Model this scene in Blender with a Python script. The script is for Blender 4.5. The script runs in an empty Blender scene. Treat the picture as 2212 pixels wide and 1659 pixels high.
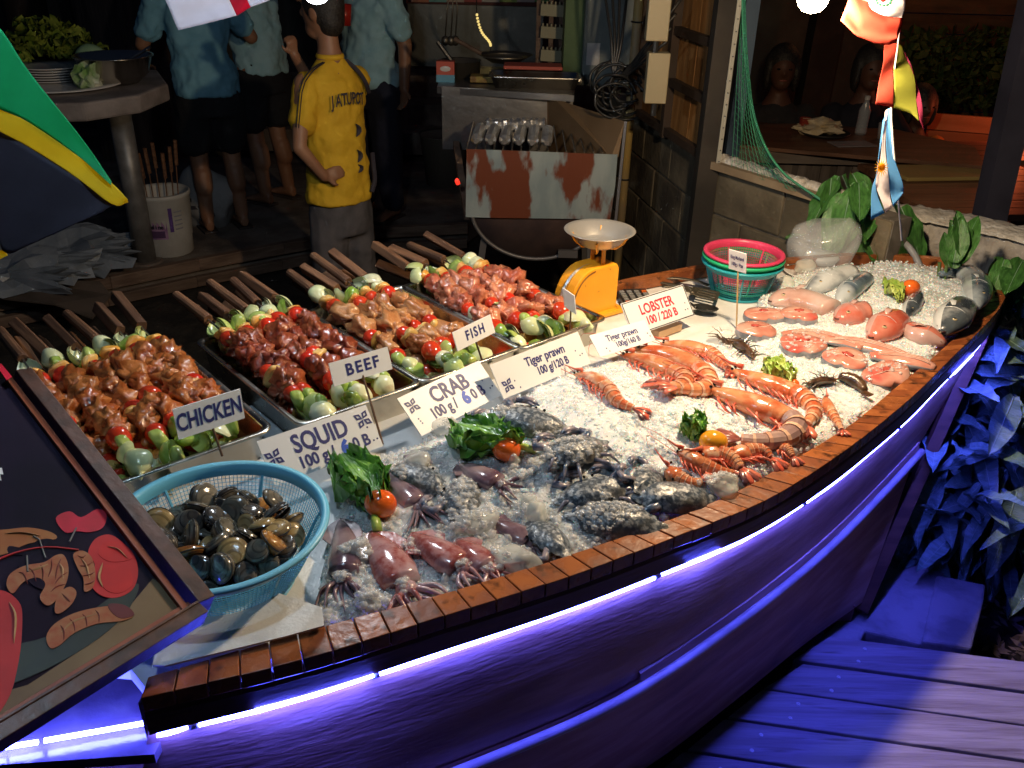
import bpy, bmesh, math, random
from mathutils import Vector, Matrix, noise
import numpy as np
R = math.radians
scene = bpy.context.scene
COL = scene.collection
random.seed(7)

# ------------------------------------------------------------------ camera
PITCH, ROLL, FOC, EYE = R(28), R(1.5), 1900.0, 1.6
_F = Vector((0, math.cos(PITCH), -math.sin(PITCH)))
_U = Vector((0, math.sin(PITCH), math.cos(PITCH)))
_X = Vector((1, 0, 0))
CX = math.cos(ROLL)*_X + math.sin(ROLL)*_U
CY = -math.sin(ROLL)*_X + math.cos(ROLL)*_U
CAM = Vector((0, 0, EYE))
cam = bpy.data.objects.new('camera', bpy.data.cameras.new('camera'))
COL.objects.link(cam)
cam.data.sensor_width = 36
cam.data.lens = 36*FOC/2212
cam.data.clip_start = .02
cam.data.clip_end = 500
m = Matrix((CX, CY, -_F)).transposed().to_4x4()
m.translation = CAM
cam.matrix_world = m
scene.camera = cam

# ------------------------------------------------------------------ night air and exposure
w = bpy.data.worlds.new('World'); scene.world = w; w.use_nodes = True
bg = w.node_tree.nodes['Background']
bg.inputs[0].default_value = (.22, .40, .90, 1)
bg.inputs[1].default_value = .016
scene.view_settings.view_transform = 'Standard'
scene.view_settings.look = 'None'
scene.view_settings.gamma = 1
scene.view_settings.exposure = 0
scene.view_settings.use_curve_mapping = False
scene.cycles.use_denoising = True
scene.cycles.sample_clamp_indirect = 3
scene.cycles.sample_clamp_direct = 40
scene.cycles.max_bounces = 6
scene.cycles.transparent_max_bounces = 12
scene.cycles.caustics_reflective = False
scene.cycles.caustics_refractive = False

def ray(x, y):
    return (x-1106)/FOC*CX + (829.5-y)/FOC*CY + _F
def at(x, y, Z):
    d = ray(x, y); return CAM + d*((Z-EYE)/d.z)
def aty(x, y, Y):
    d = ray(x, y); return CAM + d*(Y/d.y)
def att(x, y, t):
    return CAM + ray(x, y)*t
def atp(x, y, p0, n):
    d = ray(x, y); return CAM + d*((p0-CAM).dot(n)/d.dot(n))

# ------------------------------------------------------------------ materials
_mc = {}
def mat(name, col, col2=None, sc=20, rough=.5, metal=0, bump=0, bsc=None, coat=0, sss=0, trans=0, emit=None, estr=0,
        stretch=(1, 1, 1), detail=4, thr=(.4, .6), rnd=0, alpha=1, spec=.5, ior=1.45, col3=None, sc3=3, thr3=(.5, .65), rough2=None, double=False):
    if name in _mc: return _mc[name]
    m = bpy.data.materials.new(name); m.use_nodes = True
    nt = m.node_tree; N = nt.nodes; L = nt.links
    b = N['Principled BSDF']
    def c4(c): return (c[0], c[1], c[2], 1)
    b.inputs['Base Color'].default_value = c4(col)
    b.inputs['Roughness'].default_value = rough
    b.inputs['Metallic'].default_value = metal
    b.inputs['Coat Weight'].default_value = coat
    b.inputs['Coat Roughness'].default_value = .08
    b.inputs['Specular IOR Level'].default_value = spec
    b.inputs['IOR'].default_value = ior
    b.inputs['Transmission Weight'].default_value = trans
    b.inputs['Alpha'].default_value = alpha
    if sss:
        b.inputs['Subsurface Weight'].default_value = sss
        b.inputs['Subsurface Radius'].default_value = (.02, .01, .008)
        b.inputs['Subsurface Scale'].default_value = .3
    if emit:
        b.inputs['Emission Color'].default_value = c4(emit)
        b.inputs['Emission Strength'].default_value = estr
    tc = N.new('ShaderNodeTexCoord'); mp = N.new('ShaderNodeMapping')
    mp.inputs['Scale'].default_value = stretch
    L.new(tc.outputs['Object'], mp.inputs[0])
    vec = mp.outputs[0]
    if rnd:
        oi = N.new('ShaderNodeObjectInfo')
        vm = N.new('ShaderNodeVectorMath'); vm.operation = 'ADD'
        sc_ = N.new('ShaderNodeMath'); sc_.operation = 'MULTIPLY'; sc_.inputs[1].default_value = 37
        L.new(oi.outputs['Random'], sc_.inputs[0]); L.new(vec, vm.inputs[0]); L.new(sc_.outputs[0], vm.inputs[1])
        vec = vm.outputs[0]
    out = None
    if col2 is not None:
        n = N.new('ShaderNodeTexNoise'); n.inputs['Scale'].default_value = sc; n.inputs['Detail'].default_value = detail
        L.new(vec, n.inputs['Vector'])
        r = N.new('ShaderNodeValToRGB'); r.color_ramp.elements[0].position = thr[0]; r.color_ramp.elements[1].position = thr[1]
        r.color_ramp.elements[0].color = c4(col); r.color_ramp.elements[1].color = c4(col2)
        L.new(n.outputs[0], r.inputs[0]); out = r.outputs[0]
        if rough2 is not None:
            mr = N.new('ShaderNodeMapRange'); mr.inputs['To Min'].default_value = rough; mr.inputs['To Max'].default_value = rough2
            mr.inputs['From Min'].default_value = thr[0]; mr.inputs['From Max'].default_value = thr[1]
            L.new(n.outputs[0], mr.inputs[0]); L.new(mr.outputs[0], b.inputs['Roughness'])
    if col3 is not None:
        n = N.new('ShaderNodeTexNoise'); n.inputs['Scale'].default_value = sc3; n.inputs['Detail'].default_value = 5
        L.new(vec, n.inputs['Vector'])
        r = N.new('ShaderNodeMapRange'); r.inputs['From Min'].default_value = thr3[0]; r.inputs['From Max'].default_value = thr3[1]
        L.new(n.outputs[0], r.inputs[0])
        mx = N.new('ShaderNodeMix'); mx.data_type = 'RGBA'
        L.new(r.outputs[0], mx.inputs[0])
        if out: L.new(out, mx.inputs[6])
        else: mx.inputs[6].default_value = c4(col)
        mx.inputs[7].default_value = c4(col3)
        out = mx.outputs[2]
    if rnd:
        hv = N.new('ShaderNodeHueSaturation')
        mr = N.new('ShaderNodeMapRange'); mr.inputs['To Min'].default_value = 1-rnd; mr.inputs['To Max'].default_value = 1+rnd
        L.new(oi.outputs['Random'], mr.inputs[0]); L.new(mr.outputs[0], hv.inputs['Value'])
        if out: L.new(out, hv.inputs['Color'])
        else: hv.inputs['Color'].default_value = c4(col)
        out = hv.outputs[0]
    if out: L.new(out, b.inputs['Base Color'])
    if bump:
        n = N.new('ShaderNodeTexNoise'); n.inputs['Scale'].default_value = bsc or sc*2; n.inputs['Detail'].default_value = 5
        L.new(vec, n.inputs['Vector'])
        bp = N.new('ShaderNodeBump'); bp.inputs['Strength'].default_value = 1; bp.inputs['Distance'].default_value = bump
        L.new(n.outputs[0], bp.inputs['Height']); L.new(bp.outputs[0], b.inputs['Normal'])
        if coat: L.new(bp.outputs[0], b.inputs['Coat Normal'])
    if emit and name != 'blue_light_tube': m.cycles.emission_sampling = 'NONE'
    _mc[name] = m
    return m

# ------------------------------------------------------------------ mesh building
class B:
    def __init__(s): s.v = []; s.f = []; s.mi = []; s.k = 0
    def add(s, vs, fs, k=None):
        o = len(s.v); s.v += [tuple(v) for v in vs]; s.f += [tuple(i+o for i in f) for f in fs]; s.mi += [s.k if k is None else k]*len(fs)
        return s
    def box(s, c, d, M=None, taper=1):
        x, y, z = d[0]/2, d[1]/2, d[2]/2
        p = [Vector((a*x*(taper if e > 0 else 1), b*y*(taper if e > 0 else 1), e*z)) for e in (-1, 1) for b in (-1, 1) for a in (-1, 1)]
        if M is not None: p = [M @ v for v in p]
        c = Vector(c)
        return s.add([v+c for v in p], [(0, 2, 3, 1), (4, 5, 7, 6), (0, 1, 5, 4), (2, 6, 7, 3), (0, 4, 6, 2), (1, 3, 7, 5)])
    def bar(s, a, b, wx, wz, up=(0, 0, 1)):
        a, b = Vector(a), Vector(b); d = (b-a).normalized(); u = Vector(up)
        sd = d.cross(u).normalized()*wx/2; uu = sd.cross(d).normalized()*wz/2
        p = [q+i*sd+j*uu for q in (a, b) for i, j in ((-1, -1), (1, -1), (1, 1), (-1, 1))]
        return s.add(p, [(0, 1, 2, 3)[::-1], (4, 5, 6, 7), (0, 4, 5, 1)[::-1], (1, 5, 6, 2)[::-1], (2, 6, 7, 3)[::-1], (3, 7, 4, 0)[::-1]])
    def prism(s, pts, h, dirn=(0, 0, 1)):
        n = len(pts); d = Vector(dirn)*h
        pts = [Vector(p) for p in pts]
        return s.add(pts+[p+d for p in pts], [tuple(range(n))[::-1], tuple(range(n, 2*n))]+[(i, (i+1) % n, n+(i+1) % n, n+i) for i in range(n)])
    def tube(s, pts, rad, n=8, cap=True, flat=None, upv=None, ks=None):
        pts = [Vector(p) for p in pts]
        if not hasattr(rad, '__len__'): rad = [rad]*len(pts)
        vs = []; u = Vector(upv) if upv else None
        for i, p in enumerate(pts):
            t = (pts[min(i+1, len(pts)-1)]-pts[max(i-1, 0)])
            if t.length < 1e-9: t = Vector((0, 0, 1))
            t.normalize()
            if u is None or abs(u.normalized().dot(t)) > .98: u = t.orthogonal()
            a = t.cross(u).normalized(); b2 = a.cross(t).normalized()
            if upv is None: u = b2
            for k in range(n):
                an = 2*math.pi*k/n
                vs.append(p+a*math.cos(an)*rad[i]+b2*math.sin(an)*rad[i]*(flat or 1))
        fs = []; o0 = len(s.v)
        s.add(vs, [])
        for i in range(len(pts)-1):
            for k in range(n):
                s.f.append(tuple(o0+q for q in (i*n+k, i*n+(k+1) % n, (i+1)*n+(k+1) % n, (i+1)*n+k)))
                s.mi.append(ks[i] if ks else s.k)
        if cap:
            s.f.append(tuple(o0+k for k in range(n))[::-1]); s.mi.append(ks[0] if ks else s.k)
            s.f.append(tuple(o0+(len(pts)-1)*n+k for k in range(n))); s.mi.append(ks[-1] if ks else s.k)
        return s
    def lathe(s, prof, n=24, c=(0, 0, 0), M=None, close=False):
        c = Vector(c); vs = []
        for r, z in prof:
            for k in range(n):
                v = Vector((r*math.cos(2*math.pi*k/n), r*math.sin(2*math.pi*k/n), z))
                vs.append((M @ v if M is not None else v)+c)
        fs = [(i*n+k, i*n+(k+1) % n, (i+1)*n+(k+1) % n, (i+1)*n+k) for i in range(len(prof)-1) for k in range(n)]
        if close: fs += [tuple(range(n))[::-1], tuple(range((len(prof)-1)*n, len(prof)*n))]
        return s.add(vs, fs)
    def loft(s, rings, closed=True, cap0=False, cap1=False, ks=None):
        n = len(rings[0]); o0 = len(s.v)
        s.add([v for r in rings for v in r], [])
        m_ = n if closed else n-1
        for i in range(len(rings)-1):
            for k in range(m_):
                s.f.append(tuple(o0+q for q in (i*n+k, i*n+(k+1) % n, (i+1)*n+(k+1) % n, (i+1)*n+k))); s.mi.append(ks[i] if ks else s.k)
        if cap0: s.f.append(tuple(o0+k for k in range(n))[::-1]); s.mi.append(ks[0] if ks else s.k)
        if cap1: s.f.append(tuple(o0+(len(rings)-1)*n+k for k in range(n))); s.mi.append(ks[-1] if ks else s.k)
        return s
    def ell(s, c, r, M=None, sub=2, amp=0, fr=1, seed=0, fn=None):
        vs, fs = ICO[sub]
        c = Vector(c); out = []
        for v in vs:
            k = 1
            if amp: k += amp*(noise.noise(v*fr+Vector((seed*7.3, seed*3.1, seed)))*1.4)
            q = Vector((v.x*r[0]*k, v.y*r[1]*k, v.z*r[2]*k))
            if fn: q = fn(q)
            if M is not None: q = M @ q
            out.append(q+c)
        return s.add(out, fs)
    def torus(s, c, Rr, r, n=40, m_=8, M=None, flat=1):
        vs = []; c = Vector(c)
        for i in range(n):
            a = 2*math.pi*i/n
            for j in range(m_):
                b = 2*math.pi*j/m_
                v = Vector(((Rr+r*math.cos(b))*math.cos(a), (Rr+r*math.cos(b))*math.sin(a), r*flat*math.sin(b)))
                vs.append((M @ v if M is not None else v)+c)
        return s.add(vs, [(i*m_+j, ((i+1) % n)*m_+j, ((i+1) % n)*m_+(j+1) % m_, i*m_+(j+1) % m_) for i in range(n) for j in range(m_)])
    def mesh(s, name, mats, smooth=False):
        me = bpy.data.meshes.new(name)
        me.from_pydata(s.v, [], s.f); me.update()
        for mm in (mats if isinstance(mats, (list, tuple)) else [mats]): me.materials.append(mm)
        if any(s.mi): me.polygons.foreach_set('material_index', s.mi)
        if smooth: me.polygons.foreach_set('use_smooth', [True]*len(me.polygons))
        return me
    def obj(s, name, mats, parent=None, smooth=False, world=True, **kw):
        return place(s.mesh(name, mats, smooth), name, parent, world=world, **kw)
ICO = {}
for _s in (1, 2, 3):
    bm = bmesh.new(); bmesh.ops.create_icosphere(bm, subdivisions=_s, radius=1)
    bm.verts.ensure_lookup_table()
    ICO[_s] = ([v.co.copy() for v in bm.verts], [tuple(v.index for v in f.verts) for f in bm.faces]); bm.free()

def mod_smooth(o, ang=40):
    pass
def place(me, name, parent=None, world=False, loc=None, rot=None, scale=None, bevel=0, label=None, kind=None, cat=None, group=None):
    o = bpy.data.objects.new(name, me); COL.objects.link(o)
    if loc is not None: o.location = loc
    if rot is not None:
        if isinstance(rot, Matrix): o.rotation_euler = rot.to_euler()
        else: o.rotation_euler = rot
    if scale is not None: o.scale = scale if hasattr(scale, '__len__') else (scale,)*3
    if parent is not None:
        o.parent = parent
        if world: o.matrix_parent_inverse = wm(parent).inverted()
    if bevel:
        b = o.modifiers.new('bevel', 'BEVEL'); b.width = bevel; b.segments = 2; b.limit_method = 'ANGLE'
    if label: o['label'] = label
    if kind: o['kind'] = kind
    if cat: o['category'] = cat
    if group: o['group'] = group
    return o
def wm(o):
    m_ = Matrix.LocRotScale(o.location, o.rotation_euler, o.scale)
    if o.parent: m_ = wm(o.parent) @ o.matrix_parent_inverse @ m_
    return m_
def thing(name, label, cat, loc=(0, 0, 0), rot=(0, 0, 0), group=None):
    o = bpy.data.objects.new(name, None); COL.objects.link(o)
    o.empty_display_size = .05
    o.location = loc
    o.rotation_euler = rot.to_euler() if isinstance(rot, Matrix) else rot
    o['label'] = label; o['category'] = cat
    if group: o['group'] = group
    return o
def tagm(o, label, cat, group=None):
    o['label'] = label; o['category'] = cat
    if group: o['group'] = group
    return o
def Rz(a): return Matrix.Rotation(a, 3, 'Z')
def frame(x, z):
    x = Vector(x).normalized(); z = Vector(z); y = z.cross(x).normalized(); z = x.cross(y)
    return Matrix((x, y, z)).transposed()
_noop = 0
def text(s, size, mtl, parent, M, name='lettering', off=0, ext=.0003, sx=1, align='CENTER', font=None, shear=0):
    c = bpy.data.curves.new(name, 'FONT'); c.body = s; c.size = size; c.extrude = ext; c.offset = off
    c.align_x = align; c.align_y = 'CENTER'; c.resolution_u = 3; c.shear = shear
    c.materials.append(mtl)
    o = bpy.data.objects.new(name, c); COL.objects.link(o)
    o.parent = parent; o.matrix_parent_inverse = wm(parent).inverted()
    o.matrix_basis = M @ Matrix.Diagonal((sx, 1, 1, 1))
    return o
def M4(rot3, loc):
    m_ = rot3.to_4x4(); m_.translation = Vector(loc); return m_
def lerp(pts, t):
    """point at fraction t (0..1) of a polyline by arc length"""
    L_ = [0]
    for a, b in zip(pts, pts[1:]): L_.append(L_[-1]+(Vector(b)-Vector(a)).length)
    d = t*L_[-1]
    for i in range(len(pts)-1):
        if d <= L_[i+1] or i == len(pts)-2:
            k = (d-L_[i])/max(1e-9, L_[i+1]-L_[i]); return Vector(pts[i])*(1-k)+Vector(pts[i+1])*k
def smooth_line(pts, n):
    """Catmull-Rom resample"""
    P = [Vector(p) for p in pts]; P = [2*P[0]-P[1]]+P+[2*P[-1]-P[-2]]; out = []
    segs = len(P)-3
    for i in range(n):
        u = i/(n-1)*segs; k = min(int(u), segs-1); t = u-k
        a, b, c, d = P[k:k+4]
        out.append(.5*((2*b)+(c-a)*t+(2*a-5*b+4*c-d)*t*t+(3*b-a-3*c+d)*t**3))
    return out

# ------------------------------------------------------------------ lit lamps (bulbs on a flex)
def bulb(p, power, col, label, wire_to):
    t = thing('light_bulb', label, 'light bulb', p, group='bare bulbs hanging over the stall')
    b = B(); b.lathe([(.001, -.034), (.018, -.0295), (.029, -.018), (.034, 0), (.031, .016), (.022, .031), (.014, .042), (.0135, .05)], 20)
    b.obj('glass_globe', mat('bulb_glow_'+str(power), (1, 1, 1), emit=col, estr=22), t, True, world=False)
    b = B(); b.lathe([(.0145, .048), (.015, .075), (.013, .08), (.013, .12), (.001, .122)], 16)
    b.obj('socket', mat('black_plastic', (.02, .02, .02), rough=.4), t, True, world=False)
    pts = [Vector((0, 0, .12)), Vector((.01, .01, .25)), Vector(wire_to)-Vector(p)]
    b = B(); b.tube(smooth_line(pts, 8), .003, 6); b.obj('flex', mat('black_plastic', (0, 0, 0)), t, True, world=False)
    l = bpy.data.lights.new('lamp_light', 'POINT'); l.energy = power; l.color = col; l.shadow_soft_size = .036; l.use_soft_falloff = False
    o = bpy.data.objects.new('lamp_light', l); COL.objects.link(o); o.parent = t
WARM = (1, .74, .46); COOL = (.86, .93, 1)
bulb(tuple(att(683, -24, 2.1)), 16, COOL, 'glowing white bulb hanging in front of the head of the boy in yellow', (-.5, 2.3, 2.3))
bulb(tuple(att(1757, -8, 1.86)), 72, WARM, 'round glowing bulb hanging beside the red and white flag', (.62, 2.0, 2.3))
bulb((-.42, 1.18, 1.82), 11, (.52, .75, 1), 'cool white bulb over the near left end of the boat, above the clam basket', (-.42, 1.3, 2.5))
# ------------------------------------------------------------------ ground
dirt = mat('dark_earth', (.012, .01, .008), (.03, .024, .018), sc=8, rough=.9, bump=.02, bsc=20)
b = B(); N_ = 60
vs = [(-20+40*i/N_, -12+40*j/N_, -.36+.03*noise.noise(Vector((i*.5, j*.5, 0)))) for j in range(N_+1) for i in range(N_+1)]
b.add(vs, [(j*(N_+1)+i, j*(N_+1)+i+1, (j+1)*(N_+1)+i+1, (j+1)*(N_+1)+i) for j in range(N_) for i in range(N_)])
b.obj('ground', dirt, kind='structure')

# ------------------------------------------------------------------ boat stall
wood_top = mat('gunwale_wood', (.20, .055, .018), (.34, .11, .035), sc=14, rough=.38, bump=.0012, bsc=60, col3=(.05, .018, .008), sc3=30, thr3=(.56, .70), rnd=.16, rough2=.22)
wood_hull = mat('hull_wood', (.38, .18, .12), (.50, .27, .20), sc=5, stretch=(1, 1, 7), rough=.45, bump=.0012, bsc=22, col3=(.22, .10, .075), sc3=3, thr3=(.50, .75))
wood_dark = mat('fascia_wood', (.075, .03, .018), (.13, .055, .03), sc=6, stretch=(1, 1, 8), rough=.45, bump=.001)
boat = thing('boat_stall', 'long curved wooden boat used as a seafood stall, blue light tubes under its rim', 'boat', (.3, 1.9, -.1))
G_in = [at(*p, .57) for p in [(318, 1462), (360, 1440), (612, 1375), (796, 1328), (1140, 1227), (1320, 1170), (1500, 1101), (1632, 1042), (1830, 923), (1934, 837), (2024, 765), (2089, 703), (2143, 628)]]
G_out = [at(*p, .57) for p in [(302, 1508), (317, 1505), (468, 1472), (648, 1425), (796, 1382), (938, 1335), (1176, 1267), (1320, 1206), (1500, 1146), (1689, 1065), (1812, 983), (1956, 873), (2064, 765), (2150, 682), (2183, 620)]]
NG = 61
Gi = smooth_line([lerp(G_in, i/12) for i in range(13)], NG)
Go = smooth_line([lerp(G_out, i/12) for i in range(13)], NG)
# capping pieces of the gunwale, one between each pair of saw cuts
nb = 60
for i in range(nb):
    g = .0011 if i < 38 else .0003
    a0, a1 = lerp(Gi, i/nb), lerp(Gi, (i+1)/nb); c0, c1 = lerp(Go, i/nb), lerp(Go, (i+1)/nb)
    d = (a1-a0).normalized()*g
    z = Vector((0, 0, random.uniform(-.0012, .0006)))
    b = B(); b.prism([a0+d+z, a1-d+z, c1-d+z, c0+d+z][::-1], -.03)
    b.obj('capping_block', wood_top, boat, bevel=.0015)
def sheet(ring_rows, name, mt, parent, thick=0, smooth=True, **kw):
    b = B(); b.loft(ring_rows, closed=False)
    o = b.obj(name, mt, parent, smooth, **kw)
    if thick:
        s = o.modifiers.new('t', 'SOLIDIFY'); s.thickness = thick; s.offset = 0
    return o
def offs(line, d, z):
    out = []
    for i, p in enumerate(line):
        t = line[min(i+1, len(line)-1)]-line[max(i-1, 0)]; n = Vector((-t.y, t.x, 0)).normalized()
        out.append(Vector((p.x, p.y, 0))+n*d+Vector((0, 0, z)))
    return out
Z0 = .5385
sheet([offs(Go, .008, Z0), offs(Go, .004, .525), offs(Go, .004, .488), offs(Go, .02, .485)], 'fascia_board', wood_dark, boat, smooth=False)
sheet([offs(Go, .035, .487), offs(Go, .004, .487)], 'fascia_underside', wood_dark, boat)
# hull side below: two wide planks with a bead between
rail = smooth_line([at(*p, .22) for p in [(560, 1790), (760, 1735), (978, 1656), (1248, 1544), (1416, 1451), (1632, 1299), (1776, 1180), (1894, 1062), (1975, 975)]], 41)
bot = smooth_line([at(*p, -.10) for p in [(700, 1960), (900, 1890), (1160, 1800), (1416, 1645), (1580, 1520), (1740, 1390), (1862, 1302)]], 41)
Gh = [lerp(offs(Go, .022, .489), i/40*.97) for i in range(41)]
raill = [Vector((-.62, .93, .22))]+list(rail)
raill = [lerp(raill, i/40) for i in range(41)]
botl = [Vector((-.6, .99, -.10))]+list(bot)
botl = [lerp(botl, i/40) for i in range(41)]
def mixl(A, C, t, bulge=0): return [a*(1-t)+c*t+Vector((.55, -.83, 0))*bulge for a, c in zip(A, C)]
sheet([Gh, mixl(Gh, raill, .3, .006), mixl(Gh, raill, .6, .006), mixl(Gh, raill, .97, .002)], 'hull_plank', wood_hull, boat)
lo0 = offs(raill, -.004, .235); lo0 = lo0
sheet([lo0, offs(raill, -.006, .215), mixl(raill, botl, .35, .006), mixl(raill, botl, .7, .004), botl], 'hull_plank', wood_hull, boat)
k0 = 17
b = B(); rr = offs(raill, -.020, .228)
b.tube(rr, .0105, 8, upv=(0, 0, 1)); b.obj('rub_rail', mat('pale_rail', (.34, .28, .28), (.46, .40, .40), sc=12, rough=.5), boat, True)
b = B(); pl = offs(raill, -.008, .255)[k0:]
pl2 = offs(raill, -.011, .226)[k0:]
b.loft([pl, pl2, offs(raill, -.001, .226)[k0:], offs(raill, .002, .258)[k0:], pl], closed=False)
b.obj('lap_strip', wood_hull, boat)
# bow stem and far side
stem_top = Go[-1]; stem_bot = botl[-1]
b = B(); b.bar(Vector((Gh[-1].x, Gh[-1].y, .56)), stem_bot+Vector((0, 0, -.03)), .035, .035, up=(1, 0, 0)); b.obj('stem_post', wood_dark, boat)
far = [at(*p, .57) for p in [(2183, 616), (2120, 585), (2040, 556), (1930, 545), (1840, 545), (1520, 570), (1350, 602), (1230, 640)]]
far = [lerp(far, i/30) for i in range(31)]
far_in = offs(far, .03, .57)
b = B(); b.loft([far_in, far, offs(far, 0, .535), offs(far, .03, .535), far_in], closed=False); b.obj('far_gunwale', wood_top, boat)
farL = far+[Vector((-.35, 2.12, .57)), Vector((-.8, 1.72, .57)), Vector((-1.25, 1.3, .57))]
farL = [lerp(farL, i/30) for i in range(31)]
sheet([offs(farL, .006, .528), offs(farL, .03, .2), offs(farL, .06, -.12)], 'far_hull_side', wood_hull, boat)
# bed board
bed = mat('white_foam_board', (.78, .78, .76), (.66, .68, .68), sc=9, rough=.32, bump=.0006, bsc=120)
inner = offs(Gi, .002, .53)
outline = inner + [Vector((p.x, p.y, .53)) for p in farL[2:]] + [Vector((-.98, 1.05, .53)), Vector((-.6, 1.02, .53))]
b = B(); b.prism(outline, -.03); b.obj('bed_board', bed, boat)
# loose corner sheet that laps over the gunwale at the near end
b = B(); b.prism([at(340, 1384, .577), at(330, 1440, .577), at(356, 1441, .577), at(618, 1377, .577), at(700, 1354, .577), at(696, 1315, .577), at(560, 1270, .577)], .003)
b.obj('corner_sheet', bed, boat)
# near end: low ledge and end board with tubes on it
glossdk = mat('wet_dark_board', (.12, .09, .10), (.2, .16, .17), sc=10, rough=.18, bump=.002, bsc=25)
b = B(); b.prism([(-1.1, .855, .43), (-.535, .92, .43), (-.53, 1.08, .43), (-1.1, 1.08, .43)], .02); b.obj('end_ledge', glossdk, boat)
b = B(); b.prism([(-1.1, .91, -.1), (-.555, .975, -.1), (-.55, 1.0, -.1), (-1.1, .945, -.1)], .528); b.obj('end_board', wood_hull, boat)
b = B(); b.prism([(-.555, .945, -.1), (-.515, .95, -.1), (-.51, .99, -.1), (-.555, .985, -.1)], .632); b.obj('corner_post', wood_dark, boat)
b = B(); q = stem_bot; b.box((q.x-.06, q.y+.0, -.15), (.06, .05, .12)); b.obj('support_block', mat('chock_wood', (.3, .12, .09), rough=.7), boat)
# light tubes
tube_m = mat('blue_light_tube', (.8, .9, 1), emit=(.068, .085, 1), estr=175)
tube_c = mat('tube_coupler', (.25, .3, .35), rough=.3)
led = [lerp(offs(Go, .012, .475), i/100) for i in range(100)]
cuts = [.0, .022, .125, .33, .485, .655, .79, .93]
def tubeseg(pts, r=.0045):
    b = B(); b.tube(pts, r, 6); return b.obj('light_tube', tube_m, boat, True)
for a, c in zip(cuts, cuts[1:]):
    n = max(4, int((c-a)*36)); pts = [lerp(led, a+.003+(c-a-.006)*i/(n-1)) for i in range(n)]
    pts = [p+Vector((0, 0, -.004*math.sin(i*1.3)*.5)) for i, p in enumerate(pts)]
    tubeseg(pts)
    b = B(); q = lerp(led, c); d = lerp(led, c+.002)-lerp(led, c-.002); d.normalize(); b.tube([q-d*.006, q+d*.006], .0055, 8); b.obj('tube_coupler', tube_c, boat, True)
for a, c, dz in ((.055, .123, .009), (.355, .385, .0088), (.80, .86, .009)):
    n = 8; tubeseg([lerp(led, a+(c-a)*i/(n-1))+Vector((.004, -.006, dz)) for i in range(n)])
for (x0, y0, x1, y1, z) in ((96, 1600, 312, 1562, .464), (13, 1614, 82, 1603, .464), (96, 1630, 346, 1587, .433), (-60, 1652, 82, 1631, .433), (-120, 1634, 4, 1616, .464)):
    p0, p1 = at(x0, y0, z), at(x1, y1, z); tubeseg([p0*(1-i/5)+p1*i/5 for i in range(6)])

# ------------------------------------------------------------------ deck of grey planks in front
deck_wood = mat('weathered_plank', (.22, .19, .20), (.31, .28, .30), sc=3, stretch=(1, 12, 4), rough=.75, bump=.004, bsc=9, col3=(.14, .11, .11), sc3=5, thr3=(.57, .72), rnd=.12)
deck = bpy.data.objects.new('deck', None); COL.objects.link(deck); deck['kind'] = 'structure'
ang = math.atan2(-.095, .62)
du = Vector((math.cos(ang), math.sin(ang), 0)); dv = Vector((-du.y, du.x, 0))
o0 = at(1646, 1487, -.12)
xl = [.20, .115, 0.0, -.10, -.20, -.28, -.37, -.47, -.58, -.7, -.8, -.9]
yy = 0.0
offs_v = [.227, .112, 0, -.113, -.228, -.344, -.46, -.575, -.69, -.805, -.92, -1.04]
for k in range(11):
    v0 = offs_v[k]; v1 = offs_v[k+1]
    l = xl[k]; b = B()
    z = -.12+random.uniform(-.003, .003)
    skew = .03 if k > 1 else .05
    P = [o0+du*l+dv*(v0-.004), o0+du*(l-skew-.06)+dv*(v1+.004), o0+du*2.2+dv*(v1+.004), o0+du*2.2+dv*(v0-.004)]
    for p in P: p.z = z
    b.prism(P, -.03)
    b.obj('plank', deck_wood, deck, bevel=.003)
    for sx in (.06, .085):
        q = o0+du*(l+sx)+dv*((v0+v1)/2+(.02 if sx > .07 else -.03)); b = B(); b.lathe([(.0055, 0), (.005, .002), (.001, .003)], 8, (q.x, q.y, z)); b.obj('nail_head', mat('nail', (.6, .6, .6), metal=.6, rough=.4), deck)
for k in range(3):
    q = o0+du*(.5+.7*k)
    b = B(); b.bar(q+dv*.3+Vector((0, 0, -.1)), q-dv*1.1+Vector((0, 0, -.1)), .06, .10); b.obj('joist', deck_wood, deck)
# rough stone slabs past the deck
stone = mat('slab_stone', (.20, .19, .20), (.34, .32, .33), sc=9, rough=.85, bump=.012, bsc=18)
def slab(px, z, th, name='stone_slab'):
    t = [at(x, y, z) for x, y in px]
    b = B(); b.prism(t[::-1], -th); return b.obj(name, stone, bevel=.008)
tagm(slab([(1700, 1450), (1850, 1300), (1900, 1130), (2060, 1150), (2010, 1360), (1990, 1392), (1868, 1362), (1840, 1430)], -.15, .12), 'wide grey stone slab between the boat and the plank deck', 'stone slab', 'paving slabs by the deck')
tagm(slab([(2024, 1240), (2130, 1262), (2125, 1300), (2100, 1400), (1992, 1385)], -.14, .12), 'narrow grey slab beside the plants, right of the wide slab', 'stone slab', 'paving slabs by the deck')
tagm(slab([(1690, 1500), (1745, 1400), (1800, 1350), (1850, 1355), (1790, 1440), (1750, 1490)], -.17, .1), 'small rough slab under the plank ends by the boat', 'stone slab', 'paving slabs by the deck')
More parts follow.
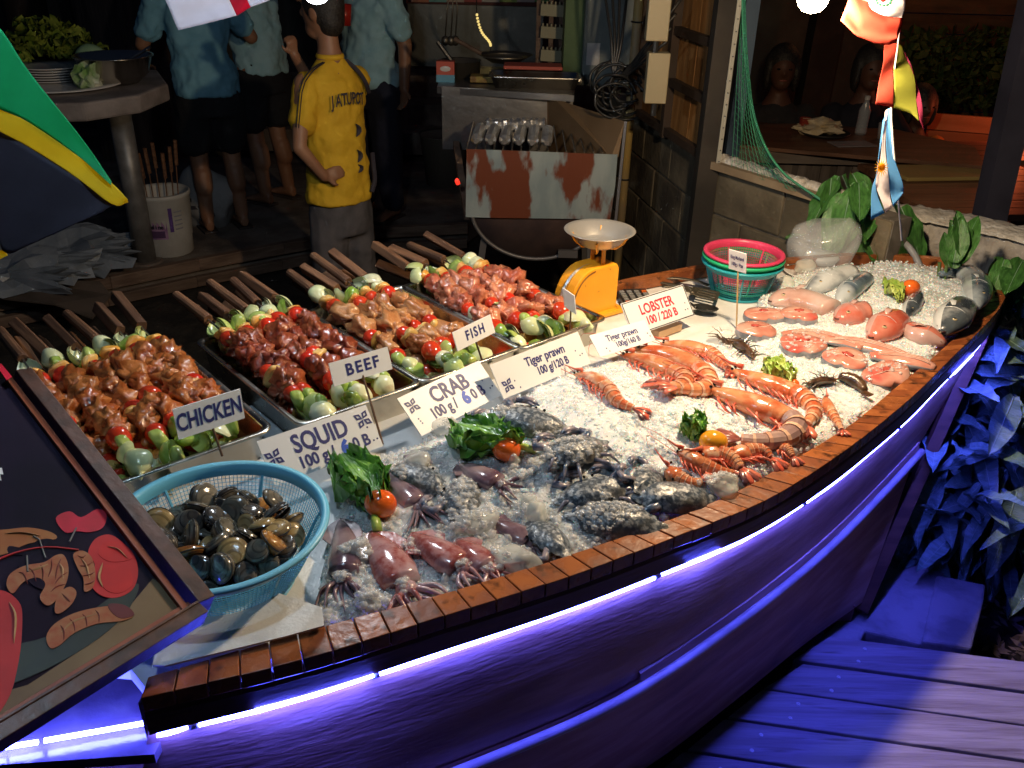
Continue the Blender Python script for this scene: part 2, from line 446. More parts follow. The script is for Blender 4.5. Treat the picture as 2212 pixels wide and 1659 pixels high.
# ------------------------------------------------------------------ steel trays and their skewers
steel = mat('stainless_steel', (.55, .52, .46), (.68, .65, .58), sc=7, rough=.22, metal=1, bump=.0006, bsc=40, rough2=.36)
def rrect(x0, x1, y0, y1, r, z, n=5):
    out = []
    for cx_, cy_, a0 in ((x1-r, y1-r, 0), (x0+r, y1-r, 90), (x0+r, y0+r, 180), (x1-r, y0+r, 270)):
        for i in range(n+1):
            a = R(a0+90*i/n); out.append(Vector((cx_+r*math.cos(a), cy_+r*math.sin(a), z)))
    return out
TW, TL, TD = .335, .56, .085
UA = R(41.5)
FS = 1.53
tray_u = Vector((math.cos(UA), math.sin(UA), 0)); tray_v = Vector((-math.sin(UA), math.cos(UA), 0))
def tray_mesh():
    b = B(); rr = []
    for ins, z, r in ((0, -.004, .03), (0, 0, .03), (.003, .0015, .028), (.012, 0, .026), (.014, -.006, .026), (.022, -TD+.015, .026), (.034, -TD, .02)):
        rr.append(rrect(-TW+ins, -ins, ins, TL-ins, r, z))
    b.loft(rr, cap1=True)
    rr2 = [rrect(-TW+.011, -.011, .011, TL-.011, .03, -.004), rrect(-TW+.018, -.018, .018, TL-.018, .03, -TD+.01), rrect(-TW+.03, -.03, .03, TL-.03, .02, -TD-.002)]
    b.loft([rr[0]]+rr2, cap1=True)
    return b.mesh('tray', steel, True)
def liquid_mesh():
    b = B(); v = rrect(-TW+.019, -.019, .019, TL-.019, .026, -TD+.028); b.add(v, [tuple(range(len(v)))]); return b.mesh('marinade', mat('marinade', (.10, .03, .008), (.16, .06, .015), sc=15, rough=.1, bump=.001))
TM, LM = tray_mesh(), liquid_mesh()
trays = []
for nm, px, lab in (('chicken', (596, 926), 'steel tray of chicken skewers, leftmost tray behind the blue basket'),
                    ('beef', (917, 826), 'steel tray of dark red beef skewers behind the BEEF sign'),
                    ('fish', (1136, 748), 'steel tray of fish skewers behind the FISH sign'),
                    ('pork', (1316, 687), 'steel tray of pink meat skewers next to the yellow scale')):
    p = at(px[0], px[1], .605)
    t = thing('steel_tray', lab, 'tray', p, (0, 0, UA), group='steel trays of skewers')
    place(TM, 'pan', t); place(LM, 'marinade', t)
    if nm == 'chicken': t.scale = (1.22, 1, 1)
    trays.append((nm, p, t))

hw = mat('handle_wood', (.09, .04, .02), (.17, .08, .038), sc=12, stretch=(1, 6, 6), rough=.7, bump=.001, rnd=.25)
steelrod = mat('skewer_steel', (.5, .48, .45), metal=1, rough=.35)
glz = dict(rough=.3, bump=.003, bsc=110, coat=1)
meat = {
 'chicken': mat('chicken_meat', (.30, .070, .012), (.42, .15, .04), sc=30, rnd=.2, **glz),
 'beef': mat('beef_meat', (.20, .032, .012), (.30, .075, .025), sc=35, rnd=.2, **glz),
 'fish': mat('fish_meat', (.38, .14, .045), (.50, .25, .10), sc=25, rnd=.15, **glz),
 'pork': mat('pork_meat', (.40, .10, .055), (.50, .19, .10), sc=25, rnd=.15, **glz)}
skinm = mat('fish_skin', (.30, .27, .22), (.09, .09, .08), sc=60, rough=.25, coat=.5)
tom = mat('tomato_skin', (.62, .03, .012), (.55, .05, .015), sc=4, rough=.15, coat=1, rnd=.12)
otom = mat('orange_tomato_skin', (.85, .11, .012), (.78, .15, .02), sc=6, rough=.18, coat=.8)
ytom = mat('yellow_tomato_skin', (.85, .32, .015), (.80, .38, .03), sc=6, rough=.18, coat=.8)
pine = mat('pineapple_flesh', (.66, .33, .05), (.62, .44, .15), sc=40, rough=.35, bump=.002, coat=.5, rnd=.15, col3=(.45, .12, .03), sc3=22, thr3=(.55, .7))
onion = mat('onion_flesh', (.60, .66, .34), (.74, .76, .52), sc=14, rough=.3, coat=.5, rnd=.12, col3=(.42, .30, .12), sc3=20, thr3=(.62, .75))
pepper = mat('green_pepper', (.24, .38, .05), (.42, .52, .14), sc=20, rough=.25, coat=.8, rnd=.15)
spice = mat('red_pepper', (.55, .03, .015), rough=.2, coat=.8)
# shared meshes, skewer axis = local X
def meat_meshes(kind):
    out = []
    for s in range(5):
        b = B()
        if kind == 'fish':
            L_, W, H_ = .034, .018, .015
        elif kind == 'beef': L_, W, H_ = .027, .021, .017
        else: L_, W, H_ = .030, .022, .019
        b.ell((0, 0, 0), (L_, W, H_), sub=3, amp=.6, fr=2.1, seed=s+{'chicken': 0, 'beef': 10, 'fish': 20, 'pork': 30}[kind])
        b.ell((L_*.5*(-1)**s, W*.35, .004), (L_*.5, W*.7, H_*.8), sub=3, amp=.5, fr=1.8, seed=s+50)
        if kind in ('chicken', 'pork'): b.ell((-L_*.4*(-1)**s, -W*.45, .003), (L_*.55, W*.6, H_*.85), sub=3, amp=.3, fr=1.8, seed=s+70)
        out.append(b.mesh('meat_piece', meat[kind], True))
    return out
MM = {k: meat_meshes(k) for k in meat}
b = B(); b.ell((0, 0, 0), (.017, .0145, .0145), sub=3, amp=.04, fr=1); TOM = b.mesh('tomato', tom, True)
def chunk(sx, sy, sz, m_, name, seeds, amp=.18):
    out = []
    for s in seeds:
        b = B()
        def fn(q, sx=sx, sy=sy, sz=sz):
            k = 1/max(abs(q.x)/sx, abs(q.y)/sy, abs(q.z)/sz, 1e-6); k = min(k, 1.35); return q*(.55+.45*k)
        b.ell((0, 0, 0), (sx, sy, sz), sub=3, amp=amp, fr=1.1, seed=s, fn=fn); out.append(b.mesh(name, m_, True))
    return out
PINE = chunk(.0065, .016, .013, pine, 'pineapple_chunk', (1, 2, 3, 4), .38)
def onion_mesh(s):
    b = B()
    b.ell((0, 0, 0), (.0165, .0135, .0125), sub=3, amp=.12, fr=1, seed=s)
    b.tube([(.013, 0, 0), (.019, .001, .001), (.022, .002, .003)], [.005, .003, .001], 7)
    return b.mesh('onion_bulb', onion, True)
def petal_mesh(m_, s, name):
    b = B(); rows = []
    for i in range(7):
        u = i/6; w = .017*math.sin(math.pi*(.12+.80*u))
        rows.append([Vector((-.016+.040*u, w*math.sin(a), .013*math.cos(a)*math.sin(math.pi*(.2+.7*u))+.004*u)) for a in [(-1.15+2.3*j/6)*(1-.3*u) for j in range(7)]])
    b.loft(rows, closed=False)
    b.loft([[v*.90-Vector((0, 0, .0015)) for v in r] for r in rows], closed=False)
    return b.mesh(name, m_, True)
ON = [onion_mesh(1), petal_mesh(onion, 1, 'onion_layer'), petal_mesh(onion, 3, 'onion_layer'), petal_mesh(mat('onion_green', (.46, .56, .16), (.58, .62, .30), sc=14, rough=.3, coat=.5, rnd=.15), 2, 'onion_layer')]
PE = [petal_mesh(pepper, 2, 'pepper_piece')]+chunk(.012, .015, .008, pepper, 'pepper_piece', (4, 5), .22)
CHI = chunk(.006, .022, .009, spice, 'red_pepper_piece', (7,), .15)
def handle_mesh(s):
    b = B(); w_, h_ = (.0105, .008) if s else (.0095, .0095)
    L_ = .115
    if s == 2:
        b.tube([(-L_, 0, 0), (-L_+.004, 0, 0), (-.002, 0, 0), (0, 0, 0)], [.007, .0095, .0105, .009], 12)
    else:
        b.loft([rrect(-w_, w_, -h_, h_, .003, 0, 2), rrect(-w_*1.05, w_*1.05, -h_*1.05, h_*1.05, .003, L_, 2)], cap0=True, cap1=True)
        b.v = [(-v[2], v[0], v[1]) for v in b.v]
    me = b.mesh('handle', hw); return me
HM = [handle_mesh(s) for s in range(3)]
b = B(); b.tube([(-.03, 0, 0), (.45, 0, 0), (.46, 0, 0)], [.0017, .0017, .0004], 5); ROD = b.mesh('rod', steelrod)
ordn = ['first', 'second', 'third', 'fourth', 'fifth', 'sixth', 'seventh', 'eighth', 'ninth', 'tenth', 'eleventh']
rnd = random.Random(3)
for (nm, p, tr), n in zip(trays, (11, 9, 8, 7)):
    order = sorted(range(n), key=lambda i: (i*2+1) % 5)
    xt = 0
    for i in range(n):
        fx = (i+.5)/n
        lower = (i % 2 == 1)
        x = -TW+.040+(TW-.078-(.030 if nm != 'chicken' else .0))*fx
        if nm == 'chicken': x *= 1.22
        ztop = (-.022 if lower else .024) + {'chicken': .006, 'beef': .0, 'fish': -.008, 'pork': -.004}[nm]
        yaw = rnd.uniform(-.05, .05)
        org = Vector((x+rnd.uniform(-.004, .004), TL+.005+rnd.uniform(-.01, .035), ztop+.018))
        e = thing('skewer', '%s skewer with wooden handle, %s from the left in the %s tray' % ({'chicken': 'glazed chicken', 'beef': 'dark beef', 'fish': 'fish', 'pork': 'pink meat'}[nm], ordn[i], nm if nm != 'pork' else 'rightmost'), 'skewer',
                  p+tray_u*org.x+tray_v*org.y+Vector((0, 0, org.z)), (0, R(5.5+rnd.uniform(-1, 1)), UA-math.pi/2+yaw), group='skewers in the %s tray' % (nm if nm != 'pork' else 'rightmost'))
        e.scale = (FS,)*3
        hl = rnd.choice(HM); place(hl, 'handle', e, loc=(-.003, 0, 0), rot=(rnd.uniform(0, 3), rnd.uniform(-.12, .02), rnd.uniform(-.06, .06)), scale=(rnd.uniform(.9, 1.2), .88, .88))
        place(ROD, 'rod', e, scale=(.7, 1, 1))
        d = .006
        def put(ms, ln, sc=1, spin=True):
            global d
            me = rnd.choice(ms) if isinstance(ms, list) else ms
            d += ln/2
            place(me, me.name.split('.')[0], e, loc=(d, rnd.uniform(-.003, .003), rnd.uniform(-.002, .003)), rot=(rnd.uniform(0, 6.28) if spin else 0, rnd.uniform(-.35, .35), rnd.uniform(-.35, .35)), scale=sc*rnd.uniform(.88, 1.12))
            d += ln/2
        put(ON, .024, 1.2); put(PE if i % 3 else ON, .018, 1.15); put(PINE, .013, 1.05); put(TOM, .025, rnd.uniform(.95, 1.1))
        if nm in ('chicken', 'beef'):
            for k in range(3): put(MM[nm], .036, .98)
            if i % 3 != 2: put(TOM, .022, 1.05); put(PINE, .013, 1.2)
            else: put(MM[nm], .034, 1.05)
            put(MM[nm], .038, 1.0)
        elif nm == 'fish':
            for k in range(2): put(MM[nm], .055, 1.05)
            put(TOM, .022, .95); put(PINE, .013, 1.1)
            put(MM[nm], .042, .95)
        else:
            for k in range(3): put(MM[nm], .036, 1.0)
            put(TOM, .024, 1); put(ON, .016); put(MM[nm], .036, 1.0)
        put(TOM, .024, 1.1); put(PINE if i % 2 else PE, .013, 1.15); put(ON, .018, 1.15)
        if i % 2: put(CHI, .010)
        else: put(PE, .012, 1.1)
        put(PE if i % 3 == 1 else ON, .022, 1.25)
# ------------------------------------------------------------------ yellow scale
yel = mat('yellow_enamel', (.80, .33, .012), (.85, .38, .02), sc=5, rough=.42, bump=.0004, bsc=50, col3=(.25, .12, .02), sc3=28, thr3=(.64, .72))
sc_p = at(1283, 672, .533)
sa = R(36)
s = thing('kitchen_scale', 'yellow enamel weighing scale with a round steel pan', 'scale', sc_p, (0, 0, sa)); s.scale = (1.12, 1.12, 1.25)
# local: +x right-front narrow end..., profile in (y,z): round dial face towards -x (seen from behind)
b = B(); prof = []
H0 = .128
pts = [(.048, 0), (.048, H0-.012), (.040, H0-.002), (.030, H0), (-.030, H0)]
for i in range(9):
    a = R(90+90*i/8*.92); pts.append((-.034+.082*math.cos(a), .035+.093*math.sin(a)))
pts += [(-.112, .012), (-.10, 0)]
front = [Vector((x, -.036, z)) for x, z in pts]; back = [Vector((x, .036, z)) for x, z in pts]
b.add(front+back, [tuple(range(len(pts))), tuple(range(len(pts), 2*len(pts)))[::-1]]+[(i, len(pts)+i, len(pts)+(i+1) % len(pts), (i+1) % len(pts)) for i in range(len(pts))])
b.obj('housing', yel, s, world=False, bevel=.004)
for yq in (-.0378, .0378):
    b = B()
    arc = [Vector((-.030+.078*math.cos(a), yq, .033+.088*math.sin(a))) for a in [R(95+80*i/10) for i in range(11)]]
    b.tube(arc, .0016, 5); b.obj('seam', mat('seam_line', (.18, .07, .01), rough=.6), s, world=False)
b = B(); b.torus((-.034, 0, .035), .088, .006, 40, 6, Matrix.Rotation(R(90), 3, 'X')); b.obj('dial_rim', mat('aluminium', (.7, .7, .68), metal=1, rough=.35), s, world=False)
b = B(); b.box((.008, 0, .006), (.12, .105, .012)); b.obj('foot_plate', yel, s, world=False, bevel=.003)
for yq in (-.022, .022):
    b = B(); b.box((.0, yq, H0+.018), (.012, .004, .042)); b.obj('pan_post', yel, s, world=False)
b = B(); b.lathe([(.005, 0), (.005, .008), (.003, .012), (.0005, .0125)], 10, (.0, 0, H0)); b.obj('zero_knob', yel, s, world=False)
for a in (0, 90, 180, 270):
    b = B(); M_ = Rz(R(a+45)); b.tube([M_ @ Vector(q) for q in ((.01, 0, H0+.036), (.045, 0, H0+.037), (.062, 0, H0+.050), (.074, 0, H0+.068))], .006, 6, flat=.4); b.obj('pan_arm', yel, s, world=False)
b = B(); zb = H0+.042
b.lathe([(.001, zb), (.045, zb+.001), (.058, zb+.008), (.080, zb+.034), (.093, zb+.0365), (.0945, zb+.038), (.093, zb+.0385), (.0785, zb+.0365), (.056, zb+.010), (.044, zb+.0035), (.001, zb+.0025)], 48)
b.obj('pan', mat('pan_steel', (.72, .70, .66), metal=.75, rough=.3, bump=.0003, bsc=30), s, True, world=False)

# ------------------------------------------------------------------ colander baskets
def basket(pos, rad, h, rb, col, lab, name='plastic_basket', ro=.0065, tilt=(0, 0, 0), nseg=110, rows=13, grp=None, col2=None, wire=.0016):
    m_ = mat(name+str(col), col, col2 or tuple(c*.9 for c in col), sc=6, rough=.36, spec=.5)
    t = thing(name, lab, 'basket', pos, tilt, group=grp)
    b = B()
    b.lathe([(rad-.004, h-.020), (rad-.001, h-.016), (rad+.004, h-.004), (rad+.010, h-.006), (rad+.0125, h-.001), (rad+.011, h+.003), (rad+.002, h+.004), (rad-.002, h+.001), (rad-.0045, h-.010), (rad-.004, h-.020)], 96)
    b.obj('rim', m_, t, True, world=False)
    b = B(); pr = []
    for i in range(rows+1):
        u = i/rows; pr.append((rb+(rad-.004-rb)*(u**.85), .006+(h-.024)*u))
    b.lathe(pr, nseg)
    o = b.obj('mesh_wall', m_, t, world=False)
    wmod = o.modifiers.new('w', 'WIREFRAME'); wmod.thickness = wire*1.35; wmod.use_even_offset = False; wmod.use_replace = True
    for k in range(6):
        a = R(60*k+20); b = B(); b.tube([Vector((pr[0][0]*math.cos(a), pr[0][0]*math.sin(a), pr[0][1])), Vector((pr[-1][0]*math.cos(a), pr[-1][0]*math.sin(a), pr[-1][1]))], .003, 5); b.obj('rib', m_, t, world=False)
    b = B(); b.lathe([(.001, .004), (rb*.98, .004), (rb+.003, .007), (rb+.003, 0), (rb-.004, 0), (rb-.004, .0025), (.001, .0025)], 64); b.obj('base', m_, t, world=False)
    return t
bz = .534
bc = at(470, 1128, .665)
B0 = Vector((bc.x, bc.y, bz+.004))
basket(B0, .178, .128, .118, (.16, .55, .78), 'large sky blue plastic basket full of clams in the foreground', col2=(.20, .58, .80), nseg=150, rows=16, wire=.0013)
pk = at(1607, 548, .665)
for nm_, z_, c_, lab in (('b', .0, (.02, .30, .36), 'teal blue colander at the bottom of the basket stack'), ('g', .019, (.02, .42, .18), 'green colander in the middle of the basket stack'), ('p', .032, (.62, .05, .13), 'pink colander on top of the basket stack')):
    basket((pk.x, pk.y, .533+z_), .118-.002*(nm_ == 'p'), .105, .088, c_, lab, grp='colanders stacked on the white board', nseg=100, rows=11, wire=.0011, tilt=(0, 0, .4*z_*30))

# ------------------------------------------------------------------ clams
def _cm(*a, **k):
    m_ = mat(*a, **k); m_['c0'] = list(a[1]); return m_
clam_m = [_cm('clam_shell_%d' % i, c, c2, sc=22, rough=.16, coat=1, bump=.0006, bsc=120, col3=c3, sc3=9, thr3=(.5, .62)) for i, (c, c2, c3) in enumerate((((.12, .11, .085), (.26, .23, .17), (.04, .04, .04)), ((.34, .24, .10), (.46, .36, .18), (.14, .10, .06)), ((.06, .055, .05), (.13, .115, .09), (.22, .20, .17)), ((.42, .20, .05), (.34, .13, .03), (.16, .06, .02))))]
edge_m = mat('shell_edge', (.035, .03, .03), rough=.4)
def clam_mesh(m_, s, gape=0):
    b = B(); dk = mat(m_.name+'_ring', tuple(x*.62 for x in m_['c0']), rough=.25, coat=.8)
    for sg in (1, -1):
        rows = []
        for i in range(15):
            ph = i/14*math.pi/2
            ring = []
            for j in range(22):
                a = 2*math.pi*j/22
                rr_ = 1-.10*math.cos(a*2)+.07*math.cos(a)
                q = Vector((math.cos(a)*rr_*1.0, math.sin(a)*rr_*.86, 0))
                hgt = .46*math.cos(ph)
                k = math.sin(ph)**.8*(1+.012*(-1)**i)
                groove = .035*(-1)**i*(.4+.6*math.sin(ph))
                v = Vector((q.x*k-(1-k)*.78, q.y*k, (hgt+groove*.5)*sg))
                if gape: v = Matrix.Rotation(-sg*gape, 3, 'Y') @ (v+Vector((.9, 0, 0)))-Vector((.9, 0, 0))
                ring.append(v*.0215)
            rows.append(ring)
        b.loft(rows, cap0=True, ks=[2 if (i+s) % 4 == 0 or i > 11 else 0 for i in range(15)])
    b.k = 1; b.tube([Vector((math.cos(a)*(1-.10*math.cos(2*a)+.07*math.cos(a)), math.sin(a)*.86*(1-.10*math.cos(2*a)+.07*math.cos(a)), 0))*.0212 for a in [2*math.pi*j/24 for j in range(25)]], .0011, 4)
    return b.mesh('clam', [m_, edge_m, dk], True)
CL = [clam_mesh(clam_m[i], i, g) for i, g in ((0, 0), (1, 0), (2, 0), (3, 0), (0, .10), (2, .12))]
rc = random.Random(11)
words = ['dark grey-brown', 'tan', 'blackish', 'orange-brown', 'slightly open grey-brown', 'slightly open blackish']
placed = []; cl = []
tries = 0
for lay, (n_, rr0, zb_) in enumerate(((38, .108, .060), (42, .122, .086), (28, .112, .108))):
    cnt = 0; tries = 0
    while cnt < n_ and tries < 3000:
        tries += 1
        a = rc.uniform(0, 6.283); r_ = rr0*math.sqrt(rc.random())
        x, y = r_*math.cos(a), r_*math.sin(a)
        zz = zb_+.05*max(0, x)*lay+rc.uniform(-.004, .004)
        if any((Vector((x, y, zz))-q).length < .030 for q in placed): continue
        placed.append(Vector((x, y, zz)))
        k = rc.choices(range(6), weights=(3, 3, 2, 3, 1, 1) if x > .03 else (4, .8, 4, .3, 1.2, 1.2))[0]
        cl.append((lay, x, y, zz, k)); cnt += 1
row = {0: 'deep in', 1: 'midway up', 2: 'on top of'}
for lay, x, y, zz, k in cl:
    rad_ = math.hypot(x, y); an = math.degrees(math.atan2(y, x)) % 360
    side = ['right', 'far right', 'far', 'far left', 'left', 'near left', 'near', 'near right'][int((an+22.5)//45) % 8]
    pos = '%s the pile, %s' % (row[lay], ('toward its %s %s' % (side, 'edge' if rad_ > .095 else 'side')) if rad_ > .04 else 'at its centre')
    o = place(CL[k], 'clam', None, loc=(B0.x+x, B0.y+y, B0.z+zz), rot=(rc.uniform(-1.1, 1.1), rc.uniform(-1.0, 1.0), rc.uniform(0, 6.28)), scale=rc.uniform(.95, 1.38))
    tagm(o, '%s clam %s' % (words[k], pos), 'clam', 'clams heaped in the blue basket')
_d = {}
for o in bpy.data.objects:
    if o.get('category') == 'clam': _d.setdefault(o['label'], []).append(o)
for k_, L_ in _d.items():
    if len(L_) > 1:
        L_.sort(key=lambda o: o.location.y)
        for o, w_ in zip(L_, ['nearest us', 'next beyond', 'third away', 'fourth away', 'fifth away', 'sixth away']): o['label'] = k_.replace(' toward its', ' at its')+', '+w_
# ------------------------------------------------------------------ crushed ice
ice_px = [(655, 1352), (690, 1250), (716, 1120), (760, 1030), (850, 962), (985, 915), (1100, 870), (1240, 800), (1320, 775), (1440, 748), (1540, 738), (1610, 735), (1640, 660), (1640, 615), (1720, 590), (1830, 568), (1900, 562), (2000, 566), (2110, 590), (2134, 640), (2089, 703), (2024, 765), (1934, 837), (1830, 923), (1632, 1042), (1500, 1101), (1320, 1170), (1140, 1227), (1000, 1270), (796, 1328)]
IP = [at(x, y, .56) for x, y in ice_px]
def gz(px, py, r, h, X, Y, z=.57):
    c = at(px, py, z); return h*math.exp(-((X-c.x)**2+(Y-c.y)**2)/r**2)
NPX, NPY = np.array([p.x for p in IP]), np.array([p.y for p in IP])
def edge(x, y):
    """signed distance to the ice outline, positive inside"""
    inside = False; n = len(IP); j = n-1; dm = 9
    for i in range(n):
        a, c = IP[i], IP[j]
        if (a.y > y) != (c.y > y) and x < (c.x-a.x)*(y-a.y)/(c.y-a.y)+a.x: inside = not inside
        ex, ey = c.x-a.x, c.y-a.y; t = max(0, min(1, ((x-a.x)*ex+(y-a.y)*ey)/(ex*ex+ey*ey)))
        d = math.hypot(x-a.x-t*ex, y-a.y-t*ey); dm = min(dm, d); j = i
    return dm if inside else -dm
def ice_base(x, y):
    return (.552+gz(1330, 900, .26, .050, x, y)+gz(1180, 990, .2, .026, x, y)+gz(1960, 650, .32, .040, x, y)+gz(1560, 900, .25, .02, x, y)
            + .010*noise.noise(Vector((x*7, y*7, 1)))+.006*noise.noise(Vector((x*19, y*19, 5))))
def ice_z(x, y): return ice_base(x, y)
icem = mat('ice_mass', (.76, .80, .82), (.94, .95, .95), sc=38, rough=.07, bump=.003, bsc=260, coat=1, thr=(.35, .6), sss=.8)
icew = mat('ice_wet', (.34, .36, .37), (.66, .68, .68), sc=26, rough=.06, bump=.003, bsc=180, coat=1, thr=(.38, .62), sss=.5)
icec = mat('ice_chunk_clear', (.95, .96, .96), rough=.05, alpha=.38, spec=1, ior=1.5, coat=1)
b = B(); st = .0062
x0, x1, y0_, y1_ = min(p.x for p in IP)-.02, max(p.x for p in IP)+.02, min(p.y for p in IP)-.02, max(p.y for p in IP)+.02
nx, ny = int((x1-x0)/st), int((y1_-y0_)/st)
idx = {}; vs = []
cells = []
for j in range(ny):
    for i in range(nx):
        x, y = x0+i*st, y0_+j*st
        e = edge(x, y)
        if e < -.006: continue
        k = min(1, max(0, e+.006)/.035)**.6
        v = Vector((x*62, y*62, 0)); c1 = noise.voronoi(v)[0][0]
        c2 = noise.voronoi(v*.45+Vector((9, 3, 0)))[0][0]
        z = ice_base(x, y)+(.5-c1)*.0035+(.5-c2)*.0075
        idx[i, j] = len(vs); vs.append((x+.002*noise.noise(v), y+.002*noise.noise(v+Vector((5, 5, 0))), .531+(z-.531)*k))
fs = []
for (i, j), a in idx.items():
    q = (idx.get((i+1, j)), idx.get((i+1, j+1)), idx.get((i, j+1)))
    if None not in q:
        x, y = vs[a][0], vs[a][1]; wet = (gz(1010, 1100, .30, 1, x, y)+gz(1250, 1120, .16, .7, x, y)+gz(760, 1220, .2, .8, x, y))+.35*noise.noise(Vector((x*9, y*9, 4)))
        b.add([], [(a,)+q], 2 if wet > .52 else 0)
b.v = vs
ri = random.Random(5)
sfl = bpy.data.meshes
b.k = 1
nchunk = 0
while nchunk < 9000:
    x, y = ri.uniform(x0, x1), ri.uniform(y0_, y1_)
    if edge(x, y) < .004: continue
    dens = .75+.5*noise.noise(Vector((x*5, y*5, 2)))
    if ri.random() > dens: continue
    left = max(0, min(1, (.75-x)/.9))
    sz = ri.choice((.003, .004, .0055, .008 if ri.random() < .3+.5*left else .004, .013 if ri.random() < .05+.4*left else .004))
    z = ice_z(x, y)+ri.uniform(-.9, .1)*sz
    M_ = Matrix.Rotation(ri.uniform(0, 6), 3, Vector((ri.random(), ri.random(), ri.random())).normalized())
    b.k = 1 if ri.random() < .62+.3*left else 0
    b.ell((x, y, z), (sz*ri.uniform(.8, 1.3), sz*ri.uniform(.7, 1.1), sz*ri.uniform(.6, 1)), M_, sub=1, amp=.35, fr=1.3, seed=nchunk)
    nchunk += 1
b.obj('crushed_ice', [icem, icec, icew], None, True, kind='stuff')
def on_ice(px, py, dz=0):
    z = .57
    for _ in range(4):
        p = at(px, py, z); z = ice_z(p.x, p.y)+dz
    return at(px, py, z)
lump = mat('ice_lump', (.80, .82, .76), rough=.05, alpha=.42, spec=1, ior=1.45, bump=.003, bsc=30, coat=.8)
for i, (px, py, sx, sy, sz, a, lab) in enumerate(((1025, 1131, .042, .03, .022, .3, 'smooth cloudy ice lump among the crabs, above the squid'), (1112, 1213, .045, .03, .024, -.2, 'wide ice lump against the gunwale, right of the squid'), (1157, 1109, .022, .03, .024, .4, 'rounded clear ice lump left of the near crabs'), (1560, 1050, .04, .033, .025, .1, 'square clear ice lump by the gunwale, below the small prawns'), (770, 1195, .03, .028, .022, .8, 'clear ice lump beside the right rim of the blue basket'), (960, 925, .034, .024, .02, .2, 'ice lump under the lower corner of the CRAB sign'), (905, 1000, .03, .028, .022, .5, 'bubbly ice lump right of the SQUID sign'), (1145, 1085, .018, .016, .014, 0, 'small glassy ice ball left of the near crabs'), (795, 1300, .022, .02, .018, 0, 'small ice ball near the gunwale at the basket'), (1108, 990, .016, .02, .02, .4, 'amber tinted ice chip under the red tomato'), (1560, 720, .035, .02, .008, .1, 'flat clear ice slab at the foot of the price sign stick'), (1740, 575, .04, .03, .025, .7, 'clear ice heap beside the plastic bag'), (1700, 610, .03, .022, .02, .2, 'ice heap between the colanders and the pink fish'))):
    p = on_ice(px, py, .008); b = B(); b.ell((0, 0, 0), (sx, sy, sz), Rz(a), sub=3, amp=.3, fr=1.2, seed=i+3)
    tagm(b.obj('ice_lump', lump, None, True, loc=p), lab, 'ice', 'large lumps of ice')

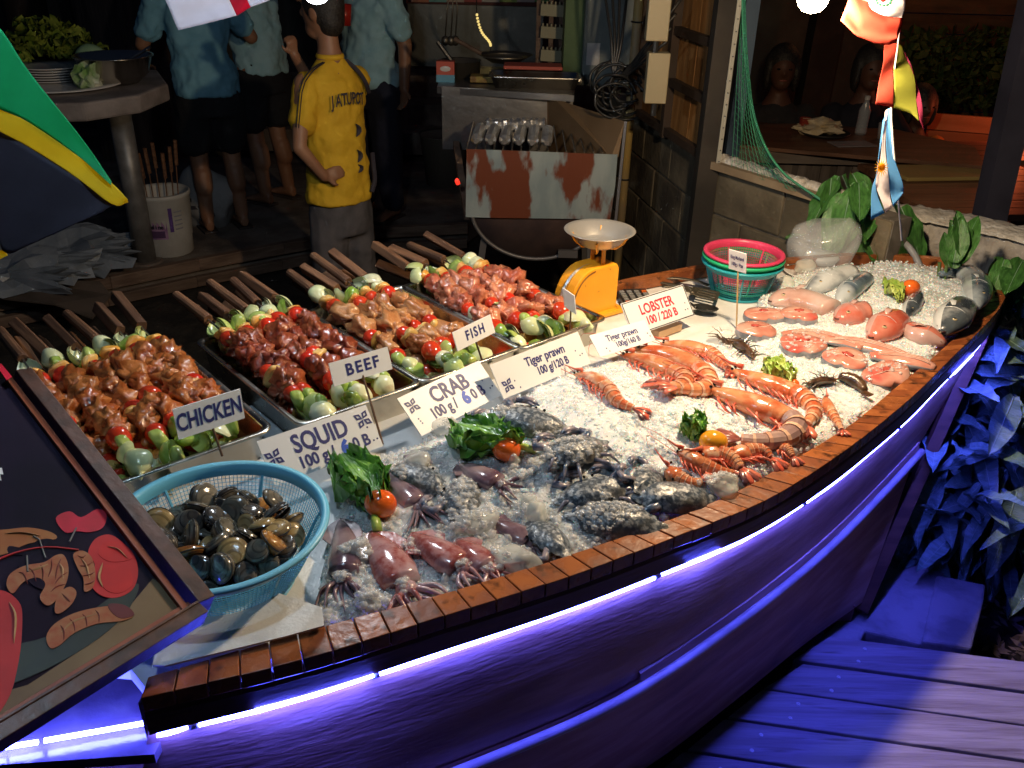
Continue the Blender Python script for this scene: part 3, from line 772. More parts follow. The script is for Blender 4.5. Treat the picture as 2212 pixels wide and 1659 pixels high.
# ------------------------------------------------------------------ prawns
pr_a = mat('prawn_shell', (.50, .11, .04), (.60, .26, .12), sc=22, rough=.2, coat=1, bump=.0012, bsc=80, rnd=.12, col3=(.66, .42, .28), sc3=34, thr3=(.52, .70), sss=.15)
pr_b = mat('prawn_shell_edge', (.74, .48, .33), (.62, .30, .20), sc=20, rough=.25, coat=.8)
pr_r = mat('prawn_red', (.58, .09, .05), (.66, .19, .12), sc=18, rough=.3, coat=.6, rnd=.1)
pr_d = mat('prawn_dark_tail', (.09, .035, .045), (.3, .08, .06), sc=12, rough=.3, coat=.6)
pr_g = mat('prawn_grey_band', (.30, .19, .18), (.45, .30, .26), sc=14, rough=.25, coat=.8)
eye_m = mat('black_eye', (.004, .004, .004), rough=.08, coat=1)
def prawn(px, r, lab, side=1, big=True, headfrac=.42, tail=None, legs=True, grey=False, ant=True, dz=.0, tail_on=True):
    P = smooth_line([on_ice(x, y, r*.55+dz) for x, y in px], 60)
    L_ = sum((a-c).length for a, c in zip(P, P[1:]))
    t = thing('prawn', lab, 'prawn', P[25], group='prawns laid on the ice')
    nh = int(60*headfrac)
    # side vector: legs hang on this side of the path
    def fr(i):
        tg = (P[min(i+1, 59)]-P[max(i-1, 0)]).normalized(); sd = tg.cross(Vector((0, 0, 1))).normalized()*side
        return tg, sd
    rings = []
    for i in range(nh+1):
        u = i/nh; rad = r*(.12+.95*math.sin(min(1, u*1.25)*math.pi/2)**.8) if u < .8 else r*(1.07-.1*(u-.8)*5)
        tg, sd = fr(i); up = sd.cross(tg); up = up if up.z > 0 else -up
        rings.append([P[i]+sd*rad*1.12*math.cos(a)+up*rad*.85*math.sin(a) for a in [2*math.pi*k/14 for k in range(14)]])
    b = B(); b.loft(rings, cap0=True, cap1=True)
    b.obj('carapace', pr_a, t, True)
    tg, sd = fr(1); b = B()
    b.tube([P[5]+Vector((0, 0, r*.7))-sd*r*.2, P[2]-tg*r*.6-sd*r*.25+Vector((0, 0, r*.6)), P[0]-tg*r*2.0-sd*r*.3+Vector((0, 0, r*.9))], [r*.28, r*.16, r*.03], 6); b.obj('rostrum', pr_r, t, True)
    for e_ in (.5, -.1):
        b = B(); b.ell(P[3]+sd*r*e_+Vector((0, 0, r*.45))-tg*r*.2, (r*.17,)*3, sub=2); b.obj('eye', eye_m, t, True)
    # six overlapping tail shells
    ns = 6; b = B(); rings = []; ks = []
    for sgm in range(ns):
        i0 = nh+(59-nh)*sgm/ns; i1 = nh+(59-nh)*(sgm+1)/ns
        for q, (w_, k_) in enumerate(((.94, 0), (1.06, 0), (1.07, 1), (1.04, 1))):
            f_ = i0+(i1-i0)*(0, .3, .82, 1.02)[q]; ii = min(59, int(f_)); fr_ = min(1, f_-ii)
            c = P[ii]*(1-fr_)+P[min(59, ii+1)]*fr_
            rad = r*w_*(1.0-.62*((sgm+q/4)/ns)**1.3)
            tg, sd = fr(ii); up = sd.cross(tg); up = up if up.z > 0 else -up
            rings.append([c+sd*rad*1.05*math.cos(a)*(1 if math.cos(a) < 0 else .9)+up*rad*.95*math.sin(a) for a in [2*math.pi*k/14 for k in range(14)]]); ks.append(k_)
    b.loft(rings, cap0=True, cap1=True, ks=ks)
    b.obj('tail_shell', [pr_g if grey else pr_a, pr_b], t, False)
    tg, sd = fr(59); e0 = P[59]
    if tail_on:
        for k, a in enumerate((-.55, -.2, .2, .55)):
            d_ = (Matrix.Rotation(a, 3, 'Z') @ tg); b = B()
            b.tube([e0, e0+d_*r*.9+Vector((0, 0, r*.1)), e0+d_*r*1.9, e0+d_*r*2.3-Vector((0, 0, r*.3))], [r*.16, r*.36, r*.34, r*.08], 8, flat=.35, upv=(0, 0, 1)); b.obj('tail_fin', pr_d if (k % 2 == 0 or grey) else pr_r, t, True)
    rp = random.Random(int(px[0][0]*7))
    if legs:
        for k in range(11 if big else 7):
            f_ = .10+.05*k*(1 if big else 1.5); i = min(54, int(60*f_)); tg, sd = fr(i); q = P[i]+sd*r*.8
            l_ = r*rp.uniform(1.6, 2.7)*(1 if f_ < .5 else .55); b_ = B()
            back = tg*rp.uniform(.2, 1.1)*l_
            b_.tube([q, q+sd*l_*.35+back*.3+Vector((0, 0, r*.2)), q+sd*l_*.5+back*.9-Vector((0, 0, r*.25)), q+sd*l_*.40+back*1.3-Vector((0, 0, r*.5))], [r*.13, r*.10, r*.07, r*.02], 5); b_.obj('leg', pr_r, t, True)
    if ant:
        tg, sd = fr(1)
        for k in range(2):
            p_ = [P[2]+sd*r*(.3*k), P[0]-tg*r*(2+k)+sd*r*(k-.5)+Vector((0, 0, r*.8)), P[0]-tg*r*(4.5-k)+sd*r*(k*1.8-1)+Vector((0, 0, r*.5)), P[0]-tg*r*(5-2.5*k)+sd*r*(k*3.2-1.2)]
            b = B(); b.tube(smooth_line(p_, 9), [r*.045]*5+[r*.04, r*.03, r*.025, r*.015], 4); b.obj('antenna', pr_r, t, True)
prawn([(1529, 838), (1575, 855), (1635, 877), (1690, 900), (1716, 925), (1690, 948), (1640, 953), (1600, 949)], .030, 'largest tiger prawn, orange with striped grey tail curled near the gunwale', 1, grey=True, headfrac=.45)
prawn([(1575, 798), (1635, 820), (1695, 841), (1738, 862), (1758, 888), (1742, 918)], .026, 'long red-orange prawn with bright red tail, right of the big striped one', 1, headfrac=.48)
prawn([(1362, 752), (1430, 762), (1488, 785), (1522, 812), (1528, 835), (1500, 842), (1465, 838)], .028, 'big orange prawn with curled tail just below the tiger prawn signs', 1, headfrac=.42)
prawn([(1340, 766), (1400, 780), (1450, 802), (1478, 822), (1462, 838), (1436, 832)], .026, 'pinkish prawn with dark tail fan lying against the big orange prawn', 1, headfrac=.42)
prawn([(1425, 742), (1480, 748), (1530, 762), (1556, 780), (1574, 797)], .021, 'slim orange prawn farthest back, below the LOBSTER sign', 1, headfrac=.45, legs=True)
prawn([(1240, 808), (1282, 818), (1312, 840), (1335, 868), (1368, 882)], .020, 'orange prawn half sunk in ice at the foot of the left tiger prawn sign', 1, headfrac=.45)
prawn([(1440, 1008), (1462, 1032), (1492, 1045), (1514, 1040)], .019, 'small pink prawn nearest the crabs', -1, False, headfrac=.35, ant=False)
prawn([(1462, 976), (1496, 992), (1528, 1010), (1560, 1022), (1583, 1022)], .019, 'small prawn lying between the crabs and the yellow tomato', 1, False, headfrac=.4)
prawn([(1508, 985), (1545, 980), (1580, 992), (1600, 1010)], .022, 'plump peeled looking pink prawn under the yellow tomato', 1, False, headfrac=.35, ant=False)
prawn([(1575, 985), (1610, 978), (1645, 974), (1664, 988)], .020, 'small prawn right of the yellow tomato', 1, False, headfrac=.35, ant=False)
prawn([(1680, 965), (1700, 972), (1712, 985)], .014, 'tiny orange prawn close to the gunwale', 1, False, headfrac=.35, ant=False)
prawn([(1782, 855), (1790, 880), (1805, 905), (1818, 928)], .013, 'thin pale prawn right of the red tailed prawn', 1, False, headfrac=.4, ant=False)

# ------------------------------------------------------------------ crabs
CS = 1.22
cr_s = mat('crab_shell', (.055, .075, .10), (.30, .33, .36), sc=110, rough=.3, coat=.7, bump=.0016, bsc=160, thr=(.47, .60), col3=(.14, .12, .08), sc3=14, thr3=(.5, .7))
cr_c = mat('crab_claw_blue', (.05, .09, .16), (.30, .26, .30), sc=45, rough=.25, coat=.7)
def crab(px, py, w, yaw, lab, tilt=(0, 0), legs=True, dz=0, claws=2):
    w *= CS; c = on_ice(px, py, .012+dz)
    t = thing('crab', lab, 'crab', c, (tilt[0], tilt[1], yaw), group='blue swimmer crabs in the ice')
    b = B(); out = []
    n = 40
    rows = []
    for i in range(9):
        ph = i/8
        ring = []
        for k in range(n):
            a = 2*math.pi*k/n
            rx, ry = w, w*.55
            q = 1
            if math.sin(a) > 0: q = 1+.05*(1 if k % 2 else -.6)
            spike = max(0, abs(math.cos(a))**30)*.25
            rr_ = (1-ph)**.55 if ph < 1 else 0
            ring.append(Vector((rx*math.cos(a)*(q+spike*(ph == 0))*rr_, ry*math.sin(a)*q*rr_, w*.30*math.sin(ph*math.pi/2)+.0015*noise.noise(Vector((math.cos(a)*3*rr_, math.sin(a)*3*rr_, w*99)))*4*rr_)))
        rows.append(ring)
    b.loft(rows)
    b.loft([rows[0], [Vector((v.x*.7, v.y*.7, -w*.22)) for v in rows[0]]], cap1=True)
    b.obj('carapace', cr_s, t, True, world=False)
    for e_ in (-.12, .12):
        b = B(); b.ell((w*e_, w*.58, w*.08), (w*.05,)*3, sub=1); b.obj('eye', eye_m, t, True, world=False)
    for sg in ((-1, 1)[:claws if dz >= 0 else 1]):
        b = B(); b.tube([(sg*w*.6, w*.35, 0), (sg*w*.95, w*.62, -.004), (sg*w*.80, w*.88, -.006)], [w*.10, w*.13, w*.10], 8)
        b.tube([(sg*w*.80, w*.84, -.006), (sg*w*.6, w*.98, -.006), (sg*w*.35, w*.98, -.004), (sg*w*.12, w*.88, -.004)], [w*.09, w*.16, w*.13, w*.03], 8, flat=.7)
        b.tube([(sg*w*.5, w*.92, -.004), (sg*w*.35, w*.84, -.004), (sg*w*.15, w*.80, -.004)], [w*.06, w*.05, w*.01], 6)
        b.obj('claw', cr_c, t, True, world=False)
    if legs and dz >= 0:
        for sg in (-1, 1):
            for k in (0, 1, 2):
                a = R(-10-24*k); b = B(); d_ = Vector((sg*math.cos(a), math.sin(a), 0))
                b.tube([d_*w*.55, d_*w*.95+Vector((0, 0, w*.08)), d_*w*1.22+Vector((sg*w*.02, -w*.18, -w*.12))], [w*.07, w*.06, w*.02], 6); b.obj('leg', cr_c, t, True, world=False)
crab(1244, 975, .062, R(35), 'brown speckled crab in the middle of the white ice', (.15, .1), claws=2, dz=.006)
crab(1285, 1065, .060, R(15), 'grey crab half covered by ice, above the near row of crabs', (.2, -.1))
crab(1402, 1040, .050, R(60), 'slate blue crab standing on edge left of the small prawns', (.5, .2), dz=.008)
crab(1328, 1125, .068, R(-10), 'large wet green-grey crab against the gunwale', (.25, .0), dz=.0, legs=False)
crab(1455, 1075, .062, R(10), 'olive brown crab against the gunwale, right of the large wet one', (.25, .1), dz=.0, legs=False)
crab(1150, 915, .070, R(-20), 'half buried crab right behind the middle lettuce leaf', (.1, .1), dz=-.002)
crab(1090, 905, .055, R(40), 'grey crab right of the CRAB sign', (.1, -.1), dz=-.004)
crab(1000, 1075, .060, R(80), 'dark crab buried in clear ice below the lettuce leaf', (.1, .1), dz=-.006)
crab(905, 1035, .055, R(-30), 'dark crab buried in ice beside the lettuce near the basket', (.1, .1), dz=-.006)
crab(1180, 1160, .055, R(120), 'dark crab buried in ice lumps near the gunwale', (.1, .1), dz=-.006)

# ------------------------------------------------------------------ squid
sq_m = mat('squid_skin', (.30, .07, .065), (.46, .22, .22), sc=60, rough=.2, coat=.9, bump=.0006, bsc=80, col3=(.50, .36, .40), sc3=12, thr3=(.5, .68))
sq_d = mat('squid_skin_violet', (.10, .055, .08), (.22, .14, .17), sc=26, rough=.2, coat=.9, col3=(.30, .22, .24), sc3=11, thr3=(.5, .68))
def squid(px, r, lab, m_=sq_m, dz=0):
    P = smooth_line([on_ice(x, y, r*.35+dz-.007) for x, y in px], 24)
    t = thing('squid', lab, 'squid', P[10], group='squid in the ice')
    b = B(); rad = [r*(.04+.96*math.sin(min(1, (i/15)*1.15)*math.pi/2)**.75)*(1 if i < 12 else 1-.05*(i-12)) for i in range(16)]
    b.tube(P[:16], rad, 14, flat=.6, upv=(0, 0, 1)); b.obj('mantle', m_, t, True)
    tg = (P[4]-P[0]).normalized(); sd = tg.cross(Vector((0, 0, 1))).normalized()
    for sg in (-1, 1):
        b = B(); q = [P[0], P[2]+sd*sg*r*.9, P[5]+sd*sg*r*1.25, P[8]+sd*sg*r*.6]
        b.prism(q+[P[5]], .003); b.obj('fin', m_, t, False, bevel=.0012)
    b = B(); b.ell(P[17], (r*.5, r*.5, r*.35), sub=2); b.obj('head', m_, t, True)
    rp = random.Random(int(px[0][0]))
    tg = (P[23]-P[19]).normalized(); sd = tg.cross(Vector((0, 0, 1))).normalized()
    for k in range(7):
        o_ = (k-3)*.16*r; b = B()
        b.tube(smooth_line([P[18]+sd*o_, P[21]+sd*o_*2.2+Vector((0, 0, rp.uniform(-.2, .3)*r)), P[23]+sd*(o_*3.5+rp.uniform(-.5, .5)*r)+tg*r*rp.uniform(.3, 1.2)], 8), [r*.15]*4+[r*.12, r*.09, r*.06, r*.02], 6); b.obj('tentacle', m_, t, True)
squid([(800, 1148), (835, 1205), (870, 1262), (905, 1300)], .042, 'deep red squid lying against the gunwale')
squid([(888, 1152), (940, 1188), (995, 1222), (1030, 1240)], .036, 'reddish brown squid with golden sheen beside the deep red one')
squid([(985, 1165), (1020, 1195), (1055, 1225), (1080, 1242)], .030, 'pale violet squid at the right of the squid pile')
squid([(735, 1120), (745, 1180), (742, 1240), (735, 1290)], .032, 'violet squid beside the basket, mostly under ice', sq_d)
squid([(830, 1010), (862, 1050), (900, 1090), (930, 1120)], .030, 'dark violet squid under ice below the SQUID sign', sq_d)
squid([(990, 1000), (1030, 1022), (1075, 1045), (1110, 1060)], .032, 'dark squid half buried right of the middle lettuce leaf', sq_d, dz=-.006)
squid([(1060, 1120), (1100, 1145), (1145, 1170), (1175, 1190)], .028, 'dark squid between the ice lumps near the gunwale', sq_d, dz=-.004)

# ------------------------------------------------------------------ whole fish and fish heads
def fish(px, w, h, cols, lab, dz=0, name='fish', eye_at=.16, up=1, blunt=.35, tail=False, rough=.22):
    """px from snout to back end"""
    P = smooth_line([on_ice(x, y, h*.5+dz-.006) for x, y in px], 16)
    m_ = mat('fish_'+str(cols[0]), cols[0], cols[1], sc=12, rough=rough, coat=.9, bump=.0008, bsc=140, col3=cols[2], sc3=7, thr3=(.48, .64))
    mb = mat('fish_belly_'+str(cols[2]), cols[2], tuple(c*.8 for c in cols[2]), sc=20, rough=.2, coat=.9)
    t = thing(name, lab, 'fish', P[6], group='fish on the ice at the far end')
    rings = []
    for i in range(16):
        u = i/15; s_ = (blunt*.3+(1-blunt*.3)*math.sin(min(1, u*1.9+.08)*math.pi/2)**.8)*(1 if u < .5 else 1-.45*(u-.5)*2*(1 if tail else .35))
        tg = (P[min(15, i+1)]-P[max(0, i-1)]).normalized(); sd = tg.cross(Vector((0, 0, 1))).normalized()*up
        rings.append([P[i]+sd*w*s_*math.cos(a)+Vector((0, 0, 1))*h*s_*math.sin(a) for a in [2*math.pi*k/18 for k in range(18)]])
    o0 = B(); o0.loft(rings, cap0=True, cap1=True)
    for fi, f in enumerate(o0.f):
        if len(f) == 4:
            k = f[0] % 18
            o0.mi[fi] = 1 if k in (6, 7, 8, 9, 10, 11) else 0
    o0.obj('body', [m_, mb], t, True)
    tg = (P[3]-P[0]).normalized(); sd = tg.cross(Vector((0, 0, 1))).normalized()*up
    i = int(eye_at*15)+1; q = P[i]+sd*w*.28+Vector((0, 0, h*.62))
    b = B(); b.ell(q, (w*.15, w*.15, w*.07), sub=2); b.obj('eye_ring', mat('eye_ring', (.5, .42, .25), rough=.2), t, True)
    b = B(); b.ell(q+Vector((0, 0, w*.035)), (w*.09, w*.09, w*.06), sub=2); b.obj('eye', eye_m, t, True)
    b = B(); b.tube([P[0]-tg*w*.04+Vector((0, 0, h*.15))+sd*w*.15, P[0]-tg*w*.05-sd*w*.1, P[1]-sd*w*.38+Vector((0, 0, h*.2)), P[2]-sd*w*.5+Vector((0, 0, h*.2))], [w*.03, w*.045, w*.04, w*.02], 6); b.obj('mouth', mat('fish_mouth', (.06, .02, .02), rough=.3), t, True)
    j = 7; q0 = P[j]; b = B()
    arc = [P[6]+sd*w*.85*math.cos(a)+Vector((0, 0, h*1.02*math.sin(a))) for a in [R(20+14*k) for k in range(10)]]
    b.tube(arc, w*.025, 5); b.obj('gill_edge', mb, t, True)
    b = B(); b.tube([q0-sd*w*.1+Vector((0, 0, h*.95)), q0+tg*w*.5-sd*w*.25+Vector((0, 0, h*1.02)), q0+tg*w*1.0-sd*w*.5+Vector((0, 0, h*.8))], [w*.08, w*.2, w*.05], 8, flat=.2, upv=(0, 0, 1)); b.obj('fin', mb, t, True)
    if tail:
        e_ = P[-1]; b = B(); b.prism([e_-sd*w*.25, e_+sd*w*.25, e_+sd*w*.9+tg*w*1.0, e_+tg*w*.7, e_-sd*w*.9+tg*w*1.0], .004); b.obj('tail_fin', m_, t)
    return t
GREY = ((.03, .04, .05), (.09, .11, .13), (.62, .66, .68))
GREYB = ((.06, .09, .13), (.14, .20, .26), (.48, .54, .58))
PINK = ((.46, .25, .20), (.55, .34, .28), (.60, .44, .40))
RED = ((.52, .10, .06), (.58, .21, .15), (.58, .38, .35))
fish([(1664, 652), (1700, 645), (1750, 652), (1796, 668)], .052, .034, PINK, 'pink flat sided fish nearest the colanders', up=1)
fish([(1744, 628), (1775, 612), (1808, 598), (1838, 588)], .042, .032, GREY, 'dark grey fish with white belly and open mouth behind the pink fish', dz=.012)
fish([(1812, 655), (1830, 632), (1850, 615), (1868, 602)], .036, .030, GREYB, 'blue-grey fish lying right of the white bellied one', dz=.006)
fish([(1808, 690), (1830, 682), (1850, 676), (1870, 672)], .048, .034, RED, 'red fish head left of the two pink ones')
fish([(1882, 730), (1905, 712), (1922, 698), (1938, 690)], .052, .038, RED, 'large pink and red fish head in the middle of the fish')
fish([(2042, 742), (2010, 728), (1985, 722), (1962, 712)], .040, .030, RED, 'red snapper head with crimson tip by the gunwale')
fish([(2036, 718), (2052, 694), (2066, 676), (2078, 662)], .052, .038, GREY, 'dark fish with silvery belly at the gunwale', dz=.008)
fish([(2106, 664), (2110, 636), (2106, 610), (2090, 592)], .046, .040, GREYB, 'blue-grey fish with round eye at the tip of the boat', dz=.014)
fish([(1958, 682), (1966, 668), (1974, 656), (1980, 645)], .026, .024, GREY, 'small dark fish poking from the ice below the celery leaf')
fish([(2030, 592), (2056, 588), (2080, 590), (2100, 596)], .026, .022, GREYB, 'slim grey fish lying on top of the ice at the far tip', dz=.012)

fl = mat('raw_fish_flesh', (.56, .22, .16), (.62, .35, .28), sc=18, rough=.2, coat=.9, bump=.0007, bsc=60, rnd=.08, col3=(.55, .10, .08), sc3=8, thr3=(.58, .72))
fd = mat('raw_fish_core', (.42, .05, .04), (.55, .14, .11), sc=30, rough=.2, coat=.8)
fsk = mat('silver_skin', (.10, .12, .16), (.30, .30, .34), sc=20, rough=.22, coat=.8)
def steak(px, py, rx, ry, yaw, lab, tilt=.25, th=.013, seed=0):
    c = on_ice(px, py, .014)
    t = thing('fish_steak', lab, 'fish steak', c, (tilt, tilt*.3*(-1)**seed, yaw), group='raw fish steaks on the ice')
    n = 28
    def rad(a): return 1+.10*math.cos(2*a+seed)+.06*math.cos(3*a+seed*2)-(.28 if abs(a-1.5*math.pi) < .18 else 0)
    rg = [[Vector((rx*rad(a)*k*math.cos(a), ry*rad(a)*k*math.sin(a), z)) for a in [2*math.pi*i/n for i in range(n)]] for k, z in ((1, -th), (1.03, -th*.4), (1.02, th*.5), (.96, th*.95), (.6, th*1.12), (.2, th*1.0))]
    b = B(); b.loft(rg, cap0=True, cap1=True, ks=[1, 1, 0, 0, 0]); b.obj('slice', [fl, fsk], t, True, world=False)
    b = B(); b.ell((0, ry*.25, th*1.06), (rx*.26, ry*.22, .003), sub=2, amp=.4, fr=1.5, seed=seed); b.obj('blood_line', fd, t, True, world=False)
    for s_ in (-1, 1):
        b = B(); b.tube(smooth_line([(0, ry*.1, th*1.1), (s_*rx*.35, -ry*.05, th*1.12), (s_*rx*.8, ry*.12*s_, th*1.0)], 6), .0012, 4); b.obj('muscle_seam', mat('pale_seam', (.76, .58, .50), rough=.3, coat=.5), t, True, world=False)
steak(1652, 683, .062, .040, R(10), 'round raw fish steak nearest the price sign stick', .1, seed=0)
steak(1725, 682, .050, .036, R(-15), 'fish steak tucked between the first steak and the pink fish', .2, seed=1)
steak(1634, 716, .058, .042, R(20), 'fish steak directly in front of the nearest one to the sign', .1, seed=2)
steak(1733, 747, .068, .044, R(-10), 'large oval fish steak in the middle, glare on its left side', .15, seed=3)
steak(1826, 778, .060, .042, R(-35), 'tilted fish steak with grey skin between the two ice gaps', .2, seed=4)
steak(1915, 812, .064, .050, R(10), 'big pink fish steak closest to the gunwale', .2, seed=5)
def fillet(px, w, h, lab, seed):
    P = smooth_line([on_ice(x, y, .012) for x, y in px], 20)
    t = thing('fish_fillet', lab, 'fish fillet', P[8], group='long raw fish fillets')
    b = B(); rg = []
    for i in range(20):
        u = i/19; s_ = max(.12, math.sin(math.pi*(.08+.84*u))**.6)
        tg = (P[min(19, i+1)]-P[max(0, i-1)]).normalized(); sd = tg.cross(Vector((0, 0, 1))).normalized()
        rg.append([P[i]+sd*w*s_*x+Vector((0, 0, h*s_*z)) for x, z in ((-1, -.3), (-.9, .4), (-.5, .9), (0, 1), (.5, .85), (.95, .3), (1, -.4), (.4, -.8), (-.4, -.8))])
    b.loft(rg, cap0=True, cap1=True)
    for fi, f in enumerate(b.f):
        if len(f) == 4: b.mi[fi] = 1 if f[0] % 9 in (5, 6, 7) else 0
    b.obj('flesh', [fl, fsk], t, True)
    for k in range(3):
        b = B(); b.tube([p+Vector((0, 0, h*(.9+.06*k)*max(.12, math.sin(math.pi*(.08+.84*i/19))**.6)))+((P[-1]-P[0]).normalized().cross(Vector((0, 0, 1))))*w*(k-1)*.35 for i, p in enumerate(P)][2:18], .0011, 4); b.obj('muscle_seam', mat('pale_seam', (.7, .5, .5)), t, True)
fillet([(1690, 722), (1750, 722), (1810, 735), (1862, 752)], .030, .014, 'long pink fillet behind the large oval steak', 1)
fillet([(1780, 735), (1850, 742), (1920, 760), (1985, 782)], .034, .016, 'long fish fillet with a bright glare along its top', 2)
fillet([(1880, 768), (1930, 775), (1980, 784), (2020, 795)], .036, .018, 'fillet with silvery blue skin beside the gunwale', 3)

# dark spiny things
spm = mat('dark_spiny_shell', (.03, .014, .008), (.10, .05, .025), sc=40, rough=.3, coat=.6, bump=.001, bsc=90)
def spiny(px, r, lab, seed):
    P = smooth_line([on_ice(x, y, .012) for x, y in px], 14); rp = random.Random(seed)
    t = thing('small_lobster', lab, 'lobster', P[6], group='small dark lobsters buried in ice')
    b = B(); b.tube(P, [r*(.3+.7*math.sin(math.pi*(.1+.8*i/13))) for i in range(14)], 10, flat=.8); b.obj('shell', spm, t, True)
    for i in range(34):
        q = P[rp.randrange(14)]; d_ = Vector((rp.uniform(-1, 1), rp.uniform(-1, 1), rp.uniform(-.05, .55))).normalized()
        l_ = r*rp.uniform(1.6, 3.4); e1 = q+d_*l_*.6; e2 = e1+(d_+Vector((rp.uniform(-.8, .8), rp.uniform(-.8, .8), -.5))).normalized()*l_*.6
        b = B(); b.tube([q, e1, e2], [r*.12, r*.10, r*.03], 4); b.obj('leg' if i % 2 else 'spine', spm, t)
spiny([(1560, 735), (1592, 742), (1612, 755), (1628, 770)], .016, 'dark spiny small lobster beside the price sign stick', 1)
spiny([(1745, 830), (1775, 822), (1802, 822)], .013, 'dark spiny small lobster between prawn and steaks', 2)
b = B(); P = smooth_line([on_ice(x, y, .012) for x, y in ((1812, 812), (1835, 818), (1856, 830), (1868, 845))], 13)
t = thing('cut_lobster', 'black ridged lobster tail lying on ice below the steaks', 'lobster', P[5])
b.tube(P, [.006+.011*math.sin(math.pi*(i+.5)/13)+(.002 if i % 2 else 0) for i in range(13)], 10); b.obj('tail_shell', spm, t, True)
b = B(); b.prism([P[12], P[12]+Vector((.015, -.02, 0)), P[12]+Vector((0, -.03, 0)), P[12]+Vector((-.015, -.015, 0))], .003); b.obj('tail_fin', spm, t)

# ------------------------------------------------------------------ garnish
leafm = mat('lettuce', (.06, .20, .02), (.20, .42, .05), sc=22, rough=.35, coat=.3, bump=.001, bsc=70, thr=(.35, .65))
leafy = mat('lettuce_pale', (.25, .42, .06), (.42, .52, .12), sc=22, rough=.35, coat=.3, bump=.001, bsc=70)
def lettuce(pts, w, lab, stem=None, m_=leafm, seed=0, h=.03, folds=3):
    P = smooth_line([on_ice(x, y, .016) for x, y in pts], 12)
    t = thing('lettuce_leaf', lab, 'lettuce', P[5], group='lettuce garnishes on the ice')
    for f_ in range(folds):
        b = B(); rows = []
        for i in range(12):
            u = i/11; tg = (P[min(11, i+1)]-P[max(0, i-1)]).normalized(); sd = tg.cross(Vector((0, 0, 1))).normalized()
            ww = w*(.25+.75*math.sin(math.pi*min(1, .15+u*.95))); row = []
            for j in range(49):
                v = -1+j/24
                amp_ = abs(v)**1.6
                ph = seed*2+f_*1.7+u*13
                z = h*(.25*f_+.25)+h*.55*amp_*math.sin(ph+v*9)+h*.42*amp_*math.sin(ph*1.9+v*4+j*1.25)+.005*noise.noise(Vector((i*.9, j*.5, f_)))
                edg = 1+.10*math.sin(i*2.9+j)+.06*math.sin(i*5.3)
                row.append(P[i]+sd*ww*v*edg*(1-.12*f_)+tg*w*.16*amp_*math.sin(j*1.35+i*1.7)+Vector((0, 0, z)))
            rows.append(row)
        b.loft(rows, closed=False); o = b.obj('frill' if f_ else 'leaf', m_, t, True)
    b = B(); b.tube([P[-1]+Vector((0, 0, .004)), P[6]+Vector((0, 0, .010)), P[1]+Vector((0, 0, .006))], [w*.14, w*.09, w*.03], 7, flat=.6, upv=(0, 0, 1)); b.obj('midrib', leafy, t, True)
    return t
lettuce([(990, 935), (1030, 950), (1070, 962), (1120, 968)], .062, 'large ruffled lettuce leaf below the CRAB sign', seed=1, h=.035)
lettuce([(740, 1005), (775, 1040), (800, 1070), (815, 1105)], .056, 'bright lettuce leaf below the SQUID sign, beside the basket', seed=2, h=.04)
lettuce([(1488, 915), (1500, 928), (1515, 945)], .034, 'small dark lettuce sprig behind the yellow tomato', seed=3, h=.028)
lettuce([(1652, 795), (1680, 805), (1712, 822)], .036, 'pale curly lettuce sprig between the red prawn and the steaks', m_=leafy, seed=4, h=.026)
lettuce([(1915, 612), (1935, 630), (1945, 650)], .026, 'pale celery leaf left of the orange tomato on the fish', m_=leafy, seed=5, h=.022, folds=2)
def tomato(px, py, r, m_, lab, elong=1.08, yaw=0):
    c = on_ice(px, py, r*.75); t = thing('cherry_tomato', lab, 'tomato', c, (0, .1, yaw), group='tomatoes set on the ice')
    b = B(); b.ell((0, 0, 0), (r*elong, r, r*.95), sub=3, amp=.03, fr=.8, seed=px); b.obj('fruit', m_, t, True, world=False)
    return t
tomato(1094, 970, .0285, otom, 'red-orange tomato on the large lettuce leaf')
tomato(822, 1088, .030, otom, 'red-orange tomato on the lettuce by the clam basket')
tomato(1541, 956, .0285, ytom, 'yellow-orange tomato beside the large prawns', 1.12)
tomato(1967, 622, .027, mat('orange_tomato_deep', (.80, .17, .02), (.7, .12, .02), sc=8, rough=.2, coat=.8), 'orange tomato on the ice among the grey fish', 1.05)
tomato(1716, 829, .012, otom, 'tiny red tomato piece by the pale lettuce sprig')
for px, py, lab in ((1132, 968, 'green stem stub beside the tomato on the large leaf'), (812, 1128, 'cut pale green stem in front of the nearest red tomato')):
    c = on_ice(px, py, .012); b = B(); b.tube([(-.02, .012, 0), (0, 0, .003), (.022, -.012, -.004)], [.008, .012, .011], 8, flat=.7)
    tagm(b.obj('leaf_stem', leafy, None, True, loc=c, rot=(0, 0, .4 if px > 1000 else -.8)), lab, 'lettuce stem')

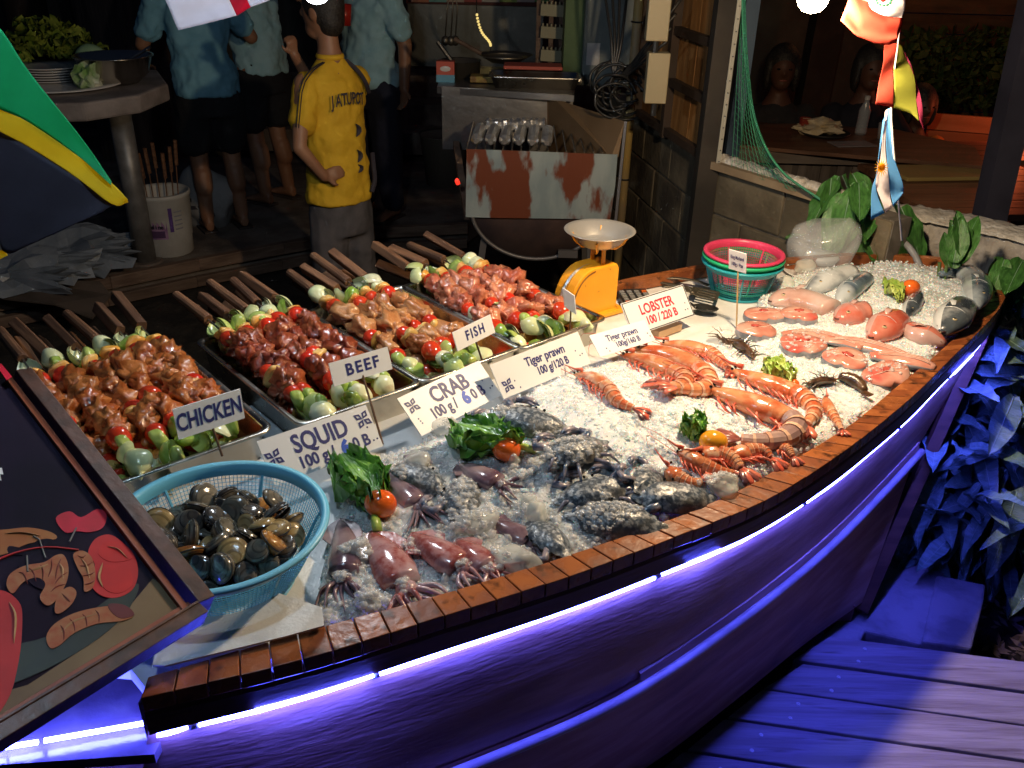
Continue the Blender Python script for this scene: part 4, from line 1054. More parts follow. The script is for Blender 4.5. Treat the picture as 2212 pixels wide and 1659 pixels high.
# ------------------------------------------------------------------ loose ice resting on the seafood
bpy.context.view_layer.update()
dg = bpy.context.evaluated_depsgraph_get()
b = B(); n_ = 0; tries = 0; rj = random.Random(9)
while n_ < 4200 and tries < 20000:
    tries += 1
    px_, py_ = rj.uniform(680, 1700), rj.uniform(880, 1340)
    if rj.random() < .42: px_, py_ = rj.uniform(1240, 2120), rj.uniform(580, 960)
    p = at(px_, py_, .57)
    if edge(p.x, p.y) < .01: continue
    if noise.noise(Vector((p.x*8, p.y*8, 7))) < (-.05 if px_ < 1250 else .02): continue
    hit, loc, nr, fi, ob, _ = scene.ray_cast(dg, Vector((p.x, p.y, .9)), Vector((0, 0, -1)))
    if not hit or loc.z > .68 or nr.z < .25: continue
    if ob.parent and ob.parent.get('category') in ('sign', 'lettuce', 'tomato', 'basket', 'boat', 'sign', 'tray'): continue
    if loc.z-ice_z(p.x, p.y) < .006 and rj.random() < .6: continue
    sz = rj.choice((.0025, .0035, .005, .0065)) if px_ > 1250 else rj.choice((.0025, .0035, .005, .008))
    b.ell(loc+nr*sz*.2, (sz*rj.uniform(.8, 1.4), sz, sz*.7), Rz(rj.uniform(0, 6)), sub=1, amp=.35, fr=1.3, seed=n_)
    n_ += 1
b.obj('ice_sprinkle', icec, None, True, kind='stuff')
# ------------------------------------------------------------------ price signs
signw = mat('sign_white', (.74, .76, .78), rough=.4)
ink = mat('navy_paint', (.025, .03, .16), rough=.5)
inkb = mat('blue_marker', (.02, .09, .55), rough=.5)
inkr = mat('red_paint', (.62, .02, .05), rough=.5)
blk = mat('black_paint', (.02, .02, .03), rough=.5)
stick = mat('brown_stick', (.10, .05, .025), rough=.6)
bamboo = mat('bamboo_stick', (.50, .33, .14), rough=.5)
def sign(TL_, TR_, BR_, BL_, Zb, lab, stickpx=None, stickm=None, grp='hand painted price signs', thick=.0025, border=False):
    br, bl = at(*BR_, Zb), at(*BL_, Zb)
    bl.z = br.z = Zb
    u = (br-bl); wd = u.length; u.normalize()
    q = atp(*TR_, br, u); v = q-br; h = v.length; v.normalize()
    n = u.cross(v).normalized()
    if n.dot(CAM-br) < 0: n = -n; 
    Mx = Matrix((u, v, n)).transposed()
    c = bl+u*wd/2+v*h/2
    t = thing('price_sign', lab, 'sign', c, Mx, group=grp)
    b = B(); b.prism([(-wd/2, -h/2, -thick), (wd/2, -h/2, -thick), (wd/2, h/2, -thick), (-wd/2, h/2, -thick)], thick)
    b.obj('card', signw, t, world=False)
    if stickpx:
        (sx0, sy0), (sx1, sy1), Zs = stickpx
        a = c-v*h*.3-n*(thick+.002); e_ = at(sx1, sy1, Zs)
        b = B(); b.tube([a, e_], .0026, 6); b.obj('stick', stickm or stick, t)
    if border:
        for a_, c_ in (((-1, -1), (1, -1)), ((1, -1), (1, 1)), ((1, 1), (-1, 1)), ((-1, 1), (-1, -1))):
            b = B(); k = .003
            b.bar((a_[0]*(wd/2-k), a_[1]*(h/2-k), .0006), (c_[0]*(wd/2-k), c_[1]*(h/2-k), .0006), .0022, .0010); b.obj('border_line', blk, t, world=False)
    W = wm(t)
    def tx(s, x, y, size, m_=ink, rot=0, off=.0012, sx=.8, align='CENTER'):
        c_ = bpy.data.curves.new('lettering', 'FONT'); c_.body = s; c_.size = size*h; c_.extrude = .0003; c_.offset = off*h/.1*.8
        c_.align_x = align; c_.align_y = 'CENTER'; c_.resolution_u = 3; c_.materials.append(m_)
        o = bpy.data.objects.new('lettering', c_); COL.objects.link(o); o.parent = t
        o.location = (x*wd/2, y*h/2, .0006); o.rotation_euler = (0, 0, rot); o.scale = (sx, 1, 1); return o
    def flower(x, y, r):
        r *= h
        for k in range(4):
            a = R(45+90*k)+.1; d_ = Vector((math.cos(a), math.sin(a), 0)); s_ = Vector((-d_.y, d_.x, 0))
            o_ = Vector((x*wd/2, y*h/2, .0005))
            outer = [o_+d_*r*.05, o_+d_*r*.55+s_*r*.34, o_+d_*r*1.05, o_+d_*r*.55-s_*r*.34]
            inn = [o_+d_*r*.34, o_+d_*r*.56+s_*r*.13, o_+d_*r*.76, o_+d_*r*.56-s_*r*.13]
            b = B(); vs = outer+inn
            b.add(vs+[p+Vector((0, 0, .0005)) for p in vs], [(8+i, 8+(i+1) % 4, 12+(i+1) % 4, 12+i) for i in range(4)]+[(i, (i+1) % 4, 8+(i+1) % 4, 8+i) for i in range(4)])
            b.obj('petal_mark', ink, t, world=False)
    def dots(L_):
        for x, y in L_:
            b = B(); b.lathe([(.0022, 0), (.0018, .0005), (.0001, .0005)], 8, (x*wd/2, y*h/2, .0003)); b.obj('dot_mark', ink, t, world=False)
    return t, tx, flower, dots
t, tx, fw, dt = sign((370, 887), (519, 840), (529, 903), (386, 950), .665, 'white CHICKEN sign on a thin stick over the leftmost tray', ((462, 925), (480, 985), .60))
tx('CHICKEN', 0, -.02, .78, sx=.60, off=.0022)
t, tx, fw, dt = sign((711, 779), (837, 749), (848, 797), (722, 835), .67, 'white BEEF sign on a stick over the beef tray', ((790, 815), (827, 960), .56))
tx('BEEF', .04, 0, .70, sx=.95, off=.0022).data.space_character = 1.25
t, tx, fw, dt = sign((972, 716), (1059, 679), (1070, 718), (989, 759), .67, 'small white FISH sign on a stick over the fish tray', ((1030, 735), (1043, 783), .60))
tx('FISH', .04, 0, .70, sx=.9, off=.0022).data.space_character = 1.3
t, tx, fw, dt = sign((1214, 623), (1240, 639), (1244, 680), (1219, 662), .66, 'small blank card seen from behind, in the rightmost tray', ((1230, 665), (1231, 716), .60))
t, tx, fw, dt = sign((556, 954), (790, 874), (828, 963), (594, 1050), .57, 'SQUID price sign, white board right behind the blue basket')
tx('SQUID', .02, .32, .56, sx=.78, off=.0016); tx('100 g /', -.17, -.50, .36, sx=.85); tx('6', .36, -.50, .42, inkb, sx=.95, off=.003); tx('0 B', .66, -.50, .36, sx=.85); fw(-.84, .10, .22); fw(.84, .42, .22); dt(((.86, .02), (.88, -.62), (.95, -.6)))
t, tx, fw, dt = sign((852, 868), (1034, 779), (1084, 853), (911, 942), .575, 'CRAB price sign, white board standing between the trays and the crabs')
tx('CRAB', .06, .38, .54, sx=.85, off=.0016); tx('100 g /', -.28, -.36, .36, sx=.8); tx('6', .26, -.36, .42, inkb, sx=.95, off=.003); tx('0 B', .56, -.36, .36, sx=.85); fw(-.82, .40, .20); dt(((-.86, -.25), (-.84, -.5), (-.85, -.38), (.80, .05), (.86, -.45), (.93, -.4)))
t, tx, fw, dt = sign((1059, 786), (1248, 716), (1276, 784), (1088, 862), .585, 'left Tiger prawn price sign, sunk in ice next to the CRAB sign')
tx('Tiger prawn', .12, .38, .36, sx=.86, off=.001); tx('100 g/120 B', .20, -.32, .32, sx=.80, off=.001); fw(-.82, -.40, .22); dt(((.78, .0), (.84, -.35), (.90, -.3), (-.66, -.3), (-.6, -.75)))
t, tx, fw, dt = sign((1253, 716), (1392, 691), (1416, 735), (1297, 771), .60, 'right Tiger prawn price sign, in front of the LOBSTER sign')
tx('Tiger prawn', .02, .30, .40, sx=.84, off=.001); tx('100g/160 B', .10, -.42, .34, sx=.84, off=.001); dt(((-.68, -.45), (-.62, -.75), (.86, -.2), (.9, -.5)))
t, tx, fw, dt = sign((1342, 656), (1475, 614), (1501, 681), (1368, 727), .575, 'LOBSTER price sign with red letters and a black border', border=True)
tx('LOBSTER', -.02, .28, .42, inkr, sx=.82, off=.001); tx('100 / 220 B', .02, -.42, .34, inkr, sx=.82, off=.001); dt(((.84, -.1), (.86, -.5), (.78, -.5)))
b = B(); q = at(1440, 712, .545); b.box(q, (.10, .03, .022), Rz(R(40))); b.obj('foot_block', mat('pale_wood', (.5, .32, .18), rough=.6), t)
t, tx, fw, dt = sign((1573, 534), (1612, 549), (1611, 591), (1574, 580), .715, 'small card on a tall bamboo stick reading King Mackerel', ((1590, 580), (1591, 707), .535), bamboo)
tx('King Mackerel', 0, .35, .26, sx=.45, off=.0005); tx('100g / Pax', 0, -.35, .26, sx=.55, off=.0005)

# ------------------------------------------------------------------ tools on the white board
blkp = mat('black_plastic', (.02, .02, .02), rough=.4)
dsteel = mat('dark_steel', (.16, .14, .11), metal=.8, rough=.4)
def arcbar(px, Z, wv, th, nm, m_, par, lift=0):
    P = [at(x, y, Z+.006+lift*i/(len(px)-1)) for i, (x, y) in enumerate(px)]; b = B(); b.tube(smooth_line(P, 12), wv, 8, flat=th, upv=(0, 0, 1)); return b.obj(nm, m_, par, True)
t = thing('tongs', 'long dark steel tongs lying on the white board left of the colanders', 'tongs', at(1470, 615, .54))
arcbar([(1402, 603), (1440, 612), (1490, 622), (1548, 640)], .54, .009, .35, 'arm', dsteel, t)
arcbar([(1402, 603), (1450, 600), (1500, 606), (1530, 616)], .55, .009, .35, 'arm', dsteel, t)
t = thing('slotted_spatula', 'dark slotted spatula beside the tongs, slots toward the colander', 'spatula', at(1520, 630, .55))
u0, u1 = at(1508, 622, .56), at(1552, 632, .56); v0 = at(1500, 640, .56)-u0
for k in range(4):
    b = B(); a = u0+v0*(k*.27); b.bar(a+Vector((0, 0, 0)), a+(u1-u0), .010, .003); b.obj('tine', dsteel, t)
b = B(); b.bar(u0-(u1-u0)*.1, u0+v0*.82-(u1-u0)*.1, .02, .0035); b.obj('head_bar', dsteel, t)
b = B(); b.bar(u1, u1+v0*.82, .010, .0035); b.obj('head_bar', dsteel, t)
arcbar([(1500, 632), (1465, 622), (1430, 618)], .556, .008, .5, 'handle', dsteel, t)
t = thing('serving_spoon', 'black serving spoon with a shiny bowl behind the LOBSTER sign', 'spoon', at(1522, 672, .54))
q = at(1523, 672, .543); b = B(); b.lathe([(.001, .001), (.018, .003), (.027, .008), (.030, .013), (.028, .0135), (.016, .0055), (.001, .0035)], 24); b.v = [(x*1.35, y*.85, z) for x, y, z in b.v]
b.obj('bowl', blkp, t, True, loc=None); 
bo = [o for o in t.children if o.name.startswith('bowl')][0]; bo.matrix_parent_inverse = wm(t).inverted(); bo.matrix_basis = M4(Rz(R(-20)), q)
arcbar([(1505, 664), (1480, 650), (1440, 640), (1400, 640)], .548, .006, .5, 'handle', blkp, t)
t = thing('calculator', 'black calculator with dark keys at the foot of the scale', 'calculator', at(1372, 640, .54))
cc = at(1372, 644, .545); MM_ = Rz(R(8))
b = B(); b.box((0, 0, 0), (.10, .13, .014), MM_); b.v = [(x+cc.x, y+cc.y, z+cc.z) for x, y, z in b.v]; b.obj('body', blkp, t, bevel=.003)
keym = mat('key_grey', (.22, .22, .22), rough=.5)
for i in range(4):
    for j in range(5):
        b = B(); k = MM_ @ Vector((-.036+.024*i, -.05+.021*j, .0085)); b.box(cc+k, (.015, .012, .005), MM_); b.obj('key', keym if (i+j) % 7 else mat('key_orange', (.6, .12, .02), rough=.5), t)
# plastic bag of ice scoops, white plate
plast = mat('clear_plastic', (.80, .84, .88), rough=.12, alpha=.30, bump=.006, bsc=12, spec=.9)
t = thing('plastic_bag', 'puffed clear plastic bag standing on a white dish behind the fish', 'plastic bag', at(1770, 555, .54))
q = at(1772, 572, .53)
b = B(); rr = []
for i in range(14):
    u = i/13; ring = []
    rad = (.078+.022*math.sin(u*3.0))*(1-.0*u)
    if u > .85: rad *= 1-(u-.85)*2.2
    for k in range(36):
        a = 2*math.pi*k/36
        f_ = 1+.16*noise.noise(Vector((math.cos(a)*1.6, math.sin(a)*1.6, u*2.2)))+.06*noise.noise(Vector((math.cos(a)*6, math.sin(a)*6, u*4+9)))
        ring.append(q+Vector((rad*f_*math.cos(a)*1.25, rad*f_*math.sin(a), .004+.15*u+.012*math.sin(a*2+u*3)+.02*math.cos(a)*u)))
    rr.append(ring)
b.loft(rr, cap0=True, cap1=True); b.obj('film', plast, t, True)
b = B(); b.lathe([(.001, .03), (.055, .03), (.06, .02), (.05, .002), (.001, .002)], 24, q+Vector((0, 0, .01))); b.obj('folded_contents', mat('grey_white_film', (.55, .58, .62), rough=.3, bump=.006, bsc=20), t, True)
b = B(); b.lathe([(.001, 0), (.11, 0), (.135, .010), (.139, .012), (.134, .0135), (.105, .004), (.001, .004)], 48, at(1775, 590, .531)); tagm(b.obj('white_dish', mat('white_melamine', (.75, .76, .76), rough=.25), None, True), 'shallow white dish under the plastic bag', 'dish')
t = thing('steel_spoon', 'steel spoon handle lying between the colanders and the bag', 'spoon', at(1735, 560, .55))
arcbar([(1700, 572), (1735, 566), (1765, 562)], .55, .005, .5, 'handle', steel, t)
b = B(); b.ell(at(1780, 558, .556), (.024, .017, .005), sub=2); b.obj('bowl', steel, t, True)

# ------------------------------------------------------------------ menu board lower left
C3 = att(415, 1312, 1.16); A3 = att(28, 822, 1.36); 
# board plane through C, A and a point towards the lower left
B3 = att(0, 1600, .92)
nrm = (A3-C3).cross(B3-C3).normalized()
if nrm.dot(CAM-C3) < 0: nrm = -nrm
def mp(x, y, lift=0): return atp(x, y, C3+nrm*lift, nrm)
t = thing('menu_board', 'wooden framed menu board with a printed picture of shrimp and red peppers', 'menu board', C3)
fr_d = mat('frame_wood', (.055, .028, .02), (.10, .045, .03), sc=6, stretch=(6, 6, 6), rough=.4, bump=.001); fr_r = mat('frame_wood_red', (.20, .045, .02), (.26, .07, .03), sc=8, rough=.45)
def pr(px, name, m_, lift, th=.0006):
    b = B(); P = [mp(x, y, lift) for x, y in px]
    b.prism(P, th, nrm); o = b.obj(name, m_, t); 
    return o
def bl_(px, n=24): # smooth closed outline
    P = [Vector((x, y, 0)) for x, y in px]; P = P+P[:3]; out = []
    k = len(px)
    for i in range(k):
        a, b_, c, d = P[(i-1) % k], P[i], P[i+1], P[(i+2) % k]
        for s_ in range(4):
            u = s_/4; v = .5*((2*b_)+(c-a)*u+(2*a-5*b_+4*c-d)*u*u+(3*b_-a-3*c+d)*u**3); out.append((v.x, v.y))
    return out
board_outline = [(18, 828), (398, 1318), (-60, 1610), (-700, 1700), (-700, 700)]
navyp = mat('print_dark', (.008, .007, .014), (.014, .010, .022), sc=5, rough=.7, spec=.05)
pr(board_outline, 'panel', navyp, -.006, .006)
# frame: long side bar C-A, bottom bar C-B
def barpx(p0, p1, w0, m_, lift, th, name, shift=0):
    a, c = mp(*p0, 0), mp(*p1, 0); d = (c-a).normalized(); s_ = nrm.cross(d).normalized()*w0
    b = B(); b.prism([a+nrm*lift, c+nrm*lift, c+s_+nrm*lift, a+s_+nrm*lift], th, nrm); return b.obj(name, m_, t, bevel=.001)
barpx((30, 816), (424, 1318), .024, fr_d, -.012, .028, 'frame_side')
barpx((25, 822), (409, 1322), -.010, fr_r, -.011, .018, 'frame_inner_edge')
barpx((424, 1318), (-120, 1650), -.004, fr_d, -.012, .028, 'frame_bottom')
barpx((420, 1312), (-120, 1640), .022, fr_d, -.012, .026, 'frame_bottom')
barpx((404, 1304), (-120, 1622), .006, fr_r, -.011, .016, 'frame_inner_edge')
pr([(-8, 790), (2, 786), (26, 815), (14, 822)], 'red_tape', mat('red_tape', (.6, .01, .04), rough=.4), .019, .001)
# printed picture, flat coloured shapes in thin layers
def pm(n, c, c2=None, sc=12): return mat('print_'+n, tuple(x*(.7 if n in ('red', 'bright_red', 'pink') else .48) for x in c), tuple(x*(.7 if n in ('red', 'bright_red', 'pink') else .42) for x in c2) if c2 else None, sc=sc*3.2, rough=.5, spec=.3, thr=(.3, .68), detail=6)
pr([(330, 1250), (395, 1300), (380, 1322), (200, 1430), (0, 1560), (-80, 1600), (-80, 1520), (60, 1480), (190, 1395), (280, 1310)], 'print_plate', pm('cream', (.26, .16, .07), (.42, .29, .14), 3), 0)
pr(bl_([(300, 1262), (268, 1330), (190, 1395), (70, 1460), (-60, 1500), (-60, 1420), (120, 1370), (240, 1290)]), 'print_shadow', pm('green', (.012, .03, .03), (.03, .05, .03), 6), .0006)
pr(bl_([(-60, 1140), (0, 1145), (60, 1140), (110, 1150), (120, 1165), (60, 1175), (0, 1200), (-60, 1190)]), 'print_orange', pm('orange', (.55, .16, .03), (.7, .28, .06)), .0007)
pr(bl_([(120, 1120), (150, 1105), (175, 1118), (210, 1100), (230, 1112), (222, 1140), (195, 1150), (165, 1148), (140, 1150)]), 'print_flower', pm('pink', (.68, .01, .05), (.5, .01, .03)), .0008)
pr(bl_([(205, 1165), (235, 1155), (262, 1170), (290, 1200), (298, 1240), (285, 1275), (250, 1292), (215, 1285), (196, 1260), (205, 1220), (190, 1195)]), 'print_red_pepper', pm('red', (.50, .008, .008), (.66, .02, .02), 6), .0009)
pr(bl_([(-60, 1290), (0, 1275), (40, 1300), (48, 1340), (40, 1430), (12, 1520), (-60, 1580)]), 'print_red_chili', pm('red', (.5, .01, .01), (.6, .02, .02), 6), .0010)
pr(bl_([(70, 1175), (110, 1165), (140, 1190), (150, 1230), (125, 1270), (80, 1270), (40, 1225)]), 'print_dark_blob', navyp, .0010)
shr = pm('shrimp', (.58, .12, .03), (.75, .32, .12), 26)
pr(bl_([(14, 1265), (22, 1240), (55, 1222), (95, 1215), (120, 1200), (138, 1200), (148, 1228), (142, 1262), (118, 1300), (100, 1308), (86, 1290), (98, 1262), (80, 1248), (50, 1258), (28, 1282)]), 'print_shrimp', shr, .0014)
pr(bl_([(158, 1198), (178, 1190), (198, 1205), (206, 1240), (200, 1270), (182, 1278), (180, 1250), (166, 1225)]), 'print_shrimp', shr, .0014)
pr(bl_([(125, 1285), (150, 1268), (165, 1280), (155, 1305), (130, 1325), (118, 1320)]), 'print_shrimp', shr, .0015)
pr(bl_([(108, 1400), (100, 1375), (118, 1348), (160, 1325), (215, 1312), (262, 1310), (288, 1330), (262, 1342), (210, 1348), (160, 1368), (128, 1395)]), 'print_shrimp', shr, .0016)
pr(bl_([(235, 1305), (270, 1308), (290, 1328), (262, 1336), (240, 1322)]), 'print_shrimp_tail', pm('dark_red', (.16, .01, .015), (.25, .02, .02)), .0020)
P = smooth_line([(-40, 1225, 0), (30, 1195, 0), (100, 1182, 0), (170, 1188, 0)], 10)
b = B(); b.tube([mp(p.x, p.y, .0022) for p in P], .0014, 5); b.obj('print_red_stem', pm('red', (0, 0, 0), (0, 0, 0)), t)
for pp in (((98, 1205), (85, 1165), (72, 1158)), ((60, 1235), (58, 1200)), ((150, 1170), (165, 1140))):
    b = B(); b.tube([mp(x, y, .0022) for x, y in pp], .0011, 5); b.obj('print_fork_tine', pm('grey', (.3, .3, .28), (.4, .4, .38)), t)
hl = pm('highlight', (.80, .52, .28), (.7, .36, .14), 20); dkr = pm('shade_line', (.35, .04, .015), (.45, .07, .03), 20)
for pts in (((40, 1236), (52, 1240), (60, 1262)), ((62, 1226), (72, 1236), (78, 1256)), ((88, 1220), (94, 1234), (92, 1254)), ((112, 1208), (112, 1226), (104, 1246)), ((132, 1206), (124, 1228), (120, 1252)), ((146, 1236), (130, 1246), (118, 1262)), ((142, 1262), (124, 1266), (110, 1278)), ((168, 1200), (178, 1204), (186, 1198)), ((172, 1222), (186, 1222), (200, 1214)), ((178, 1244), (192, 1242), (204, 1236)), ((182, 1262), (194, 1260), (204, 1254)), ((130, 1350), (138, 1362), (138, 1386)), ((150, 1336), (160, 1348), (162, 1366)), ((178, 1326), (186, 1336), (188, 1354)), ((206, 1318), (214, 1328), (214, 1346)), ((134, 1282), (146, 1294), (152, 1300))):
    b = B(); b.tube(smooth_line([mp(x, y, .0022) for x, y in pts], 6), [.0002, .0008, .001, .001, .0008, .0002], 5); b.obj('print_line', dkr, t)
for pts in (((60, 1234), (84, 1228), (104, 1218)), ((126, 1214), (136, 1228), (136, 1250)), ((176, 1206), (188, 1222), (194, 1250)), ((132, 1366), (160, 1342), (210, 1326)), ((232, 1180), (256, 1186), (276, 1206)), ((222, 1215), (214, 1245), (222, 1268)), ((20, 1300), (34, 1330), (30, 1390)), ((10, 1152), (50, 1150), (90, 1158))):
    b = B(); b.tube(smooth_line([mp(x, y, .0022) for x, y in pts], 8), [.0002, .0012, .0018, .002, .002, .0018, .0012, .0002], 5, flat=.3); b.obj('print_highlight', hl, t)
pr(bl_([(228, 1170), (262, 1176), (286, 1206), (240, 1214), (212, 1196)]), 'print_red_pepper', pm('bright_red', (.70, .015, .01), (.55, .01, .01), 9), .0013)
pr(bl_([(222, 1226), (250, 1220), (278, 1228), (286, 1262), (256, 1282), (224, 1270)]), 'print_red_pepper', pm('bright_red', (0, 0, 0)), .0013)
pr(bl_([(20, 1180), (60, 1186), (110, 1180), (120, 1192), (60, 1200), (20, 1196)]), 'print_dark_blob', navyp, .0009)
for q in ((-2, 1017), (-6, 1030)):
    pr([(q[0]-8, q[1]-6), (q[0]+6, q[1]-6), (q[0]+9, q[1]+8), (q[0]-8, q[1]+6)], 'print_letter', signw, .001)

# ------------------------------------------------------------------ flags on a string
def cloth(px_rows, t_, lift=0):
    """px_rows: rows of (x,y) image points seen at ray lengths t_[i][j]"""
    return [[att(x, y, t_[i][j]) for j, (x, y) in enumerate(r)] for i, r in enumerate(px_rows)]
def flagpart(rows, name, m_, parent, n=20, amp=.0028, ph=0):
    """rows: list of polylines of Vector; bilinear resample into a rippled sheet"""
    A = [smooth_line(r, n) if len(r) > 2 else [Vector(r[0])*(1-i/(n-1))+Vector(r[1])*i/(n-1) for i in range(n)] for r in rows]
    k = len(A); rr = []
    m2 = n
    for i in range(m2):
        u = i/(m2-1)*(k-1); a = min(int(u), k-2); f_ = u-a
        rr.append([A[a][j]*(1-f_)+A[a+1][j]*f_ for j in range(n)])
    nn = (rr[0][-1]-rr[0][0]).cross(rr[-1][0]-rr[0][0]); nn = nn.normalized() if nn.length > 0 else Vector((0, 1, 0))
    rr = [[p+nn*amp*math.sin(j*.55+ph+i*.12) for j, p in enumerate(r)] for i, r in enumerate(rr)]
    b = B(); b.loft(rr, closed=False); o = b.obj(name, m_, parent, True)
    sm = o.modifiers.new('t', 'SOLIDIFY'); sm.thickness = .0006
    return o
def fm(n, c): 
    m_ = mat('flag_'+n, c, tuple(x*.85 for x in c), sc=30, rough=.75)
    if 'done' not in m_:
        m_['done'] = 1; nt = m_.node_tree; bs = nt.nodes['Principled BSDF']; o_ = nt.nodes['Material Output']
        tr = nt.nodes.new('ShaderNodeBsdfTranslucent'); tr.inputs[0].default_value = (*c, 1); mx = nt.nodes.new('ShaderNodeMixShader'); mx.inputs[0].default_value = .6
        nt.links.new(bs.outputs[0], mx.inputs[1]); nt.links.new(tr.outputs[0], mx.inputs[2]); nt.links.new(mx.outputs[0], o_.inputs[0])
    return m_
def fl_(name, lab, parts, T):
    t = thing('flag', lab, 'flag', att(*parts[0][2][0][0], T), group='small national flags strung over the stall')
    for nm, m_, rows in parts:
        flagpart([[att(x, y, T+dt_) for (x, y), dt_ in zip(r, (0, .0, 0, 0, 0, 0))] for r in rows], nm, m_, t, ph=len(nm))
    return t
# big green, yellow and black flag, lower left, near the camera
fl_('a', 'large green, yellow and black flag hanging close at the left edge', [
    ('green_field', fm('green', (.03, .50, .20)), [[(-160, -60), (-20, 40), (60, 150), (170, 290), (240, 392)], [(-160, 130), (-20, 225), (60, 262), (160, 330), (243, 402)]]),
    ('yellow_stripe', fm('yellow', (.85, .68, .03)), [[(-160, 132), (-20, 226), (60, 263), (160, 331), (244, 398), (278, 432)], [(-160, 175), (-20, 272), (60, 316), (160, 380), (245, 443), (276, 436)]]),
    ('black_field', fm('black', (.075, .065, .085)), [[(-160, 176), (-20, 273), (60, 317), (160, 381), (247, 440)], [(-160, 420), (-20, 480), (10, 545), (60, 530), (225, 458)]])], 1.25)
b = B(); b.prism([att(-30, 545, 1.25), att(8, 540, 1.25), att(16, 552, 1.25), att(-30, 575, 1.25)], .001, (0, 1, 0)); 
tagm(b.obj('flag', fm('yellow', (.85, .68, .03))), 'yellow corner of another flag peeking at the left edge', 'flag', 'small national flags strung over the stall')
fl_('b', 'white flag with a red bar near the top edge, backlit by the bulb', [
    ('white_field', fm('white', (.80, .76, .80)), [[(330, -60), (386, 66)], [(470, -60), (510, 32)]]),
    ('red_bar', fm('red', (.66, .015, .05)), [[(470, -60), (510, 32)], [(505, -60), (542, 16)]]),
    ('white_field', fm('white', (.80, .76, .80)), [[(505, -60), (542, 16)], [(600, -60), (590, -5)]])], 1.55)
for o in list(bpy.data.objects):
    pass
fl_('c', 'red and white flag with a round green emblem beside the right bulb', [
    ('white_stripe', fm('white', (.80, .76, .80)), [[(1868, -70), (1860, -20), (1868, 6), (1905, 33), (1935, 37)], [(1965, -70), (1958, -20), (1955, 0), (1953, 25), (1948, 42)]]),
    ('red_stripe', fm('redo', (.50, .06, .035)), [[(1838, -70), (1832, 0), (1815, 45)], [(1866, -20), (1858, 50), (1848, 78)], [(1880, 10), (1890, 60), (1895, 96)], [(1915, 35), (1915, 70), (1922, 97)], [(1950, 38), (1943, 72), (1935, 90)]])], 1.9)
fc = bpy.data.objects['flag']
for o in bpy.data.objects:
    if o.get('label') == 'red and white flag with a round green emblem beside the right bulb': fc = o
for k in range(12):
    a = R(30*k); b = B(); b.ell(att(1909+16*math.cos(a), 1+11*math.sin(a), 1.885), (.004, .003, .003), sub=1); b.obj('emblem_leaf', fm('dkgreen', (.02, .18, .10)), fc)
b = B(); b.ell(att(1909, -3, 1.885), (.007, .002, .007), sub=2); b.obj('emblem_centre', fm('maroon', (.3, .03, .03)), fc)
fl_('d', 'red and yellow striped flag twisting below the red and white one', [
    ('red_stripe', fm('redo', (.50, .06, .035)), [[(1912, 95), (1905, 150), (1890, 226)], [(1938, 92), (1930, 150), (1930, 232)]]),
    ('yellow_stripe', fm('yellowg', (.36, .38, .05)), [[(1938, 92), (1931, 150), (1931, 232)], [(1947, 100), (1962, 160), (1970, 245)], [(1950, 105), (1975, 170), (1985, 262)]]),
    ('red_stripe', fm('redp', (.35, .03, .10)), [[(1949, 104), (1974, 170), (1985, 260)], [(1952, 108), (1984, 185), (1996, 278)]])], 1.95)
ar = fl_('e', 'light blue and white flag with a yellow sun, hanging above the plants', [
    ('blue_stripe', fm('sky', (.12, .38, .72)), [[(1922, 235), (1930, 330), (1950, 400), (1952, 416)], [(1918, 235), (1914, 330), (1922, 400), (1928, 448)]]),
    ('white_stripe', fm('white', (.80, .76, .80)), [[(1917, 236), (1913, 330), (1921, 400), (1927, 448)], [(1913, 240), (1900, 350), (1893, 400), (1912, 460)]]),
    ('blue_stripe', fm('sky', (.12, .38, .72)), [[(1912, 250), (1899, 350), (1891, 402), (1911, 460)], [(1908, 260), (1893, 370), (1884, 410), (1880, 475)]])], 2.0)
b = B(); c0 = att(1904, 362, 1.985)
b.ell(c0, (.009, .002, .010), sub=2); b.obj('sun_disc', fm('sun', (.75, .42, .02)), ar)
for k in range(16):
    a = R(22.5*k); d_ = CX*math.cos(a)*.8+CY*math.sin(a); b = B(); b.tube([c0+d_*.008, c0+d_*.020], [.0014, .0003], 4); b.obj('sun_ray', fm('sun', (0, 0, 0)), ar)
t = thing('flag_string', 'thin pole and cord carrying the small flags at the right', 'string', att(1945, 480, 2.0))
b = B(); b.tube(smooth_line([att(1957, -80, 1.93), att(1940, 95, 1.94), att(1925, 235, 1.98), att(1940, 430, 2.02), att(1948, 520, 2.05)], 16), .0022, 6); b.obj('cord', mat('cord_white', (.6, .6, .6), rough=.7), t)
# ------------------------------------------------------------------ kitchen side
conc = mat('worn_concrete', (.13, .10, .08), (.20, .17, .14), sc=5, rough=.8, bump=.003, bsc=30, col3=(.06, .05, .045), sc3=3)
FZ = -.2
edge_px = [(-200, 690), (0, 640), (240, 594), (430, 556), (612, 522), (800, 490), (1010, 480)]
ep = [at(x, y, FZ) for x, y in edge_px]
b = B(); b.prism(ep+[Vector((1.1, 9.5, FZ)), Vector((-6, 9.5, FZ))], -.14); b.obj('kitchen_floor', conc, kind='structure')
woodk = mat('old_plank', (.10, .06, .04), (.17, .11, .075), sc=4, stretch=(1, 1, 6), rough=.7, bump=.003, bsc=14, rnd=.2)
kb = thing('floor_kerb', 'dark wooden kerb boards along the edge of the raised kitchen floor', 'kerb', ep[2])
for a, c in zip(ep, ep[1:]):
    b = B(); b.bar(a+Vector((0, -.03, -.03)), c+Vector((0, -.03, -.03)), .045, .07); b.obj('board', woodk, kb, bevel=.004)
    b = B(); b.bar(a+Vector((0, -.10, -.11)), c+Vector((0, -.10, -.11)), .04, .06); b.obj('board', woodk, kb, bevel=.004)

